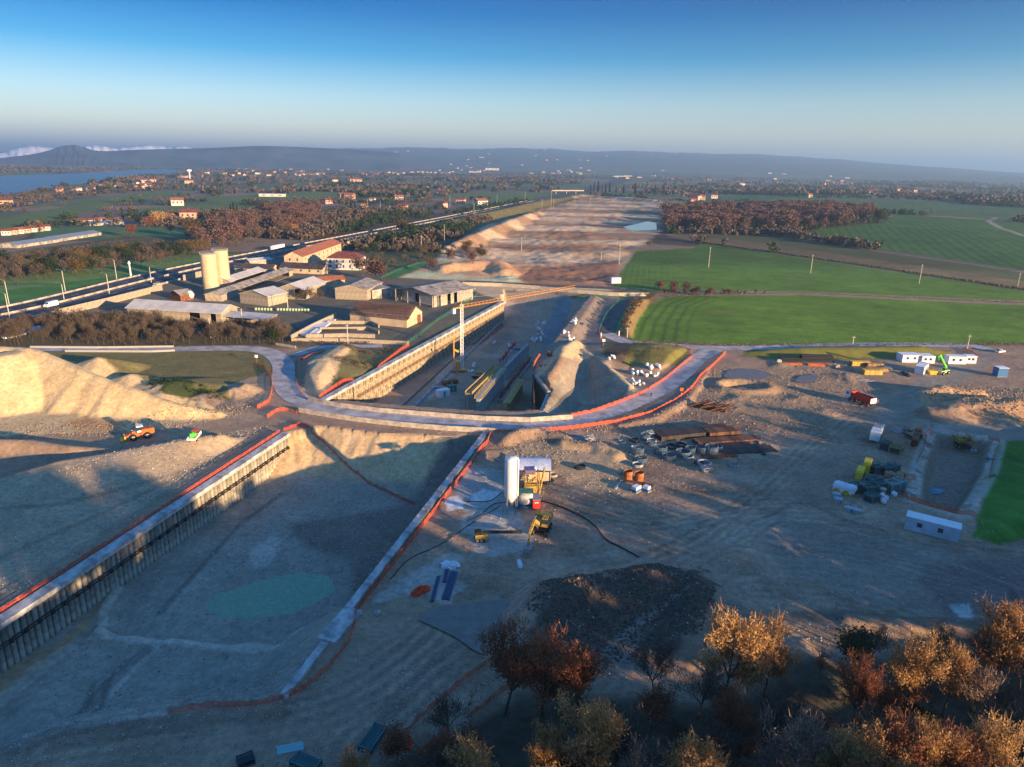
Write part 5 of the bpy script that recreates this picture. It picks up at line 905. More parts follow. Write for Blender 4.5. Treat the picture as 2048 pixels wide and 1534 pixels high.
# ---- houses
hw = [MB().box((0, 0, 2.7), (10, 8, 5.4), m=m).mesh("wall") for m in (WHITE, CREAM, mat("pink_render", (.6, .36, .27), .9, .4, .1))]; hr = []
for m in (TERR, TERD): q = MB().prism([(-4.7, 5.2), (4.7, 5.2), (0, 7.6)], -5.5, 5.5, ax='X'); hr.append(q.mesh("roof", m))
fw = MB().box((0, 0, 3), (10, 8, 6), m=WHITE).mesh("wall"); fr = MB().box((0, 0, 6.2), (10.6, 8.6, .4), m=FIBL).mesh("roof"); wmh = MB().box((0, 0, 0), (1.2, .1, 1.3), m=DARK).mesh("window")
def house(px, py, wpx, k=None, label="", group=None, name="house", rz=None, hs_=1.0, dep=1.0):
    x, y = G(px, py); z = float(height(np.array([x]), np.array([y]))[0]) if y > 1200 else HT(x, y); ppm = FPX / math.sqrt(x * x + y * y); s_ = wpx / ppm / 10; k = rng.randrange(3) if k is None else k
    r = thing(name, label, "house" if name == "house" else "building", (x, y, z - .3), rng.uniform(-.7, .7) if rz is None else rz, group); zs = min(s_, 1.6) * hs_ if name == "house" else hs_
    r.scale = (s_, s_ * dep, max(zs, .8))
    if name == "house": part("wall", r, hw[k]); part("roof", r, hr[rng.randrange(2)])
    else: part("wall", r, fw); part("roof", r, fr)
    if wpx > 11:
        for u in (-3.2, 0, 3.2): part("window", r, wmh, (u, -4.03, 3.4))
    return r
for px, py, w_, lb in ((8, 413, 22, "pale house cut by the left edge above the lake fields"), (285, 367, 14, "farmhouse on the lake side hill crest, left one of two"), (300, 366, 16, "farmhouse on the lake side hill crest, right one of two"), (281, 378, 14, "white cottage below the two hill crest farmhouses"), (378, 438, 26, "long white house behind the yellow green tree"), (356, 413, 20, "white farm hidden among dark trees on the left plain"),
        (378, 368, 14, "orange roofed barn on the hill right of the water tower"), (665, 365, 16, "house with orange roof right of the hill hamlet"), (712, 364, 22, "wide orange roofed farm above the fields"), (700, 397, 16, "low house with orange gable at the centre left hamlet"), (690, 396, 22, "wide shaded farmhouse beside the low orange gabled one"), (745, 402, 10, "small pink house of the hamlet"),
        (798, 402, 16, "white house in the hamlet with dark trees"), (805, 421, 18, "lit cream house nearest the motorway hamlet"), (882, 392, 16, "tall cream house with dark side near the motorway"), (885, 416, 16, "yellow green house near the motorway"), (922, 409, 16, "low house with orange roof right of the yellow green one"), (960, 412, 24, "low red roofed shed beside the motorway bank"), (728, 416, 10, "small cottage among the olive rows"), (656, 409, 14, "shaded small barn left of the hamlet"),
        (1388, 402, 22, "dark red farmhouse at the end of the reddish wood"), (1402, 401, 14, "pink house next to the dark red farmhouse"), (1428, 396, 12, "cream cottage behind the reddish wood"), (1384, 405, 10, "white lean-to house before the red farmhouse"), (1640, 388, 12, "square cream house at the hazy tree line"), (1618, 399, 10, "small white hut at the edge of the far green field"), (1745, 392, 18, "orange lit farmhouse alone on the far field edge"), (1480, 370, 14, "house on the slope behind the dark pines"),
        (600, 344, 12, "church like house of the hill hamlet"), (1158, 347, 9, "white block house left of the far motorway"), (960, 338, 12, "low white works hall beside the large factory"), (340, 510 - 72, 14, "white annex left of the long white house")):
    house(px, py, w_, label=lb)
for k, (px, py) in enumerate([(150 + i * 13, 449 - i * .8) for i in range(5)] + [(222, 447), (238, 446)]): house(px, py, 13, 1 if k % 2 else 0, "red roofed terraced house of the row above the greenhouses", "terraced houses above the greenhouses", rz=.35)
for k in range(7): house(14 + k * 13, 470 - k * 1.6, 13, k % 2, "red roofed house of the cluster left of the greenhouses", "house cluster left of the greenhouses", rz=.4)
for lb, gp, pts in (("small pale house in the hazy lakeside town", "houses of the lakeside town", [(120 + i * 14 + rng.uniform(-4, 4), 382 - i * .9 + rng.uniform(-3, 3)) for i in range(14)] + [(360 + i * 9 + rng.uniform(-3, 3), 352 - i * .25 + rng.uniform(-6, 5)) for i in range(24)]),
                    ("small house with orange roof in the hill hamlet", "houses of the hill hamlet", [(590 + i * 7, 350 + rng.uniform(-2, 2)) for i in range(9)]), ("pale block of the industrial strip on the plain", "blocks of the industrial strip", [(725 + i * 9, 349 - i * .25 + rng.uniform(-3, 3)) for i in range(28)]),
                    ("tiny white house in the haze beyond the earthworks", "white houses beyond the earthworks", [(1058 + rng.uniform(0, 130), 346 + rng.uniform(-9, 4)) for i in range(14)] + [(1230 + rng.uniform(0, 200), 350 + rng.uniform(-12, 12)) for i in range(16)]), ("small house of the village on the right horizon", "houses of the right hand village", [(1535 + rng.uniform(0, 170), 366 + rng.uniform(-14, 8)) for i in range(12)] + [(1800 + i * 8.5 + rng.uniform(-4, 4), 384 + i * .95 + rng.uniform(-7, 7)) for i in range(30)]),
                    ("faint pale house far out on the hazy plain", "faint houses on the hazy plain", [(rng.uniform(430, 1400), rng.uniform(333, 344)) for i in range(34)])):
    for px, py in pts: house(px, py, rng.uniform(5.5, 9) * (1 if py > 345 else .7), label=lb, group=gp, hs_=.9)
house(984, 343, 26, label="large white factory block on the horizon", name="factory", rz=.1, hs_=3.0, dep=.5); house(950, 345, 22, label="wide pale factory left of the large white one", name="factory", rz=.1, hs_=2.0, dep=.5); house(545, 392, 46, label="long pale flat roofed barn on the left plain", name="barn", rz=.1, hs_=.9, dep=.3)
for pa, pb, lb in (((120, 483), (203, 470), "longer grey greenhouse roof at the left"), ((36, 496), (118, 484), "shorter grey greenhouse roof at the left edge"), ((180, 452), (248, 449), "curved pale hall beside the terraced houses")): hall("greenhouse", lb, pa, pb, 16, 2.6, 1.8, CONC2, mat("greenhouse_film", (.24, .27, .29), .4, .3, .1), pan=False)
x, y = G(380, 358); z = height(np.array([x]), np.array([y]))[0]; r = thing("water_tower", "white mushroom water tower on the left plain", "tower", (x, y, z)); part("shaft", r, MB().tube((0, 0, 0), (0, 0, 24), 2.5, 12, 2.0).mesh("shaft", WPAINT)); part("tank", r, MB().lathe([(2, 22), (9, 29), (9, 32), (1, 34)], n=20).mesh("tank", WPAINT, True))
x, y = G(1551, 338); z = height(np.array([x]), np.array([y]))[0]; r = thing("tower", "slim memorial tower in the haze on the right", "tower", (x, y, z)); part("shaft", r, MB().tube((0, 0, 0), (0, 0, 75), 13, 12, 9).mesh("shaft", WPAINT)); part("top", r, MB().tube((0, 0, 75), (0, 0, 80), 12, 12, 5).mesh("top", WPAINT))
# ---------------------------------------------------------------- pit walls
def at(P, L, s): return np.array([np.interp(s, L, P[:, k]) for k in (0, 1)])
PILE = mat("bored_pile_concrete", (.37, .335, .265), .95, .35, .3, bump=.2); BEAM = mat("capping_beam_concrete", (.47, .46, .43), .85, .5, .25); WAL = mat("waler_steel", (.035, .028, .022), .7); WALR = mat("rusty_waler", (.26, .15, .08), .85, 1, .3)
def pile_wall(lb, P, inward, depth, sp, rad, off, bw, wal, walz, pm, zend=None, n_anchor=0, top=.55):
    P = np.asarray(P, float); L = arclen(P); d = (P[-1] - P[0]) / np.linalg.norm(P[-1] - P[0]); nrm = np.array([-d[1], d[0]]) * inward; r = thing("pile_wall", lb, "retaining wall", (*P[0], 0)); n = int(L[-1] / sp)
    pm_ = MB().tube((0, 0, -depth - 1.0), (0, 0, .1), rad, 10, m=pm).mesh("pile"); rz = math.atan2(d[1], d[0])
    for k in range(min(n, 296)):
        c = at(P, L, (k + .5) * sp) + nrm * (off + .05 * math.sin(k * 2.3)); part("pile", r, pm_, (c[0] - P[0][0], c[1] - P[0][1], 0), k * 1.7)
    back = P + nrm * (off - rad * .6); q = MB()
    q.add([(back[0][0] - P[0][0], back[0][1] - P[0][1], -depth - 1), (back[-1][0] - P[0][0], back[-1][1] - P[0][1], -depth - 1), (back[-1][0] - P[0][0], back[-1][1] - P[0][1], .1), (back[0][0] - P[0][0], back[0][1] - P[0][1], .1)] + [(back[j][0] - P[0][0] - nrm[0] * .5, back[j][1] - P[0][1] - nrm[1] * .5, z) for j, z in ((0, -depth - 1), (-1, -depth - 1), (-1, .1), (0, .1))], [(0, 1, 2, 3), (7, 6, 5, 4), (0, 4, 5, 1), (3, 2, 6, 7), (0, 3, 7, 4), (1, 5, 6, 2)]); part("backing", r, q.mesh("backing", mat("dark_soil_wall", (.10, .085, .065), .95, 1, .3)))  # dark sheet behind the piles, showing between them
    ns = max(1, round(L[-1] / 9)); sl_ = L[-1] / ns; bmsh = MB().box((0, 0, 0), (sl_ - .06, bw, .9), m=BEAM).mesh("capping_beam")
    for k in range(ns): c = at(P, L, (k + .5) * sl_) + nrm * (off + rad - bw / 2 + .35); part("capping_beam", r, bmsh, (c[0] - P[0][0], c[1] - P[0][1], top - .45), rz)
    if wal:
        for dz in (-.28, .28):
            a = P[0] + nrm * (off + rad + .15) - P[0] + d * 2; b = P[-1] + nrm * (off + rad + .15) - P[0] - d * 1; part("waler", r, MB().tube((*a, walz + dz), (*b, walz + dz), .16, 4).mesh("waler", wal))
        am = MB().box((0, 0, 0), (.5, .5, .7), m=wal).mesh("anchor_head")
        for k in range(n_anchor): c = at(P, L, (k + .5) * L[-1] / n_anchor) + nrm * (off + rad + .3); part("anchor_head", r, am, (c[0] - P[0][0], c[1] - P[0][1], walz), rz)
    return r
pile_wall("wall of round concrete piles along the left side of the shaded pit", [WLs, WL1], -1, 8.2, 1.12, .47, 1.0, 2.3, WAL, -3.3, PILE, n_anchor=50)
W2 = PL(0, (640, 801), (700, 768), (1003, 604)); PILE2 = mat("sunlit_pile_concrete", (.34, .275, .185), .95, 1.0, .35, bump=.3)
pile_wall("tall sunlit pile wall along the left side of the deep pit", [W2[1], W2[2]], -1, 10.4, 1.15, .5, 1.2, 2.2, WALR, -4.6, PILE2, n_anchor=48); pile_wall("short angled end of the sunlit pile wall next to the road", [W2[0], W2[1]], -1, 10.4, 1.15, .5, 1.0, 2.0, WALR, -4.6, PILE2)
RB = PL(0, (978, 866), (700, 1229)); pile_wall("straight capping beam wall along the right side of the shaded pit", [RB[1], RB[0]], 1, 8.2, 1.2, .5, .6, 1.5, None, 0, PILE)
for P, w_, lb in ((PL(0, (708, 1222), (652, 1286)), 3.2, "widened end slab of the right capping beam"), (PL(0, (650, 1290), (566, 1398)), 1.2, "half buried continuation of the right capping beam")): 
    d = P[1] - P[0]; c = P.mean(0); o = link("concrete_slab", MB().box((0, 0, 0), (float(np.linalg.norm(d)), w_, .7), m=BEAM).mesh("concrete_slab"), None, (c[0], c[1], .22), math.atan2(d[1], d[0])); tag(o, lb, "slab")
# ---------------------------------------------------------------- fences
def net_mat(name, col, a=.30):
    m = mat(name, col, .8, 2, .25); n = m.node_tree; b = n.nodes['Principled BSDF']; t = n.nodes.new('ShaderNodeBsdfTransparent'); mx = n.nodes.new('ShaderNodeMixShader'); mx.inputs[0].default_value = 1 - a; n.links.new(t.outputs[0], mx.inputs[1]); n.links.new(b.outputs[0], mx.inputs[2]); n.links.new(mx.outputs[0], n.nodes['Material Output'].inputs[0]); return m
N_OR = net_mat("orange_net", (.78, .13, .045), .42); N_RD = net_mat("red_net", (.55, .06, .035), .35); N_GR = net_mat("green_net", (.03, .14, .10), .55); POST = mat("fence_post", (.42, .16, .08), .8)
def fence(name, lb, P, h, m, step=2.6, z=None, rails=False, dense=.6, cat="fence", pm=POST, lean=.25, blend=None):
    P = np.asarray(P, float); L = arclen(P); ss = np.arange(0, L[-1] + dense * .5, dense); base = np.stack([np.interp(ss, L, P[:, 0]), np.interp(ss, L, P[:, 1])], 1)
    zz = height(base[:, 0], base[:, 1]) if z is None else np.full(len(ss), float(z)); o0 = base[0]; r = thing(name, lb, cat, (*o0, 0)); rs_ = np.random.RandomState(int(abs(P[0][0] * 7)) % 9999); V = []
    T = np.gradient(base, axis=0); T /= np.linalg.norm(T, axis=1)[:, None] + 1e-9; N = np.stack([-T[:, 1], T[:, 0]], 1); sag = np.abs(np.sin(ss / step * math.pi)); wob = rs_.normal(size=len(ss)) * .06
    for f in (0, .5, 1):
        zt = zz + .05 + f * (h * (1 - .22 * (1 - sag) * 0 - .18 * sag) + wob * 1.0); off = N * ((rs_.rand(len(ss)) - .5) * lean * (.3 + f))[:, None]; V.append(np.concatenate([base + off - o0, zt[:, None]], 1))
    V = np.concatenate(V); n = len(ss); F = [(i + k * n, i + 1 + k * n, i + 1 + (k + 1) * n, i + (k + 1) * n) for k in (0, 1) for i in range(n - 1)]; part("netting", r, mesh_np("netting", V, F, m, False)); pk = (round(h, 1), pm.name)
    if pk not in PK: PK[pk] = MB().tube((0, 0, -.2), (0, 0, h + .12), .05, 5, m=pm).mesh("post")
    for s in np.arange(0, L[-1], step)[:290]: c = at(P, L, s); part("post", r, PK[pk], (c[0] - o0[0], c[1] - o0[1], HT(*c) if z is None else z))
    if rails:
        for f in (.55, 1.0):
            q = MB(); sp_ = list(range(0, n, 4)) + [n - 1]; q.path([(base[i][0] - o0[0], base[i][1] - o0[1], zz[i] + h * f) for i in sp_], .05, 4); part("rail", r, q.mesh("rail", pm))
    return r
PK = {}
def off_line(P, d): P = np.asarray(P, float); T = np.gradient(P, axis=0); T /= np.linalg.norm(T, axis=1)[:, None]; return P + np.stack([-T[:, 1], T[:, 0]], 1) * d
fence("safety_fence", "long orange mesh fence along the left pile wall of the shaded pit", off_line([WLs, (WLs + WL1) / 2, WL1], 1.1), 1.15, N_RD, rails=True)
for lb, h, m, rl, pts in (
    ("orange netting running down from the embankment corner into the shaded pit", 1.0, N_RD, False, ((568, 862), (600, 850), (640, 862), (700, 893), (770, 925), (828, 950))), ("orange netting at the left start of the near barrier row", 1.1, N_OR, False, ((535, 836), (556, 822), (575, 822), (600, 830))),
    ("orange netting round the inside of the left road bend", 1.2, N_OR, True, ((505, 728), (530, 736), (543, 755), (545, 780), (538, 805), (515, 818))), ("low orange netting right of the left road bend", .9, N_OR, False, ((593, 722), (592, 760), (598, 782), (612, 798))), ("orange netting beside the triangular sand heap", .9, N_OR, False, ((608, 728), (628, 714), (648, 704))),
    ("red railing along the top of the sunlit pile wall", 1.3, N_RD, True, ((636, 800), (688, 764), (720, 762), (745, 746), (800, 703), (818, 692))), ("orange netting on the inner side of the right hand road curve", 1.2, N_OR, False, ((1143, 834), (1190, 824), (1240, 806), (1290, 785), (1330, 760), (1360, 735), (1384, 716), (1380, 703), (1350, 693))),
    ("orange netting on the outer side of the right hand road curve", 1.2, N_OR, False, ((990, 866), (1060, 866), (1150, 858), (1230, 846), (1300, 828), (1350, 803), (1385, 780), (1402, 755), (1430, 728), (1452, 706))), ("orange netting along the right capping beam of the shaded pit", 1.2, N_RD, True, ((984, 868), (972, 892), (900, 985), (800, 1112), (715, 1222), (708, 1240))),
    ("orange netting from the beam end down to the lower left", 1.1, N_OR, False, ((712, 1240), (700, 1285), (660, 1335), (610, 1380), (560, 1402), (500, 1414), (430, 1416), (336, 1430))), ("upper of two orange netting lines leaving the wood", 1.1, N_OR, False, ((985, 1335), (978, 1326), (930, 1360), (880, 1405), (830, 1448), (815, 1470), (812, 1490))), ("lower orange netting line beside the russet trees", 1.1, N_OR, False, ((1030, 1370), (985, 1405), (932, 1448))),
    ("short orange netting at the lower edge", 1.0, N_OR, False, ((870, 1500), (845, 1518), (825, 1534))), ("orange netting west of the small rectangular pit", 1.1, N_OR, False, ((1862, 862), (1852, 880), (1846, 905), (1832, 932))), ("orange netting beside the rusty sheet piles", 1.1, N_OR, False, ((1842, 866), (1834, 885), (1826, 905))),
    ("orange netting at the upper right corner of the small pit", 1.1, N_OR, False, ((1975, 882), (1992, 886), (1996, 902), (1984, 925), (1976, 965))), ("orange netting round the lower side of the small pit", 1.2, N_OR, False, ((1828, 966), (1806, 972), (1800, 992), (1812, 1006), (1860, 1022), (1955, 1042))), ("orange netting behind the field gate", 1.2, N_OR, False, ((1198, 664), (1202, 678), (1208, 692))), ("orange netting on the right road shoulder by the cabins", 1.0, N_OR, False, ((1925, 698), (1945, 706), (1955, 716)))):
    fence("safety_fence", lb, PL(0, *pts), h, m, rails=rl)
fence("safety_fence", "red and orange fence along the right wall of the deep pit", PL(0, (1172, 602), (1150, 630), (1122, 664), (1092, 706), (1066, 745)), 2.0, N_OR, rails=True, lean=.6)
fence("mesh_fence", "green mesh fence on top of the sunlit pile wall", PL(0, (806, 696), (880, 640), (935, 606), (955, 590), (952, 585)), 1.5, N_GR, pm=GMESH, rails=True); fence("mesh_fence", "green mesh fence beside the shaded lane", PL(0, (1198, 662), (1212, 632), (1238, 602)), 2.0, N_GR, pm=GMESH); fence("mesh_fence", "wire yard fence on posts in front of the bare thicket at the long shed", PL(0, (262, 648), (350, 655), (420, 662)), 1.4, net_mat("wire_net", (.3, .29, .26), .75), pm=GREYM)
fence("mesh_fence", "dark green netting on the rough bank left of the earthworks", PL(0, (762, 557), (800, 540), (840, 527), (900, 526)), 1.6, N_GR, pm=GMESH)
# ---------------------------------------------------------------- inside the deep pit
def block(name, lb, cat, px, py, z, size, m, rz=0.0, dz=0.0, extra=None):
    x, y = G(px, py, z); o = link(name, MB().box((0, 0, size[2] / 2), size, m=m).mesh(name), None, (x, y, z + dz), rz); tag(o, lb, cat); return o
def wall_run(name, lb, pa, pb, ztop, zbot, t, m, cat="wall", top=None, seg=None):
    a = np.array(G(*pa, ztop)); b = np.array(G(*pb, ztop)); d = b - a; L = float(np.linalg.norm(d)); rz = math.atan2(d[1], d[0]); r = thing(name, lb, cat, (*a, zbot), rz); n = max(1, round(L / (seg or 6))); sm_ = MB().box((L / n / 2, 0, (ztop - zbot) / 2), (L / n - .04, t, ztop - zbot), m=m).mesh("wall_section")
    for k in range(n): part("wall_section", r, sm_, (k * L / n, 0, 0))
    H_ = ztop - zbot
    if top:
        for yy in (-t / 2 - .9, t / 2 + .1):
            bm2 = MB().box((L / 2, yy + .4, H_ - .05), (L, .8, .1), m=TIMB).mesh("walkway_board"); part("walkway_board", r, bm2)
            br = MB(); [br.tube((k * L / n, yy + .4, H_), (k * L / n, yy + .4, H_ + 1.1), .05, 4) for k in range(n + 1)]; br.tube((0, yy + .4, H_ + 1.1), (L, yy + .4, H_ + 1.1), .05, 4); br.tube((0, yy + .4, H_ + .55), (L, yy + .4, H_ + .55), .05, 4); part("guard_rail", r, br.mesh("guard_rail", TIMB))
    return r
BCON = mat("fresh_concrete", (.36, .38, .38), .8, .4, .2)
wall_run("tunnel_wall", "central concrete wall with timber walkway on top inside the deep pit", (956, 797), (1006, 736), -3, -12, 1.2, BCON, top=True); wall_run("tunnel_wall", "far stretch of the central concrete wall in the deep pit", (1010, 733), (1056, 687), -4.5, -12, 1.0, BCON)
wall_run("tunnel_wall", "second shorter wall with lit timber formwork in the deep pit", (1012, 806), (1044, 758), -4.5, -13, .8, TIMB, top=True); wall_run("kerb_wall", "long low concrete kerb along the deep pit floor", (822, 818), (1008, 636), -9.4, -10.4, .8, BCON, cat="kerb"); wall_run("kerb_wall", "concrete strip beside the dark trench in the deep pit", (1085, 740), (1150, 640), -6.5, -10.5, 1.2, BCON, cat="kerb"); wall_run("kerb_wall", "long low brown kerb along the left of the deep pit floor", (800, 815), (930, 695), -9.6, -10.4, .5, mat("brown_kerb", (.2, .13, .09)), cat="kerb")
fw = thing("formwork_tray", "lit timber formwork tray left of the central wall top", "formwork", (*G(944, 790, -3.5), -3.5), math.atan2(*(np.array(G(1000, 735, -3.5)) - np.array(G(944, 790, -3.5)))[::-1])); Lf = float(np.linalg.norm(np.array(G(1000, 735, -3.5)) - np.array(G(944, 790, -3.5))))
part("bed", fw, MB().box((Lf / 2, 1.2, .1), (Lf, 2.4, .15), m=TIMB).mesh("bed")); [part("side_board", fw, MB().box((Lf / 2, y, .6), (Lf, .12, 1.1), m=TIMB).mesh("side_board")) for y in (0, 2.4)]; lg = MB().tube((0, 0, -8), (0, 0, 0), .12, 5, m=GREYM).mesh("prop"); [part("prop", fw, lg, (k * Lf / 8, yy, 0)) for k in range(9) for yy in (.1, 2.3)]; pl_ = MB().box((0, 1.2, .25), (.25, 2.2, .15), m=TIMB).mesh("joist"); [part("joist", fw, pl_, (k * Lf / 24 + .3, 0, 0)) for k in range(24)]
def rebar_row(lb, pa, pb, z, n, h):
    a = np.array(G(*pa, z)); b = np.array(G(*pb, z)); r = thing("rebar_row", lb, "rebar", (*a, z)); q = MB()
    for k in range(n): c = (b - a) * k / n; [q.tube((c[0] + rng.uniform(-.6, .6), c[1] + rng.uniform(-.6, .6), 0), (c[0] + rng.uniform(-.7, .7), c[1] + rng.uniform(-.7, .7), h * rng.uniform(.7, 1.1)), .07, 3) for _ in range(3)]
    part("bars", r, q.mesh("bars", mat("red_rebar", (.38, .05, .03), .8)))['kind'] = 'stuff'
    base = MB(); base.box(((b - a)[0] / 2, (b - a)[1] / 2, -1), (float(np.linalg.norm(b - a)), 1.6, 2.0), math.atan2(*(b - a)[::-1])); part("footing", r, base.mesh("footing", BCON))
rebar_row("row of red starter bars between the two pit walls", (1000, 800), (1060, 722), -9, 60, 2.2); rebar_row("row of red starter bars behind the central wall", (1000, 728), (1030, 690), -9.5, 40, 2.0); rebar_row("bundle of red bars below the pale spur of soil", (1078, 743), (1092, 738), -.3, 12, 2.2)
# white big bags
BAGM = []
for k in range(4):
    q = MB(); q.blob((0, 0, .5), (.55, .55, .55), 8, 5, jit=.12); q.add([(-.5, -.1, .8), (-.35, -.1, 1.15), (-.2, -.1, .85), (-.5, .1, .8), (-.35, .1, 1.15), (-.2, .1, .85)], [(0, 1, 2), (5, 4, 3), (0, 3, 4, 1), (1, 4, 5, 2)]); BAGM.append(q.mesh("bag", TARP, True))
def bags(lb, group, pts, n, z=None, sx=1.2, sy=1.0, stack=.35):
    for px, py in pts:
        c = G(px, py, z) if z is not None else GT(px, py)[:2]
        for k in range(n):
            x = c[0] + rng.uniform(-sx, sx); y = c[1] + rng.uniform(-sy, sy); zz = (z if z is not None else HT(x, y)) + (rng.random() < stack) * .8; tag(link("bulk_bag", BAGM[k % 4], None, (x, y, zz), rng.uniform(0, 6), rng.uniform(.85, 1.25)), lb, "bag", group)
bags("white bulk bag in the upper row beside the grassy mound", "bulk bags upper row by the mound", [(1298, 737), (1308, 738), (1322, 739)], 4); bags("white bulk bag in the middle row beside the grassy mound", "bulk bags middle row by the mound", [(1262, 748), (1272, 749), (1284, 750), (1296, 752), (1312, 753)], 3, sx=1); bags("white bulk bag in the lower row beside the road curve", "bulk bags lower row by the road", [(1262, 765), (1272, 769), (1282, 772)], 4)
bags("white bag in the small heap left of the grassy mound", "bags left of the mound", [(1222, 719), (1230, 717)], 3); bags("white bag beside the red fence of the deep pit", "bags beside the red fence", [(1146, 648), (1148, 643), (1132, 667), (1142, 681)], 4); bags("white bag in the long heap along the deep pit trench", "bags along the pit trench", [(1078, 682), (1068, 684), (1082, 672), (1080, 660), (1086, 652), (1104, 628), (1092, 645), (1076, 650)], 6, z=-10, sx=1.8, sy=3); bags("white bag lying near the central pit wall", "bags near the central wall", [(1018, 705), (1020, 695), (950, 735), (940, 745)], 4, z=-10)
bags("white bag lying on the deep pit floor", "bags on the pit floor", [(985, 688), (926, 706)], 2, z=-10)
x, y = G(885, 790, -10)
for k, (px, py, lb, m, sz) in enumerate(((886, 792, "white site box on the deep pit floor nearer the wall", WPAINT, (4.5, 2.4, 2.4)), (903, 782, "green shaded box beside the white one in the deep pit", GMESH, (3, 2.4, 2.2)), (900, 768, "brown container in the deep pit", RUST, (6, 2.4, 1.2)))):
    x, y = G(px, py, -10); r = thing("site_box", lb, "box", (x, y, -10), .65); part("body", r, MB().box((0, 0, sz[2] / 2), sz, m=m).mesh("body")); part("lid", r, MB().box((0, 0, sz[2] + .06), (sz[0] + .2, sz[1] + .2, .12), m=m).mesh("lid")); part("door", r, MB().box((0, -sz[1] / 2 - .03, sz[2] * .45), (.9, .06, sz[2] * .8), m=GREYM).mesh("door"))
# ---------------------------------------------------------------- crane
cb = np.array(G(924, 742, -10)); r = thing("tower_crane", "white and orange self erecting crane standing in the deep pit", "crane", (*cb, -10)); ORC = mat("crane_orange", (.75, .32, .05), .5); zt = 27.0
part("undercarriage", r, MB().box((0, 0, .7), (3.4, 3.4, .4), m=ORC).box((-1.5, -1.5, .3), (.6, .6, .6), m=ORC).box((1.5, 1.5, .3), (.6, .6, .6), m=ORC).mesh("undercarriage")); part("counterweight", r, MB().box((-1.6, -.6, 2.6), (1.6, 2.2, 3.4), m=ORC).mesh("counterweight"))
q = MB()
for k in range(18):
    z0, z1 = 1 + k * 1.45, 1 + (k + 1) * 1.45
    for sx, sy in ((-1, -1), (1, -1), (1, 1), (-1, 1)): q.tube((sx * .5, sy * .5, z0), (sx * .5, sy * .5, z1), .11, 4)
    for a_, b_ in (((-1, -1), (1, -1)), ((1, -1), (1, 1)), ((1, 1), (-1, 1)), ((-1, 1), (-1, -1))): q.tube((a_[0] * .6, a_[1] * .6, z0), (b_[0] * .6, b_[1] * .6, z1), .08, 3); q.tube((a_[0] * .6, a_[1] * .6, z1), (b_[0] * .6, b_[1] * .6, z1), .08, 3)
part("mast", r, q.mesh("mast", WPAINT)); je = np.array(G(1150, 575, 15)) - cb; jd = je / np.linalg.norm(je); q = MB(); Lj = float(np.linalg.norm(je)); nj = int(Lj / 2.2); rzj = math.atan2(jd[1], jd[0])
for k in range(nj):
    a_, b_ = k * Lj / nj, (k + 1) * Lj / nj
    for y0, z0 in ((-.5, 0), (.5, 0), (0, 1.0)): q.tube((a_, y0, z0), (b_, y0, z0), .06, 4)
    q.tube((a_, -.5, 0), (b_, .5, 0), .06, 3); q.tube((a_, -.5, 0), ((a_ + b_) / 2, 0, 1.0), .06, 3); q.tube(((a_ + b_) / 2, 0, 1.0), (b_, .5, 0), .06, 3)
part("jib", r, q.mesh("jib", ORC), (0, 0, zt - 1), (0, math.atan2(-(25 - (zt - 1)), Lj), rzj)); part("counter_jib", r, MB().box((-2.6, 0, .2), (5.2, 1.0, .4), m=ORC).mesh("counter_jib"), (0, 0, zt - 1), rzj); part("tower_head", r, MB().tube((0, 0, zt - 1), (-.5, 0, zt + 3), .2, 5, .1).mesh("tower_head", ORC)); q = MB(); q.tube((-.5 * math.cos(rzj), -.5 * math.sin(rzj), zt + 2.9), (jd[0] * Lj * .6, jd[1] * Lj * .6, zt - .4), .05, 3); q.tube((-.5, 0, zt + 2.9), (-5 * jd[0], -5 * jd[1], zt - .6), .05, 3); part("tie_rod", r, q.mesh("tie_rod", GREYM)); part("ballast", r, MB().box((-4.6, 0, -.9), (1.4, 1.2, 1.8), m=WPAINT).mesh("ballast"), (0, 0, zt - 1), rzj)
x, y = G(908, 745, -10); r = thing("leader_pole", "orange steel pole standing upright left of the crane", "pole", (x, y, -10)); part("shaft", r, MB().tube((0, 0, 0), (0, 0, 14.5), .22, 8).mesh("shaft", ORC)); part("foot", r, MB().box((0, 0, .2), (1.2, 1.2, .4), m=RUST).mesh("foot")); part("bracket", r, MB().box((1.1, 0, 9), (2, .5, .7), m=YEL, ry=.4).mesh("bracket"))
# sheet metal hollow wall at the bowl (dark timber shoring)
wall_run("shoring_wall", "dark plank shoring wall at the end of the right trench", (1070, 830), (1066, 748), -.6, -12, .4, RUST); wall_run("kerb_wall", "pale concrete kerb curling round the shoring wall", (1072, 748), (1098, 782), .4, -1.0, 1.0, WCON, cat="kerb"); wall_run("kerb_wall", "pale concrete kerb running down to the road", (1098, 784), (1080, 826), -.6, -2.6, 1.0, BEAM, cat="kerb")
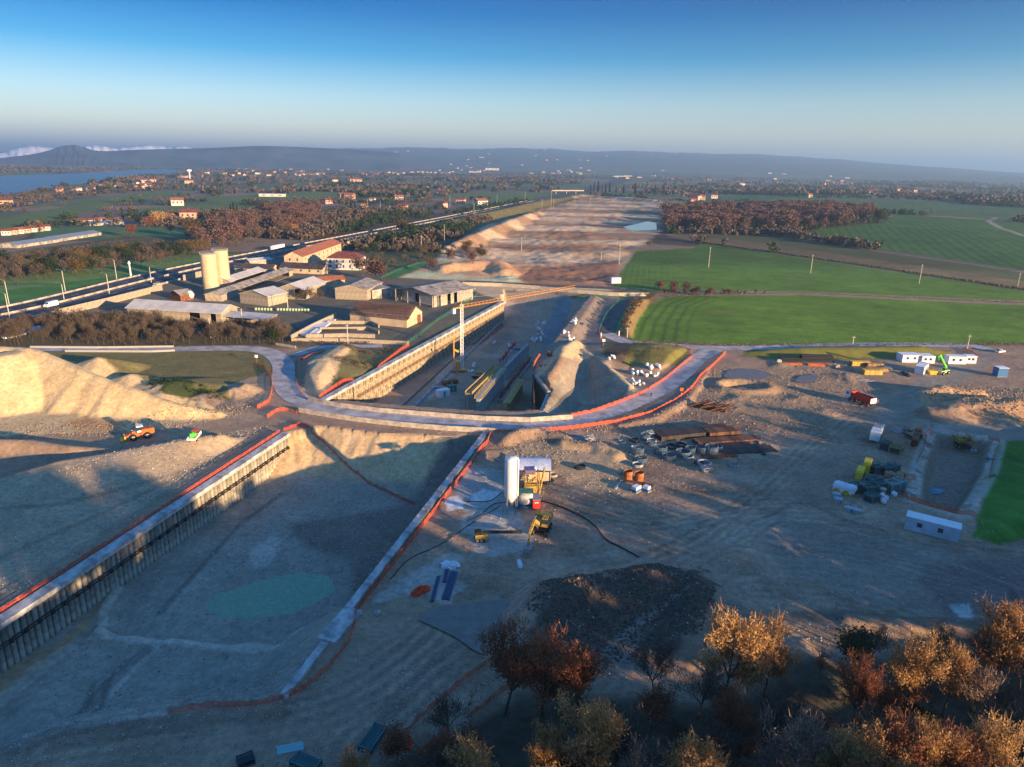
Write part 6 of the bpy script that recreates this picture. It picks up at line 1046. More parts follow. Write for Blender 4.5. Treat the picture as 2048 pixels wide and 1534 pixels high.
# ---------------------------------------------------------------- machines and vehicles
def ang(pa, pb): a = GT(*pa); b = GT(*pb); return math.atan2(b.y - a.y, b.x - a.x)
def put(name, lb, cat, px, py, toward, group=None, z=None): p = GT(px, py) if z is None else Vector((*G(px, py, z), z)); return thing(name, lb, cat, p, ang((px, py), toward) if toward is not None and not isinstance(toward, float) else (toward or 0), group)
def wheel_mesh(r, w): return MB().lathe([(r * .55, -w / 2), (r, -w / 2), (r, w / 2), (r * .55, w / 2)], n=16, ax='Y').mesh("wheel", BLK)
RIM = MB().lathe([(.05, -.5), (.5, -.52), (.5, .52), (.05, .5)], n=12, ax='Y').mesh("rim", GREYM)
def wheels(r, pos, rad, w):
    m = wheel_mesh(rad, w)
    for x, y in pos: q = part("wheel", r, m, (x, y, rad)); part("rim", q, RIM, scale=(rad, w * 1.02, rad))
def tracks(r, L, y, w=.6, h=.9):
    m = MB().prism([(-L / 2 + .3, 0), (L / 2 - .3, 0), (L / 2, h * .45), (L / 2 - .25, h), (-L / 2 + .25, h), (-L / 2, h * .45)], -w / 2, w / 2).mesh("track", BLK); [part("track", r, m, (0, s * y, 0)) for s in (-1, 1)]; rm = MB().tube((0, -w / 2 - .03, .42), (0, w / 2 + .03, .42), .3, 10).mesh("road_wheel", GREYM); [part("road_wheel", r, rm, (x, s * y, 0)) for s in (-1, 1) for x in (-L * .33, 0, L * .33)]
def beam(mb, a, b, w, t, m=None):
    a = Vector(a); b = Vector(b); d = b - a; mb.box((a + b) / 2, (d.length, w, t), ry=-math.atan2(d.z, math.hypot(d.x, d.y)), rz=math.atan2(d.y, d.x), m=m)
def excavator(lb, px, py, toward, col, slew=0.0, arm=((1.2, 1.9), (4.6, 4.6), (7.0, 3.0), (7.6, 0.7)), s=1.0, breaker=False):
    r = put("excavator", lb, "excavator", px, py, toward); r.scale = (s,) * 3; tracks(r, 4.4, 1.25)
    part("undercarriage", r, MB().box((0, 0, .75), (2.6, 2.0, .5), m=BLK).mesh("undercarriage")); hs = part("house", r, MB().box((-.9, 0, 1.75), (3.6, 2.8, .9), m=col).box((-1.7, 0, 2.4), (1.9, 2.7, .5), m=col).mesh("house"), None, (0, 0, slew)); part("cab", hs, MB().box((.55, .85, 2.35), (1.5, 1.0, 1.6), m=col, taper=.92).mesh("cab")); part("cab_window", hs, MB().box((.58, .86, 2.55), (1.56, 1.06, .8), m=GLASS, taper=.95).mesh("cab_window")); part("counterweight", hs, MB().box((-2.85, 0, 1.7), (.5, 2.7, 1.0), m=BLK).mesh("counterweight")); part("exhaust", hs, MB().tube((-1.6, -.7, 2.6), (-1.6, -.7, 3.3), .07, 6, m=BLK).mesh("exhaust"))
    P = [(x, -.2, z) for x, z in arm]; q = MB(); beam(q, P[0], P[1], .45, .65); part("boom", hs, q.mesh("boom", col)); q = MB(); beam(q, P[1], P[2], .38, .5); part("stick", hs, q.mesh("stick", col)); q = MB(); q.tube((P[0][0] + .6, -.2, P[0][2] - .5), ((P[0][0] + P[1][0]) / 2 + .3, -.2, (P[0][2] + P[1][2]) / 2 - .3), .1, 6); q.tube((P[1][0] - 1.3, -.2, P[1][2] + .3), (P[1][0] + .3, -.2, P[1][2] + .45), .1, 6); part("hydraulic_ram", hs, q.mesh("hydraulic_ram", GREYM))
    q = MB(); ex, ez = arm[2]; bx, bz = arm[3]; q.prism([(bx - .5, bz + .9), (bx + .5, bz + .7), (bx + .7, bz), (bx + .1, bz - .45), (bx - .6, bz - .1)], -.8, .5); part("bucket", hs, q.mesh("bucket", GREYM)); [part("tooth", hs, MB().box((bx + .1 - .35, y, bz - .5), (.25, .12, .12), m=GREYM).mesh("tooth")) for y in (-.6, -.3, 0, .3)]; q = MB(); beam(q, P[2], (bx, -.2, bz + .5), .3, .3); part("linkage", hs, q.mesh("linkage", col)); return r
YD = mat("dusty_yellow", (.42, .27, .06), .7, 2, .3)
excavator("big yellow excavator with its bucket resting toward the viewer beside the red unit", 1082, 1062, (1058, 1110), YD, arm=((1.2, 2.0), (4.4, 4.2), (7.2, 3.6), (8.6, .9)), s=1.15)
excavator("yellow wheeled looking excavator digging at the head of the small pit", 1922, 893, (1945, 915), YD, arm=((1.0, 2.0), (3.2, 4.4), (5.4, 3.6), (5.8, .6)), s=.95); excavator("dusty digger folded beside the rusty sheet piles", 1824, 876, (1800, 862), mat("dusty_cream", (.35, .3, .2), .8, 2, .3), arm=((1.0, 2.0), (3.0, 3.0), (4.6, 2.4), (5.0, .8)), s=.8)
excavator("small brown digger on the far embankment by the second red fence", 1150, 572 + 160, (1140, 760), RUST, s=.5) if False else None
# wheel loader
r = put("wheel_loader", "orange wheel loader with raised bucket below the gravel stockpile", "loader", 280, 876, (245, 882)); wheels(r, [(1.6, 1.15), (1.6, -1.15), (-1.7, 1.15), (-1.7, -1.15)], .85, .65)
part("rear_body", r, MB().box((-2.0, 0, 1.9), (3.0, 1.9, 1.2), m=ORG).box((-1.8, 0, 1.2), (3.2, 1.2, .5), m=ORG).mesh("rear_body")); part("front_frame", r, MB().box((1.2, 0, 1.2), (2.4, 1.1, .9), m=ORG).mesh("front_frame")); part("cab", r, MB().box((-.2, 0, 2.6), (1.4, 1.5, 1.6), m=WPAINT).box((-.2, 0, 3.45), (1.6, 1.7, .14), m=WPAINT).mesh("cab")); part("cab_window", r, MB().box((-.2, 0, 2.75), (1.46, 1.56, .95), m=GLASS).mesh("cab_window")); q = MB(); beam(q, (.8, .55, 1.9), (3.4, .55, 1.0), .2, .4); beam(q, (.8, -.55, 1.9), (3.4, -.55, 1.0), .2, .4); part("lift_arm", r, q.mesh("lift_arm", ORG)); part("bucket", r, MB().prism([(3.3, .3), (4.5, .25), (4.2, .6), (3.7, .75), (3.6, 1.5), (3.3, 1.4)], -1.4, 1.4, m=YEL).mesh("bucket")); [part("headlight", r, MB().box((1.5, y, 2.2), (.12, .25, .2), m=WPAINT).mesh("headlight")) for y in (-.8, .8)]; part("exhaust", r, MB().tube((-2.2, .5, 2.5), (-2.2, .5, 3.2), .08, 6, m=BLK).mesh("exhaust"))
# pickup with green tank
r = put("pickup_truck", "small orange and white flatbed pickup next to the wheel loader", "pickup", 390, 879, (415, 872)); wheels(r, [(1.5, .85), (1.5, -.85), (-1.4, .85), (-1.4, -.85)], .38, .28)
part("cab", r, MB().box((1.5, 0, 1.0), (2.0, 1.9, .9), m=WPAINT).box((1.2, 0, 1.75), (1.9, 1.75, .75), m=ORG, taper=.88).mesh("cab")); part("cab_window", r, MB().box((1.2, 0, 1.78), (1.95, 1.8, .45), m=GLASS, taper=.92).mesh("cab_window")); part("flatbed", r, MB().box((-1.2, 0, .85), (3.2, 2.0, .18), m=WPAINT).box((-1.2, 1.0, 1.1), (3.2, .06, .45), m=WPAINT).box((-1.2, -1.0, 1.1), (3.2, .06, .45), m=WPAINT).box((-2.8, 0, 1.1), (.06, 2.0, .45), m=WPAINT).mesh("flatbed")); [part("headlight", r, MB().box((2.52, y, .95), (.06, .35, .2), m=GLASS).mesh("headlight")) for y in (-.65, .65)]
p = GT(390, 879); a_ = r.rotation_euler[2]; tg = thing("fuel_tank", "bright green tank standing on the pickup flatbed", "tank", (p.x - 1.0 * math.cos(a_), p.y - 1.0 * math.sin(a_), p.z + .95), a_); part("body", tg, MB().box((0, 0, .6), (1.3, 1.3, 1.1), m=GRN, taper=.85).mesh("body")); part("cap", tg, MB().tube((0, 0, 1.15), (0, 0, 1.3), .25, 8, m=GRN).mesh("cap"))
# dump truck
def cab(r, x, col, w=2.4, h=2.1, z=.9): part("cab", r, MB().prism([(x - .9, z), (x + .9, z), (x + .95, z + h * .5), (x + .75, z + h), (x - .9, z + h)], -w / 2, w / 2, m=col).mesh("cab")); part("windscreen", r, MB().prism([(x + .93, z + h * .52), (x + .78, z + h * .92), (x + .72, z + h * .92), (x + .87, z + h * .52)], -w / 2 + .15, w / 2 - .15, m=GLASS).mesh("windscreen")); [part("side_window", r, MB().box((x + .2, s * (w / 2 + .01), z + h * .7), (.9, .04, h * .32), m=GLASS).mesh("side_window")) for s in (-1, 1)]; part("bumper", r, MB().box((x + .95, 0, z - .1), (.25, w, .45), m=col).mesh("bumper")); [part("headlight", r, MB().box((x + 1.0, s * (w / 2 - .35), z + .2), (.1, .4, .2), m=WPAINT).mesh("headlight")) for s in (-1, 1)]
r = put("dump_truck", "white and red dump truck on the sunlit yard track", "truck", 1720, 806, (1696, 797)); wheels(r, [(x, s * 1.05) for x in (3.1, 1.5, -1.7, -3.1) for s in (-1, 1)], .55, .4); part("chassis", r, MB().box((-.3, 0, .95), (8.0, 1.0, .35), m=BLK).mesh("chassis")); cab(r, 3.9, WPAINT); q = MB(); q.prism([(-4.4, 1.3), (2.5, 1.3), (2.8, 2.9), (-4.6, 2.9)], -1.25, -1.15); q.prism([(-4.4, 1.3), (2.5, 1.3), (2.8, 2.9), (-4.6, 2.9)], 1.15, 1.25); q.box((-1, 0, 1.35), (6.9, 2.5, .12)); q.box((2.65, 0, 2.2), (.12, 2.5, 1.7)); part("tipper_body", r, q.mesh("tipper_body", RED)); part("tailgate", r, MB().box((-4.55, 0, 2.1), (.12, 2.5, 1.6), m=WPAINT).mesh("tailgate")); part("cab_shield", r, MB().box((3.4, 0, 3.05), (1.6, 2.4, .1), m=ORG).mesh("cab_shield")); part("load", r, MB().blob((-1, 0, 2.0), (3.4, 1.1, .45), 10, 4, m=mat("soil_load", (.14, .10, .07), .95, 2, .4)).mesh("load")); part("rib_panel", r, MB().box((-1, -1.28, 2.1), (6.6, .05, 1.3), m=mat("pale_red_paint", (.45, .09, .07), .6)).mesh("rib_panel"))
r = put("truck", "white lorry parked nose toward the viewer left of the rusty sheet piles", "truck", 1752, 876, (1745, 890)); wheels(r, [(x, s * 1.05) for x in (2.6, -1.4, -2.7) for s in (-1, 1)], .5, .35); part("chassis", r, MB().box((-.2, 0, .9), (7, 1, .3), m=BLK).mesh("chassis")); cab(r, 3.2, WPAINT); part("body", r, MB().box((-1.2, 0, 2.1), (5.2, 2.4, 2.0), m=WPAINT).mesh("body")); part("hopper", r, MB().box((-1.2, 0, 3.3), (3.6, 2.0, .5), m=GREYM, taper=.8).mesh("hopper"))
# telehandler
r = put("telehandler", "bright green telehandler with raised boom beside the cabins", "telehandler", 1886, 748, (1862, 752)); wheels(r, [(1.5, 1.0), (1.5, -1.0), (-1.5, 1.0), (-1.5, -1.0)], .65, .45); part("body", r, MB().box((0, 0, 1.1), (4.6, 1.6, .8), m=mat("pale_green_paint", (.45, .6, .25), .6)).mesh("body")); part("cab", r, MB().box((.2, .5, 2.0), (1.5, .9, 1.3), m=GRN).mesh("cab")); part("cab_window", r, MB().box((.2, .5, 2.15), (1.54, .94, .7), m=GLASS).mesh("cab_window")); q = MB(); beam(q, (-1.9, -.4, 2.0), (3.6, -.4, 7.6), .5, .6); part("boom", r, q.mesh("boom", GRN)); q = MB(); beam(q, (3.4, -.4, 7.4), (4.4, -.4, 6.6), .3, .35); q.box((4.5, -.4, 6.2), (.2, 1.2, .9)); part("fork_carriage", r, q.mesh("fork_carriage", GRN))
# silo plant
x_, y_, z_ = GT(1022, 1026); r = thing("cement_silo", "tall white cement silo on thin legs beside the mixing plant", "silo", (x_, y_, z_)); part("body", r, MB().lathe([(.4, 2.4), (1.5, 4.2), (1.5, 12.2), (1.35, 12.6), (.2, 12.8)], n=24).mesh("body", WPAINT, True)); lgm = MB().tube((0, 0, -.1), (0, 0, 4.6), .1, 6, m=GREYM).mesh("leg"); [part("leg", r, lgm, (1.25 * math.cos(t), 1.25 * math.sin(t), 0)) for t in (.78, 2.36, 3.93, 5.5)]; q = MB(); [q.tube((1.35 * math.cos(t), 1.35 * math.sin(t), 12.5), (1.35 * math.cos(t), 1.35 * math.sin(t), 13.5), .04, 4) for t in [k * .63 for k in range(10)]]; [q.tube((1.35 * math.cos(k * .63), 1.35 * math.sin(k * .63), 13.5), (1.35 * math.cos(k * .63 + .63), 1.35 * math.sin(k * .63 + .63), 13.5), .04, 4) for k in range(10)]; part("railing", r, q.mesh("railing", GREYM)); q = MB(); q.tube((-1.7, .3, 0), (-1.7, .3, 12.8), .05, 4); q.tube((-1.7, -.2, 0), (-1.7, -.2, 12.8), .05, 4); [q.tube((-1.7, -.2, .5 * k), (-1.7, .3, .5 * k), .03, 3) for k in range(25)]; part("ladder", r, q.mesh("ladder", GREYM)); part("discharge_pipe", r, MB().tube((0, 0, 1.2), (0, 0, 2.5), .3, 8, .4, m=GREYM).mesh("discharge_pipe")); part("filler_pipe", r, MB().tube((1.2, -1.1, .8), (1.2, -1.1, 12.6), .08, 6, m=GREYM).mesh("filler_pipe"))
r = put("mixing_plant", "cylindrical grout mixer with pale drum right of the cement silo", "mixer", 1050, 1012, 0.0); part("drum", r, MB().lathe([(.3, -1.7), (1.5, -1.5), (1.5, 1.5), (.3, 1.7)], (0, 0, 1.9), 18, ax='X').mesh("drum", mat("dirty_white_drum", (.5, .5, .47), .7, 1, .3), True)); part("skid", r, MB().box((0, 0, .25), (4.2, 2.6, .4), m=BLU).mesh("skid")); part("deck", r, MB().box((.2, .2, 3.5), (3.0, 2.4, .12), m=GMESH).mesh("deck")); part("hose_reel", r, MB().tube((-1.8, -1.5, .9), (-1.8, -1.2, .9), .6, 10, m=BLU).mesh("hose_reel"))
r = put("pump_unit", "red pump unit with a white emblem beside the grout mixer", "pump", 1071, 1014, 0.1); part("body", r, MB().box((0, 0, 1.3), (1.6, 3.0, 2.2), m=RED).mesh("body")); part("roof", r, MB().box((0, 0, 2.45), (1.8, 3.2, .12), m=GREYM).mesh("roof")); part("emblem", r, MB().add([(-.45, -1.54, 1.9), (.45, -1.54, 1.9), (.3, -1.54, 1.55), (0, -1.54, 1.75), (-.3, -1.54, 1.55)], [(0, 1, 3), (0, 3, 4), (1, 2, 3)], WPAINT).mesh("emblem")); part("skirt", r, MB().box((0, 0, .2), (1.7, 3.1, .3), m=BLK).mesh("skirt"))
r = put("mixing_tower", "yellow batching frame with purple top hopper behind the cement silo", "machine", 1062, 985, 0.1); q = MB(); [q.tube((sx * 1.6, sy * 1.3, 0), (sx * 1.6, sy * 1.3, 5.0), .13, 4) for sx in (-1, 1) for sy in (-1, 1)]; [q.tube((sx * 1.6, -1.3, z), (sx * 1.6, 1.3, z), .1, 4) for sx in (-1, 1) for z in (2.5, 5)]; [q.tube((-1.6, sy * 1.3, z), (1.6, sy * 1.3, z), .1, 4) for sy in (-1, 1) for z in (2.5, 5)]; q.tube((1.6, -1.3, 0), (2.8, -.5, 6.2), .22, 5); q.tube((-1.6, -1.3, 2.5), (1.6, -1.3, 5), .08, 4); part("frame", r, q.mesh("frame", YD)); part("hopper", r, MB().box((-.4, 0, 5.4), (2.0, 1.8, 1.0), m=mat("purple_grey_paint", (.16, .13, .24), .6), taper=1.25).mesh("hopper")); part("motor", r, MB().blob((.8, 0, 5.8), (.45, .45, .45), 8, 5, m=WPAINT).mesh("motor")); part("screw_conveyor", r, MB().tube((-2.2, .6, .5), (1, .2, 3.6), .3, 8, m=YD).mesh("screw_conveyor")); part("mixer_box", r, MB().box((0, 0, 1.2), (2.4, 2.0, 1.6), m=YD).mesh("mixer_box"))
r = put("open_shed", "plank sided shed with a bowed white canvas roof behind the cement silo", "shed", 1062, 952, 0.02); [part("plank", r, MB().box((0, 0, 0), (.74, .1, 2.6), m=CREAM).mesh("plank") if k == 0 else bpy.data.meshes["plank"], (-3.4 + k * .78, -3.4, 1.3)) for k in range(10)]; q = MB(); n = 12
q2 = []; [q2.extend([(-4.2 + 8.6 * i / n, -3.9, 3.2 + .1 * math.sin(i)), (-4.0 + 8.6 * i / n, 0, 4.2), (-4.3 + 8.6 * i / n, 4.2, 3.0)]) for i in range(n + 1)]; F_ = [(3 * i + j, 3 * i + 3 + j, 3 * i + 4 + j, 3 * i + 1 + j) for i in range(n) for j in (0, 1)]; q.add(q2, F_); part("canvas_roof", r, q.mesh("canvas_roof", TARP, True)); part("side_wall", r, MB().box((-3.9, 0, 1.4), (.12, 7, 2.8), m=CREAM).box((4.3, 0, 1.4), (.12, 7, 2.8), m=CREAM).mesh("side_wall")); part("dark_gap", r, MB().box((.2, -3.3, 2.9), (7.6, .1, .5), m=DARK).mesh("dark_gap"))  # near-black strip painted for the shaded gap between planks and roof
r = put("tool_hut", "small cream hut between the cement silo and the plank shed", "hut", 1046, 968, 0.02); part("wall", r, MB().box((0, 0, 1.2), (2.2, 2.2, 2.4), m=CREAM).mesh("wall")); part("roof", r, MB().box((0, 0, 2.5), (2.6, 2.6, .15), m=GREYM).mesh("roof")); part("door", r, MB().box((.3, -1.12, 1), (.8, .05, 1.9), m=GREYM).mesh("door"))
r = put("skid_machine", "compact yellow and black tracked rig with a long black boom lying right", "drill rig", 962, 1080, (1018, 1076)); tracks(r, 2.6, .85, .4, .6); part("body", r, MB().box((0, 0, 1.1), (2.4, 1.7, .9), m=YD).box((-.6, 0, 1.8), (1.2, 1.5, .6), m=BLK).mesh("body")); part("boom_pipe", r, MB().tube((.6, 0, 1.7), (8.2, 0, 1.0), .32, 10, m=BLK).mesh("boom_pipe")); part("ram", r, MB().tube((.2, .3, 1.5), (2.6, .2, 1.3), .09, 6, m=GREYM).mesh("ram")); part("bonnet_stripe", r, MB().box((-1.22, 0, .95), (.05, 1.6, .35), m=YEL).mesh("bonnet_stripe"))
# cabins and containers
def cabin(lb, px, py, toward, L=6, W=2.4, h=2.7, m=WPAINT, wins=2, cat="cabin", roofm=None, name="site_cabin"):
    r = put(name, lb, cat, px, py, toward); part("body", r, MB().box((0, 0, h / 2 + .1), (L, W, h), m=m).mesh("body")); part("roof", r, MB().box((0, 0, h + .18), (L + .12, W + .12, .14), m=roofm or WPAINT).mesh("roof")); part("floor_frame", r, MB().box((0, 0, .06), (L + .05, W + .05, .12), m=GREYM).mesh("floor_frame"))
    for k in range(wins): part("window", r, MB().box((-L / 2 + (k + .7) * L / (wins + .6), -W / 2 - .03, 1.7), (.9, .06, .9), m=GLASS).mesh("window"))
    part("door", r, MB().box((L / 2 + .03, 0, 1.15), (.06, .9, 2.0), m=GREYM).mesh("door")); return r
cabin("white cabin at the back left of the cabin group by the grass bank", 1816, 722, 0.02, 7.2, 4.5); cabin("white cabin at the back right of the cabin group by the grass bank", 1849, 724, 0.02, 5.0, 4.5); cabin("white cabin turned end on in front of the two back cabins", 1842, 744, (1852, 735), 8, 3, wins=3); cabin("long white cabin right of the green telehandler", 1909, 726, -.05, 6.6, 3.5); cabin("short white cabin with a blue end at the right of the row", 1937, 725, -.05, 3.8, 3)
o = put("container", "small orange yellow skip in front of the cabins", "skip", 1864, 748, 0.0); part("body", o, MB().prism([(-1.5, 1.3), (-1.1, 0), (1.1, 0), (1.5, 1.3)], -.9, .9, m=YEL).mesh("body")); part("rim", o, MB().box((0, 0, 1.32), (3.1, 1.9, .08), m=YEL).mesh("rim"))
cabin("white and blue tall box standing alone by the right road", 1999, 752, 0.0, 3.6, 3.0, 3.2, BLU, 0, "container", name="site_box"); cabin("pale blue container with white roof near the lower right bank", 1862, 1066, (1893, 1074), 9.5, 3.0, 2.8, mat("pale_blue_panel", (.42, .58, .66), .5, .5, .1), 2, "container", name="container")
cabin("white hut at the field edge beside the earthworks", 1231, 566, .2, 6, 3, 3.2, WPAINT, 0, "hut", name="hut")
# ---- stacks and materials
def stack(name, lb, cat, px, py, toward, n, lay, L, w, h, m, pn="beam", tubes=False, jit=.15):
    r = put(name, lb, cat, px, py, toward); me = (MB().tube((-L / 2, 0, h / 2), (L / 2, 0, h / 2), h / 2, 8, m=m) if tubes else MB().box((0, 0, h / 2), (L, w * .93, h * .93), m=m)).mesh(pn)
    for j in range(lay):
        for k in range(n - (j if tubes else 0)): part(pn, r, me, (rng.uniform(-jit, jit), (k - (n - 1) / 2 + (j * .5 if tubes else 0)) * w, j * h * (.88 if tubes else 1)), rng.uniform(-.01, .01) if not tubes else 0)
    return r
YB = mat("yellow_formwork_beam", (.60, .38, .08), .7, 2, .25)
stack("beam_stack", "high stack of yellow formwork beams, back left of the yellow stacks", "beams", 1719, 731, 0.03, 8, 4, 7, .3, .45, YB); stack("beam_stack", "stack of yellow brown beams, back right of the yellow stacks", "beams", 1748, 734, 0.0, 8, 4, 6, .3, .4, mat("brown_beam", (.34, .21, .09), .8, 2, .3)); stack("beam_stack", "front yellow beam stack nearest the yard", "beams", 1743, 748, 0.0, 8, 4, 6.5, .32, .42, YB); stack("beam_stack", "middle brown beam stack between the yellow ones", "beams", 1752, 742, 0.0, 8, 3, 7.5, .32, .42, mat("brown_beam", (.34, .21, .09)))
BP = mat("black_pipe", (.02, .02, .022), .4); stack("pipe_stack", "left stack of black pipes at the foot of the grass bank", "pipes", 1583, 722, 0.0, 7, 3, 9, .5, .5, BP, "pipe", True); stack("pipe_stack", "right stack of black pipes at the foot of the grass bank", "pipes", 1632, 722, 0.0, 8, 5, 12, .55, .55, BP, "pipe", True); stack("pipe_stack", "orange red pipes lying before the left black stack", "pipes", 1588, 729, 0.03, 6, 1, 6, .35, .3, ORG, "pipe", True); stack("pipe_stack", "orange red pipes lying before the right black stack", "pipes", 1632, 731, -.12, 7, 2, 6, .35, .3, ORG, "pipe", True)
SB = mat("steel_beam_rust", (.16, .075, .04), .8, 1, .4); stack("steel_stack", "wide dark stack of steel beams behind the rebar cages", "steel beams", 1385, 868, (1440, 862), 12, 3, 22, .45, .42, mat("dark_steel_beam", (.06, .045, .04), .7, 1, .3)); stack("steel_stack", "sunlit brown stack of steel sheets at the right of the dark beams", "steel beams", 1442, 868, (1490, 864), 8, 3, 9, .5, .45, SB); stack("steel_stack", "layer of brown beams running right below the sunlit sheets", "steel beams", 1452, 882, (1508, 876), 7, 2, 18, .5, .35, SB); stack("steel_stack", "flat dark beams on the ground below the brown layer", "steel beams", 1480, 896, (1530, 893), 8, 1, 17, .9, .3, mat("dark_steel_beam", (.06, .045, .04)))
stack("steel_beam", "single dark steel beam pointing to the lower right of the stacks", "steel beam", 1519, 896, (1532, 918), 2, 1, 9.5, .5, .45, mat("dark_steel_beam", (.06, .045, .04))); stack("steel_beam", "orange lit steel strips left of the flat dark beams", "steel beams", 1440, 912, (1470, 910), 2, 1, 9, 1.4, .2, SB); stack("steel_beam", "dark steel strip on the ground right of the blue rings", "steel beams", 1480, 905, (1505, 906), 1, 1, 9, .4, .3, BP)
stack("steel_beam", "rusty strips beside the two rusty drums", "steel beams", 1272, 966, (1300, 970), 3, 1, 8, .5, .2, SB)
# reed like rusty sheet piles by the road
r = put("sheet_pile_stack", "fan of rust red sheet piles beside the road curve", "sheet piles", 1420, 818, (1460, 790)); spm = MB().box((0, 0, 0), (6.5, .35, .12), m=RUST).mesh("sheet_pile"); [part("sheet_pile", r, spm, (rng.uniform(-.6, .6), -4.5 + k * .32, .9 + .45 * math.sin(k * .6) + .3 * rng.random()), (0, -.28 + rng.uniform(-.08, .08), rng.uniform(-.12, .12) - .9)) for k in range(30)]; part("bearer", r, MB().box((0, 0, .35), (1.0, 10, .8), m=SB).mesh("bearer"))
stack("sheet_pile_stack", "long upright bundle of rusty sheet piles left of the small pit", "sheet piles", 1832, 880, (1842, 850), 4, 4, 12, .4, .5, RUST)
# rebar cages and coils
RB1 = mat("blue_grey_steel", (.10, .16, .22), .6, 2, .3); RB2 = mat("pale_steel", (.42, .46, .48), .6, 2, .3)
def coil_mesh(R, h, m, n=18, rings=4):
    q = MB()
    for j in range(rings):
        z = .12 + h * j / max(1, rings - 1); rr = R * (1 + .03 * math.sin(j * 2))
        for k in range(n): a0, a1 = 6.283 * k / n, 6.283 * (k + 1) / n; q.tube((rr * math.cos(a0), rr * math.sin(a0), z), (rr * math.cos(a1), rr * math.sin(a1), z), .09, 4, cap=False)
    for k in range(0, n, 3): a0 = 6.283 * k / n; q.tube((R * math.cos(a0), R * math.sin(a0), 0), (R * math.cos(a0), R * math.sin(a0), h + .15), .06, 4)
    return q.mesh("coil", m)
CM = [coil_mesh(1.35, .7, RB1), coil_mesh(1.3, .5, RB2), coil_mesh(1.2, 1.2, RB1, rings=6), coil_mesh(1.1, .3, mat("dark_coil", (.03, .04, .05), .6), rings=3)]
for px, py, k, sc, lb in ((1268, 882, 3, 1.1, "dark bundled coil at the left of the cage yard"), (1245, 885, 1, .6, "tangled black and white bundle nearest the puddle"), (1272, 898, 1, .9, "pale tangled coil behind the blue stack"), (1290, 878, 2, 1.0, "tall blue cage at the top left of the cage yard"), (1303, 884, 1, .9, "pale blue coil beside the tall mesh pile"), (1275, 908, 2, 1.2, "stacked blue cage left of the open rings"), (1281, 922, 0, 1.1, "blue open ring below the stacked cage"),
                          (1275, 932, 1, .9, "pale open ring on the dark ground left"), (1302, 890, 0, .9, "small open ring under the mesh pile"), (1320, 906, 2, 1.3, "dark blue cage with pale mesh side in the middle"), (1337, 917, 0, 1.2, "single blue ring with a white ball beside it"), (1340, 895, 3, 1.3, "dark flat coils behind the middle ring"), (1362, 892, 3, 1.2, "flat dark coil under the steel beams"), (1366, 910, 0, 1.3, "large blue ring right of the middle"), (1380, 905, 2, 1.0, "blue cage behind the large ring"),
                          (1402, 904, 2, 1.1, "blue cage upright beside the strips"), (1376, 916, 1, 1.0, "pale blue coil in front of the large ring"), (1422, 905, 2, 1.3, "dark blue heap of cages at the right"), (1432, 898, 0, 1.1, "blue ring on the dark heap"), (1408, 930, 1, 1.2, "white wire ring lying apart below the cages"), (1398, 928, 3, 1.0, "dark coil beside the white wire ring"), (1468, 932, 1, .8, "small pale bundle alone at the right of the yard"), (1160, 936, 3, 1.2, "dark coil alone right of the plank shed"), (1095, 965, 3, 1.2, "dark hose coils beside the yellow batching frame"), (1106, 952, 1, .7, "pale wire wheel leaning right of the plank shed")):
    p = GT(px, py); tag(link("rebar_coil", CM[k], None, p, rng.uniform(0, 6), sc * 1.05), lb, "coil", "coils and cages on the yard")
q = MB(); [q.tube((rng.uniform(-1.5, 1.5), rng.uniform(-1.2, 1.2), rng.uniform(0, 1.6)), (rng.uniform(-1.5, 1.5), rng.uniform(-1.2, 1.2), rng.uniform(0, 1.6)), .06, 3) for _ in range(90)]; MSH = q.mesh("mesh_pile", RB2)
for px, py, lb in ((1297, 873, "pile of pale wire mesh above the cage yard"), (1412, 943, "heap of whitish wire below the white ring"), (1178, 978 - 96, "pale debris beside the near road shoulder")): tag(link("mesh_pile", MSH, None, GT(px, py), 0.3), lb, "wire mesh")
for px, py, lb in ((1256, 957, "left rusty orange drum beside the fire cone"), (1278, 960, "right rusty drum open at the top")): r = put("drum", lb, "drum", px, py, 0.0); part("shell", r, MB().lathe([(1.05, 0), (1.05, 2.0), (.92, 2.0), (.92, .2)], n=16).mesh("shell", mat("bright_rust", (.42, .15, .05), .8, 1, .3))); part("hoop", r, MB().lathe([(1.1, 1.0), (1.12, 1.05), (1.1, 1.1)], n=16).mesh("hoop", RUST))
tag(link("debris_pile", MB().blob((0, 0, .8), (.7, .7, .9), 7, 4, m=WCON).mesh("debris_pile"), None, GT(1242, 948)), "pale upright sack behind the left rusty drum", "sack"); stack("steel_beam", "pale steel channel lying left of the drums", "steel beam", 1237, 970, (1248, 955), 1, 1, 5, .5, .3, RB2)
for px, py, lb, m2 in ((1272, 982, "blue and white wrapped pallet below the drums", BLU), (1293, 982, "smaller blue and white bundle right of the wrapped pallet", BLU)):
    r = put("pallet_load", lb, "pallet", px, py, .8); part("load", r, MB().box((0, 0, .7), (2.2 if px < 1280 else 1.3, 1.5, 1.2), m=TARP, taper=.85).mesh("load")); part("wrap", r, MB().box((0, 0, .35), (2.3 if px < 1280 else 1.4, 1.6, .6), m=m2).mesh("wrap")); part("pallet", r, MB().box((0, 0, .07), (2.4 if px < 1280 else 1.5, 1.7, .14), m=TIMB).mesh("pallet"))
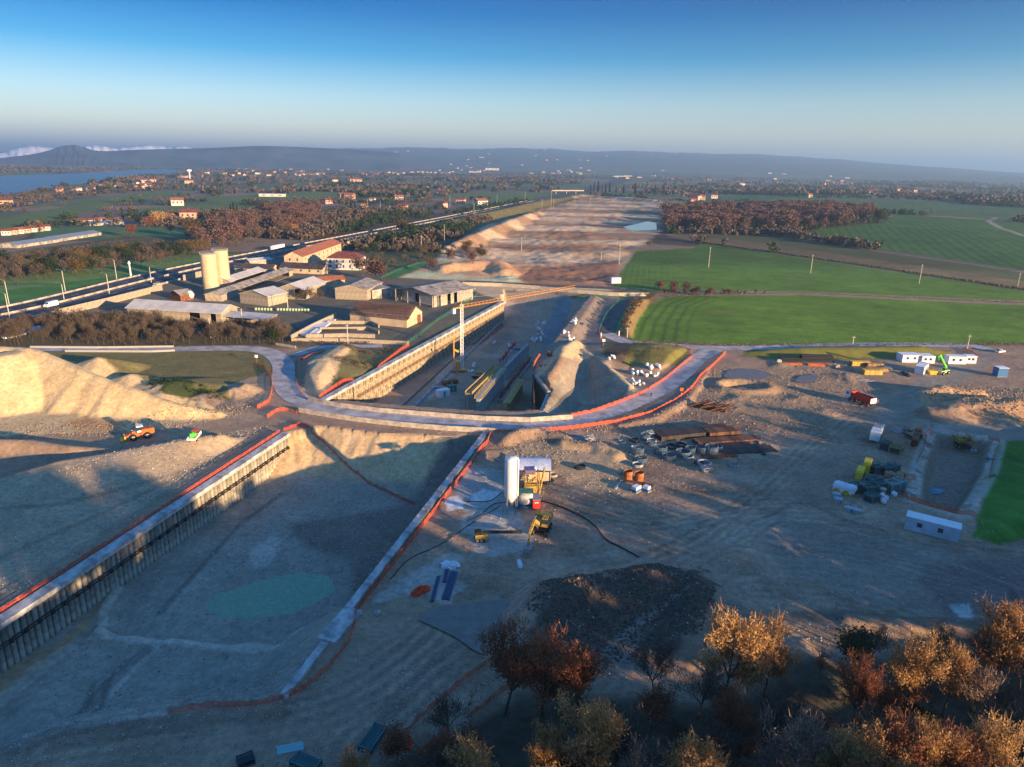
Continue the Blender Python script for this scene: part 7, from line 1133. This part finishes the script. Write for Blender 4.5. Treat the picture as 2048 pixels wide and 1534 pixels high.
# green formwork cages, right
def crate(lb, px, py, toward, L, W, H, col, group=None, slat=8, nm="formwork_crate"):
    r = put(nm, lb, "crate", px, py, toward, group); q = MB(); [q.box((sx * L / 2, sy * W / 2, H / 2), (.14, .14, H)) for sx in (-1, 1) for sy in (-1, 1)]; [q.box((0, sy * W / 2, z), (L, .14, .14)) for sy in (-1, 1) for z in (.15, H - .07)]; [q.box((sx * L / 2, 0, z), (.14, W, .14)) for sx in (-1, 1) for z in (.15, H - .07)]; part("frame", r, q.mesh("frame", col)); sl2 = MB().box((0, 0, H / 2), (.1, W - .1, .7 * H), m=col).mesh("slat")
    for k in range(slat): part("slat", r, sl2, ((k + .5) * L / slat - L / 2, 0, 0))
    part("panel", r, MB().box((0, 0, H * .45), (L - .3, W - .3, H * .6), m=mat("dark_crate_inside", (.02, .05, .05), .8)).mesh("panel")); return r
CG = mat("green_frame", (.06, .20, .19), .6, 1, .2); CGL = mat("pale_green_frame", (.22, .42, .40), .6)
for px, py, t, L, W, H, c, lb in ((1716, 982, .3, 3.4, 2.4, 2.4, CG, "green cage right of the white tarpaulin"), (1735, 988, .35, 3.4, 2.6, 2.5, CG, "large green cage in the middle of the cage group"), (1758, 982, .35, 3.2, 2.4, 2.6, CG, "green cage behind the round cardboard drum"), (1745, 972, .3, 3.0, 2.2, 2.4, CG, "green cage in the back row beside the yellow box"), (1782, 986, .3, 2.4, 2.2, 3.0, CGL, "slatted pale green cage left of the orange netting"), (1796, 982, .3, 2.2, 2.2, 3.0, CGL, "slatted pale green cage touching the orange netting"),
                                  (1752, 945, .3, 3.2, 2.4, 2.2, CG, "dark cage with white bows right of the yellow crate"), (1772, 948, .3, 3.0, 2.2, 2.4, CG, "green box at the back right of the cages"), (1785, 944, .3, 2.2, 2.0, 2.4, CG, "green box beside the back cardboard boxes"), (1742, 1002, .5, 2.6, 2.2, 1.8, CG, "dark green crate at the front beside the white bags"), (1770, 898, .9, 3.2, 2.2, 2.6, CG, "green cage standing alone below the white lorry"), (2 + 1790, 905, .8, 3.4, 2.6, 2.0, mat("sand_panel", (.36, .27, .12), .8), "sand coloured round crate beside the lone green cage")): crate(lb, px, py, t, L, W, H, c, slat=6)
r = crate("green slatted crate lying in the foreground mud", 746, 1482, (768, 1450), 4.0, 1.8, .9, CG, slat=14); crate("green slatted crate cut by the lower edge", 612, 1532, (640, 1545), 3.4, 1.7, .9, CG, slat=12); crate("dark crate at the lower left edge of the wood", 492, 1525, (510, 1518), 1.8, 1.4, .8, mat("dark_crate", (.03, .05, .07), .8), slat=6)
yb = mat("bright_yellow_box", (.75, .52, .02), .5)
for px, py, t, L, W, H, lb in ((1718, 960, 1.0, 4.0, 1.6, 2.6, "lower yellow box of the tall yellow pair"), (1732, 945, 1.0, 4.2, 1.6, 2.8, "upper yellow box of the tall yellow pair"), ): r = put("yellow_box", lb, "box", px, py, t); part("body", r, MB().box((0, 0, H / 2), (L, W, H), m=mat("navy_panel", (.01, .03, .06), .5)).mesh("body")); part("cover", r, MB().box((0, 0, H + .15), (L + .1, W + .1, .5), m=yb, taper=.9).mesh("cover")); part("end_panel", r, MB().box((-L / 2 - .04, 0, H * .55), (.08, W, H * .8), m=yb).mesh("end_panel"))
for k, (px, py) in enumerate(((1776, 968), (1790, 972), (1800, 968))): r = put("cardboard_box", ("left cardboard box on the cages", "middle cardboard box on the cages", "right cardboard box on the cages")[k], "box", px, py, .3); part("body", r, MB().box((0, 0, 1.5), (1.7, 1.5, 3.0), m=mat("cardboard", (.45, .26, .13), .8, 2, .2)).mesh("body")); part("band", r, MB().box((0, 0, 1.5), (.2, 1.56, 3.06), m=BLK).mesh("band"))
r = put("drum", "round cardboard drum standing before the green cages", "drum", 1763, 990, 0.0); part("shell", r, MB().tube((0, 0, 0), (0, 0, 1.6), .8, 14, m=mat("cardboard", (.45, .26, .13))).mesh("shell")); part("lid", r, MB().tube((0, 0, 1.6), (0, 0, 1.72), .85, 14, m=WCON).mesh("lid"))
# white tarpaulin over yellow boxes
r = put("covered_load", "white tarpaulin draped over yellow boxes left of the green cages", "tarpaulin", 1688, 986, (1710, 992)); part("load", r, MB().box((0, 0, .9), (4.2, 1.8, 1.7), m=yb).mesh("load")); q = MB(); nx, ny = 14, 8; rs = np.random.RandomState(2); P_ = []
for i in range(nx + 1):
    for j in range(ny + 1): u, v = (i / nx - .5) * 6.0, (j / ny - .5) * 4.4; ez = max(0, abs(u) - 2.2) + max(0, abs(v) - 1.0); P_.append((max(-2.35, min(2.35, u)) + rs.normal() * .05, max(-1.2, min(1.2, v)) + rs.normal() * .05, 2.3 - ez * (1.2 + .35 * math.sin(i * 1.3 + j)) + rs.normal() * .05))
q.add(P_, [(i * (ny + 1) + j, (i + 1) * (ny + 1) + j, (i + 1) * (ny + 1) + j + 1, i * (ny + 1) + j + 1) for i in range(nx) for j in range(ny)]); part("tarpaulin", r, q.mesh("tarpaulin", TARP, True))
bags("white bulk bag in front of the green cages", "bulk bags at the green cages", [(1762, 1006), (1772, 1004), (1782, 998)], 2, sx=.7)
for px, py, lb in ((1676, 1004, "pale bucket left of the turquoise tubs"), (1672, 994, "small pink white bag at the left of the tubs"), (1697, 1022, "stack of two turquoise tubs on the left"), (1712, 1026, "turquoise tubs tipped beside the stack")): r = put("tub", lb, "tub", px, py, 0.0); part("tub_body", r, MB().lathe([(.7, 0), (.85, .9), (.7, .9), (.6, .15)], n=14).mesh("tub_body", CGL if px > 1690 else RB2)); part("tub_rim", r, MB().lathe([(.85, .85), (.95, .9), (.85, .95)], n=14).mesh("tub_rim", RB2))
# foreground odds: blue pipes, sheet, netting heap, hose, blocks
BPI = mat("dark_blue_pipe", (.02, .07, .14), .45)
for px, py, tw, n_, L, lb in ((871, 1178, (881, 1140), 2, 7.5, "left pair of dark blue pipes"), (900, 1172, (912, 1135), 4, 8.5, "right bundle of dark blue pipes"), (892, 1150, (896, 1130), 2, 5, "short dark blue pipes under the white sheet")): stack("pipe_stack", lb, "pipes", px, py, tw, n_, 1, L, .36, .34, BPI, "pipe", True)
def heap(name, lb, cat, px, py, rx, ry, rz_, m, n=3, seed=1, dz=0):
    rr = random.Random(seed); q = MB(); [q.blob((rr.uniform(-rx, rx) * .5, rr.uniform(-ry, ry) * .5, rz_ * .35), (rx * rr.uniform(.45, .75), ry * rr.uniform(.45, .75), rz_ * rr.uniform(.5, .9)), 11, 6, jit=.28, rg=rr) for _ in range(n)]; p = GT(px, py); return tag(link(name, q.mesh(name, m, False), None, (p.x, p.y, p.z + dz), seed), lb, cat)
heap("tarpaulin", "crumpled white sheet lying over the dark blue pipes", "tarpaulin", 896, 1134, 2.0, 1.2, .9, TARP, 4, 3); heap("netting_heap", "bright orange heap of netting left of the blue pipes", "netting", 842, 1184, 2.0, .9, .7, mat("bright_orange_net", (.75, .07, .02), .8, 3, .3), 5, 4); heap("netting_heap", "orange red netting bundle at the end of the upper netting line", "netting", 812, 1492, 1.3, .8, .8, mat("bright_orange_net", (.75, .07, .02)), 4, 5)
heap("boulder", "upper of two pale boulders right of the beam end", "boulder", 757, 1208, .6, .5, .6, BEAM, 2, 6); heap("boulder", "lower of two pale boulders right of the beam end", "boulder", 757, 1228, .7, .6, .8, BEAM, 2, 7); heap("tarpaulin", "white plastic strip near the big excavator bucket", "tarpaulin", 1040, 1126, 2.2, .5, .3, TARP, 4, 8); heap("tarpaulin", "blue sheet spread inside the small pit", "tarpaulin", 1866, 982, 2.6, 1.8, .3, mat("blue_sheet", (.10, .28, .38), .5, 1, .3), 5, 9, .05); heap("tarpaulin", "blue sheet on the right rim of the small pit", "tarpaulin", 1980, 918, 1.0, 1.8, .4, mat("blue_sheet", (.10, .28, .38)), 3, 10)
heap("debris_pile", "pale debris left of the blue sheet on the pit rim", "debris", 1822, 985, 1.6, 1.6, .4, BEAM, 4, 11); heap("debris_pile", "pale plaster debris right of the pipes behind the yard", "debris", 1730, 762, 3.0, 1.6, .5, WCON, 5, 12); heap("debris_pile", "scrap heap between the beam stacks and the cabins", "debris", 1772, 738, 3.4, 1.8, .9, RB1, 7, 13); heap("debris_pile", "dark scrap below the end on cabin", "debris", 1812, 750, 3.0, 1.2, .7, mat("dark_scrap", (.05, .06, .07), .7, 2, .4), 6, 14); heap("debris_pile", "pale blocks at the end of the dark pipe stack", "debris", 1672, 735, 1.2, 1.0, 1.2, CREAM, 3, 15); heap("debris_pile", "white rubble at the pipe stack corner", "debris", 1557, 724, 1.4, 1.0, 1.0, BEAM, 4, 16); heap("debris_pile", "blue machine parts beside the red fence", "debris", 1165, 650, 1.6, 1.2, .8, RB1, 4, 17); heap("debris_pile", "red and brown scrap at the spur of pale soil", "debris", 1100, 712, 1.0, 1.2, 1.4, RUST, 4, 18); heap("debris_pile", "dark scrap and timber by the crane foot", "debris", 940, 752, 0, 0, 0, RUST, 1, 19) if False else None
heap("netting_heap", "orange netting heap below the grass bank", "netting", 1703, 742, 1.4, .7, .5, ORG, 4, 20); heap("debris_pile", "blue litter beside the golden oak pool", "debris", 1432, 1328, .9, .9, .5, BLU, 3, 21)
def hose(lb, pts, r_, m, name="hose", cat="hose"):
    P = [GT(*p) for p in pts]; P = spl([(p.x, p.y, p.z + r_ + .03) for p in P], 7); P[:, 2] = height(P[:, 0], P[:, 1]) + r_ + .05; o = P[0].copy(); q = MB().path([tuple(p - o) for p in P], r_, 6); tag(link(name, q.mesh(name, m), None, tuple(o)), lb, cat)
hose("long black hose curving across the yard from the pump unit", [(1078, 1002), (1130, 1018), (1180, 1045), (1212, 1080), (1245, 1098), (1278, 1116)], .14, BLK); hose("thin black hose left of the cement silo", [(1010, 1005), (985, 1010), (960, 1030), (935, 1042)], .08, BLK); hose("black cable from the silo to the slurry patch", [(1005, 985), (980, 1002), (930, 1004)], .08, BLK); hose("pale pipe line from the plank shed to the capping beam", [(1010, 930), (990, 918), (965, 908)], .09, RB2, "pipe", "pipe")
hose("thin cable from the slurry patch toward the blue pipes", [(1000, 1012), (940, 1050), (880, 1090), (820, 1118), (780, 1160)], .07, BLK, "cable", "cable"); stack("plank_stack", "loose turquoise planks left of the bottom crate", "planks", 580, 1497, (600, 1493), 4, 1, 3.2, .35, .12, CGL, "plank")
hose("long curved black pipe on the muddy pool", [(1418, 1305), (1410, 1290), (1415, 1275), (1430, 1270)], .06, BLK)
# ---- poles, lamps, signs
PO = mat("pale_concrete_pole", (.50, .46, .38), .8); pole_m = {}
def pole(lb, bx, by, topy, arm=None, group=None, r_=.14, m=None):
    x, y = G(bx, by); z = HT(x, y); k = (by - topy) / (FPX / math.sqrt(x * x + y * y + 4900)) * 1.03; h = round(max(3, k), 1); o = thing("lamp_post" if arm else "utility_pole", lb, "lamp" if arm else "pole", (x, y, z), 0, group); part("post", o, MB().tube((0, 0, -.3), (0, 0, h), r_ * 1.5, 7, r_, m=m or PO).mesh("post")); 
    if arm: q = MB(); q.path([(0, 0, h - .3), (arm * .6, 0, h + .5), (arm * 2.2, 0, h + .9)], .07, 5); part("arm", o, q.mesh("arm", GREYM)); part("lamp_head", o, MB().box((arm * 2.6, 0, h + .9), (.9, .35, .16), m=GREYM).mesh("lamp_head"))
    else: part("crossarm", o, MB().box((0, 0, h - .5), (1.5, .12, .12), m=m or PO).mesh("crossarm")); part("insulator", o, MB().tube((0, 0, h), (0, 0, h + .25), .06, 5, m=GREYM).mesh("insulator"))
    return o
for bx, by, ty, am, lb in ((21, 643, 600, -1, "front lamp post at the left edge of the motorway"), (19, 612, 574, -1, "rear lamp post at the left edge of the motorway"), (129, 603, 576, -1, "lamp post right behind the white van"), (131, 584, 551, -1, "lamp post on the far verge behind the white van"), (219, 589, 556, -1, "lamp post above the noise wall"), (234, 561, 528, -1, "lamp post on the far verge left of the camera mast"), (303, 567, 540, 1, "lamp post at the end of the noise wall")): pole(lb, bx, by, ty, am)
o = pole("thick camera mast on the motorway verge", 262, 553, 528, None, None, .35, WPAINT); part("camera_box", o, MB().box((0, 0, 7.8), (1.2, 1.0, .9), m=WPAINT).mesh("camera_box"))
for bx, by, ty, lb in ((1417, 535, 498, "pole with earth mound in the upper green field, left one"), (1621, 546, 514, "pole in the upper green field near the stubble strip"), (1838, 567, 536, "thin pole on the stubble strip edge"), (2034, 577, 553, "thin pole at the right edge of the stubble"), (843, 504, 474, "pole on the rough grass behind the grey hall"), (889, 486, 452, "pale pole at the head of the brown bank"), (1238, 529, 490, "thin pole at the edge of the earthworks"), (948, 440, 420, "thin pole on the motorway bank"), (1102, 418, 384, "tall white mast before the overpass"), (1107, 418, 399, "short white mast beside the tall one"), (1181, 409, 392, "pole on the middle of the earthworks"),
                       (1050, 410, 385, "thin pole left of the overpass"), (1084, 415, 400, "thin pole near the overpass foot"), (1043, 504, 478, "thin pole on the brown terrace"), (761, 424, 405, "pole by the olive rows"), (736, 424, 402, "pole by the cypress hamlet"), (780, 427, 413, "second pole by the olive rows"), (900, 415, 395, "pole near the yellow green house"), (946, 416, 400, "pole near the low red shed"), (994, 408, 393, "pole beside the motorway curve"), (696, 689, 650, "pole in front of the bunker walls"), (576, 619, 590, "pole in the farm yard beside the bales"), (655, 548, 525, "pole beside the orange gable"), (485, 648, 620, "pole standing in the bare thicket"), (422, 676, 640, "white pole inside the bare thicket"), (1705, 690, 674, "dark post at the lower edge of the nearest field"), (1934, 698, 675, "pole beside the lane at the right"), (1254, 676, 655, "lamp like post by the field gate"), (1202, 520, 505, "small stake by the field corner")):
    pole(lb, bx, by, ty)
for px, py, h, lb, m in ((1362, 796, 3.2, "orange road sign at the right hand curve", ORG), (514, 727, 3.0, "white sign board at the left road bend", WPAINT), (1207, 692, 2.6, "white sign board by the field gate", WPAINT), (603, 722, 1.2, "small red marker at the left road bend", RED)):
    r = put("road_sign", lb, "sign", px, py, 0.0); part("post", r, MB().tube((0, 0, 0), (0, 0, h), .06, 5, m=GREYM).mesh("post")); part("board", r, MB().box((0, -.05, h - .3), (1.1, .06, 1.0), m=m).mesh("board"))
gt = thing("field_gate", "field gate with two white posts at the top of the lane", "gate", (*G(1202, 676), HT(*G(1202, 676)))); ge = np.array(G(1238, 672)) - np.array(G(1202, 676)); part("gate_post", gt, MB().box((0, 0, 1.1), (.4, .4, 2.2), m=WPAINT).mesh("gate_post")); part("gate_post", gt, bpy.data.meshes["gate_post"], (ge[0], ge[1], 0)); q = MB(); [q.tube((0, 0, z), (ge[0], ge[1], z), .05, 4) for z in (.4, .9, 1.4)]; [q.tube((ge[0] * f, ge[1] * f, .4), (ge[0] * f, ge[1] * f, 1.4), .04, 4) for f in (.2, .4, .6, .8)]; part("gate_bars", gt, q.mesh("gate_bars", GREYM))
# ---- person on the road
def person(lb, px, py, rz):
    bm = bmesh.new(); J = [(0, 0, .95), (0, 0, 1.2), (0, 0, 1.42), (0, 0, 1.52), (0, 0, 1.66), (.1, 0, .9), (.14, .05, .48), (.13, -.05, .06), (.13, .08, .03), (-.1, 0, .9), (-.14, .02, .48), (-.13, .05, .06), (-.13, .18, .03), (.2, 0, 1.4), (.28, .02, 1.12), (.27, .1, .88), (-.2, 0, 1.4), (-.28, .02, 1.12), (-.27, .1, .88)]
    R = [.15, .15, .16, .06, .105, .1, .065, .05, .045, .1, .065, .05, .045, .075, .05, .04, .075, .05, .04]; E_ = [(0, 1), (1, 2), (2, 3), (3, 4), (0, 5), (5, 6), (6, 7), (7, 8), (0, 9), (9, 10), (10, 11), (11, 12), (2, 13), (13, 14), (14, 15), (2, 16), (16, 17), (17, 18)]
    me = bpy.data.meshes.new("body"); me.from_pydata(J, E_, []); p = GT(px, py); r = thing("person", lb, "person", p, rz); o = part("body", r, me); md = o.modifiers.new("skin", 'SKIN'); [setattr(me.skin_vertices[0].data[i], 'radius', (R[i], R[i])) for i in range(len(J))]; o.modifiers.new("sub", 'SUBSURF').levels = 1; me.materials.append(mat("dark_work_clothes", (.02, .03, .06), .9)); part("head", r, MB().blob((0, .01, 1.67), (.1, .11, .13), 10, 7, m=mat("skin_tone", (.42, .25, .18), .7), jit=0).mesh("head")); part("helmet", r, MB().lathe([(.14, 1.7), (.13, 1.77), (.08, 1.83), (.01, 1.85)], n=12).mesh("helmet", mat("dark_cap", (.03, .04, .06), .6)))
person("person in dark clothes walking on the inner edge of the right hand curve", 1302, 795, .4)
# ---- motorway traffic
def on_mw(off, px, py): 
    c = np.array(G(px, py)); Q = para(MWS, off); i = int(np.argmin(np.hypot(Q[:, 0] - c[0], Q[:, 1] - c[1]))); d = Q[min(i + 1, len(Q) - 1)] - Q[i - 1]; return (float(c[0]), float(c[1]), HT(*c) + .3), math.atan2(d[1], d[0])
l_, a_ = on_mw(0, 556, 501); r = thing("lorry", "long white articulated lorry on the motorway", "lorry", l_, a_ + math.pi); wheels(r, [(x, s * 1.1) for x in (6, 3.5, -4, -5.3, -6.6) for s in (-1, 1)], .5, .3); cab(r, 7.2, WPAINT, 2.5, 2.8); part("trailer", r, MB().box((-1.2, 0, 2.6), (13.6, 2.55, 2.8), m=WPAINT).mesh("trailer")); part("chassis", r, MB().box((0, 0, .95), (14.5, 1.0, .3), m=BLK).mesh("chassis"))
l_, a_ = on_mw(0, 103, 616); r = thing("van", "white tanker van on the near carriageway at the left", "van", l_, a_ + math.pi); wheels(r, [(x, s * .9) for x in (2.4, -2.0) for s in (-1, 1)], .42, .3); part("body", r, MB().prism([(-3.4, .5), (3.4, .5), (3.5, 1.3), (2.6, 1.7), (2.0, 2.6), (-3.3, 2.7)], -1.1, 1.1, m=WPAINT).mesh("body")); part("windscreen", r, MB().prism([(2.55, 1.78), (2.05, 2.5), (2.15, 2.55), (2.65, 1.8)], -.95, .95, m=GLASS).mesh("windscreen")); part("stripe", r, MB().box((0, -1.12, 1.0), (6.2, .04, .4), m=BLU).mesh("stripe"))
carm = {}
def car(lb, px, py, m, a=None, z=None):
    l_, aa = on_mw(0, px, py); 
    if a is not None: l_ = tuple(GT(px, py)); aa = a
    r = thing("car", lb, "car", l_, aa); wheels(r, [(x, s * .75) for x in (1.35, -1.3) for s in (-1, 1)], .32, .22); part("body", r, MB().prism([(-2.1, .3), (2.1, .3), (2.15, .75), (1.2, .95), (-2.0, 1.0)], -.88, .88, m=m).mesh("body")); part("cabin_top", r, MB().prism([(-1.7, .95), (1.1, .92), (.5, 1.42), (-1.2, 1.45)], -.78, .78, m=GLASS).mesh("cabin_top")); part("roof", r, MB().box((-.35, 0, 1.45), (1.5, 1.4, .05), m=m).mesh("roof"))
cd_ = mat("dark_car_paint", (.02, .025, .035), .3)
car("dark car behind the lorry on the far carriageway", 606, 490, cd_); car("second dark car further behind the lorry", 612, 487, cd_); car("dark car on the near carriageway left of the long villa", 588, 506, cd_); car("dark car on the near carriageway above the villa roof", 640, 493, cd_); car("dark car close to the pine at the motorway wall", 762, 470, cd_); car("silver car at the gap in the noise wall", 314, 571, mat("silver_paint", (.5, .52, .55), .3, metal=.4)); car("blue car behind the silver one at the gap", 303, 559, BLU); car("white car far along the motorway", 945, 423, WPAINT)
car("pale car parked before the long shed doors", 380, 650, mat("cream_car", (.5, .48, .42), .4), .2); car("black car parked right of the pale one at the shed", 398, 651, cd_, .1); car("white car at the right lane end by the small dark post", 2000, 705, WPAINT, .4)
r = excavator("yellow digger working on the far motorway verge by the brown clump", 598, 469, (640, 458), YEL, s=1.0, arm=((1.2, 2.0), (5.0, 3.8), (8.5, 3.6), (9.5, 1.6)))
# boulders and clods strewn over the yard
STM = [MB().blob((0, 0, .1), (.3, .26, .2), 6, 3, jit=.3).mesh("stones", M_) for M_ in (BEAM, mat("brown_clod", (.12, .09, .065), .95, 2, .3))]
def strew(lb, poly, n, m, r0, r1, z=0):
    P = PL(z, *poly); lo = P.min(0); hi = P.max(0); rs = np.random.RandomState(n); x = rs.uniform(lo[0], hi[0], n * 3); y = rs.uniform(lo[1], hi[1], n * 3); k = _sdpoly(x, y, P) > 0; x = x[k][:n]; y = y[k][:n]; n = len(x); zz = height(x, y); sz = rs.uniform(0, 1, n)**3 * (r1 - r0) + r0
    base = np.array([(1, 0, 0), (0, 1, 0), (-1, 0, 0), (0, -1, 0), (0, 0, .9), (0, 0, -.6)]); F0 = np.array([(0, 1, 4), (1, 2, 4), (2, 3, 4), (3, 0, 4), (1, 0, 5), (2, 1, 5), (3, 2, 5), (0, 3, 5)]); V = base[None] * (1 + .35 * (rs.rand(n, 6, 1) - .5)) * sz[:, None, None]; a = rs.uniform(0, 6.28, n); c, s = np.cos(a)[:, None], np.sin(a)[:, None]; X_ = V[..., 0] * c - V[..., 1] * s; Y_ = V[..., 0] * s + V[..., 1] * c
    V = np.stack([X_ + x[:, None], Y_ + y[:, None], V[..., 2] + zz[:, None] + .02], 2).reshape(-1, 3); F = (F0[None] + (np.arange(n) * 6)[:, None, None]).reshape(-1, 3); o = link("loose_stones", mesh_np("loose_stones", V, F, m, False)); o['kind'] = 'stuff'; o['label'] = lb
M_ST = mat("grey_stone", (.50, .46, .40), .95, 1, .4); M_CL = mat("brown_clod", (.12, .09, .065), .95, 2, .3); M_SA = mat("sand_clod", (.36, .27, .17), .95, 1, .3)
strew("grey stones and gravel scattered over the yard", ((840, 1120), (1000, 920), (1400, 860), (1800, 870), (2048, 1100), (2048, 1250), (1500, 1330), (900, 1420)), 9000, M_ST, .04, .22)
strew("stones on the shaded pit floor", ((60, 1330), (560, 960), (900, 900), (720, 1180), (560, 1390), (100, 1480)), 7000, M_ST, .04, .25, -6); strew("brown clods on the dark soil heap", ((1050, 1240), (1090, 1185), (1330, 1140), (1430, 1200), (1400, 1290), (1150, 1340)), 5000, M_CL, .06, .35); strew("clods on the sunlit rough ground by the road", ((1400, 740), (1700, 725), (1760, 800), (1650, 870), (1420, 860), (1300, 860), (1100, 930), (1000, 900), (1020, 870), (1300, 840)), 7000, M_SA, .06, .35)
strew("stones over the terrace above the left pile wall", ((-60, 1250), (0, 1000), (420, 870), (540, 850), (0, 1220)), 6000, M_ST, .05, .22); strew("clods on the sunlit mound at the right", ((1830, 790), (1900, 770), (2080, 780), (2080, 860), (1950, 840)), 3500, M_SA, .08, .45); strew("rubble along the foot of the gravel stockpile", ((0, 850), (280, 840), (420, 815), (520, 800), (480, 830), (300, 870), (0, 880)), 2500, M_SA, .05, .3)
strew("stones in the lower left mud", ((0, 1400), (700, 1300), (1000, 1340), (900, 1534), (0, 1534)), 9000, M_ST, .03, .16)
strew("rubble and offcuts on the deep pit floor", ((830, 810), (960, 660), (1090, 610), (1120, 625), (1040, 740), (980, 815)), 2600, M_ST, .06, .35, -10)
for px, py, a, b, m, lb in ((978, 765, 1.6, .6, RUST, "rusty scrap beside the timber walkway in the deep pit"), (960, 748, 1.4, .6, TIMB, "timber offcuts beside the crane foot"), (952, 756, 1.2, .7, BLK, "black tubes heaped beside the crane foot"), (1036, 700, 1.2, .5, RB1, "blue grey scrap behind the central wall"), (1092, 650, 1.5, .7, BP, "dark covered heap among the white bags of the trench"), (1098, 640, 1.3, .7, RB1, "grey blue machinery among the white bags of the trench"), (870, 776, 1.0, .4, BEAM, "pale slab pieces beside the white site box"), (990, 645, 1.6, .4, BEAM, "pale broken slabs at the far end of the pit floor")):
    rr = random.Random(px); q = MB(); [q.box((rr.uniform(-a, a), rr.uniform(-a, a), rr.uniform(.1, b)), (rr.uniform(.6, 2.4), rr.uniform(.2, .6), rr.uniform(.1, .4)), rr.uniform(0, 3), ry=rr.uniform(-.3, .3)) for _ in range(12)]; x, y = G(px, py, -10); tag(link("scrap_heap", q.mesh("scrap_heap", m), None, (x, y, -9.9)), lb, "debris")
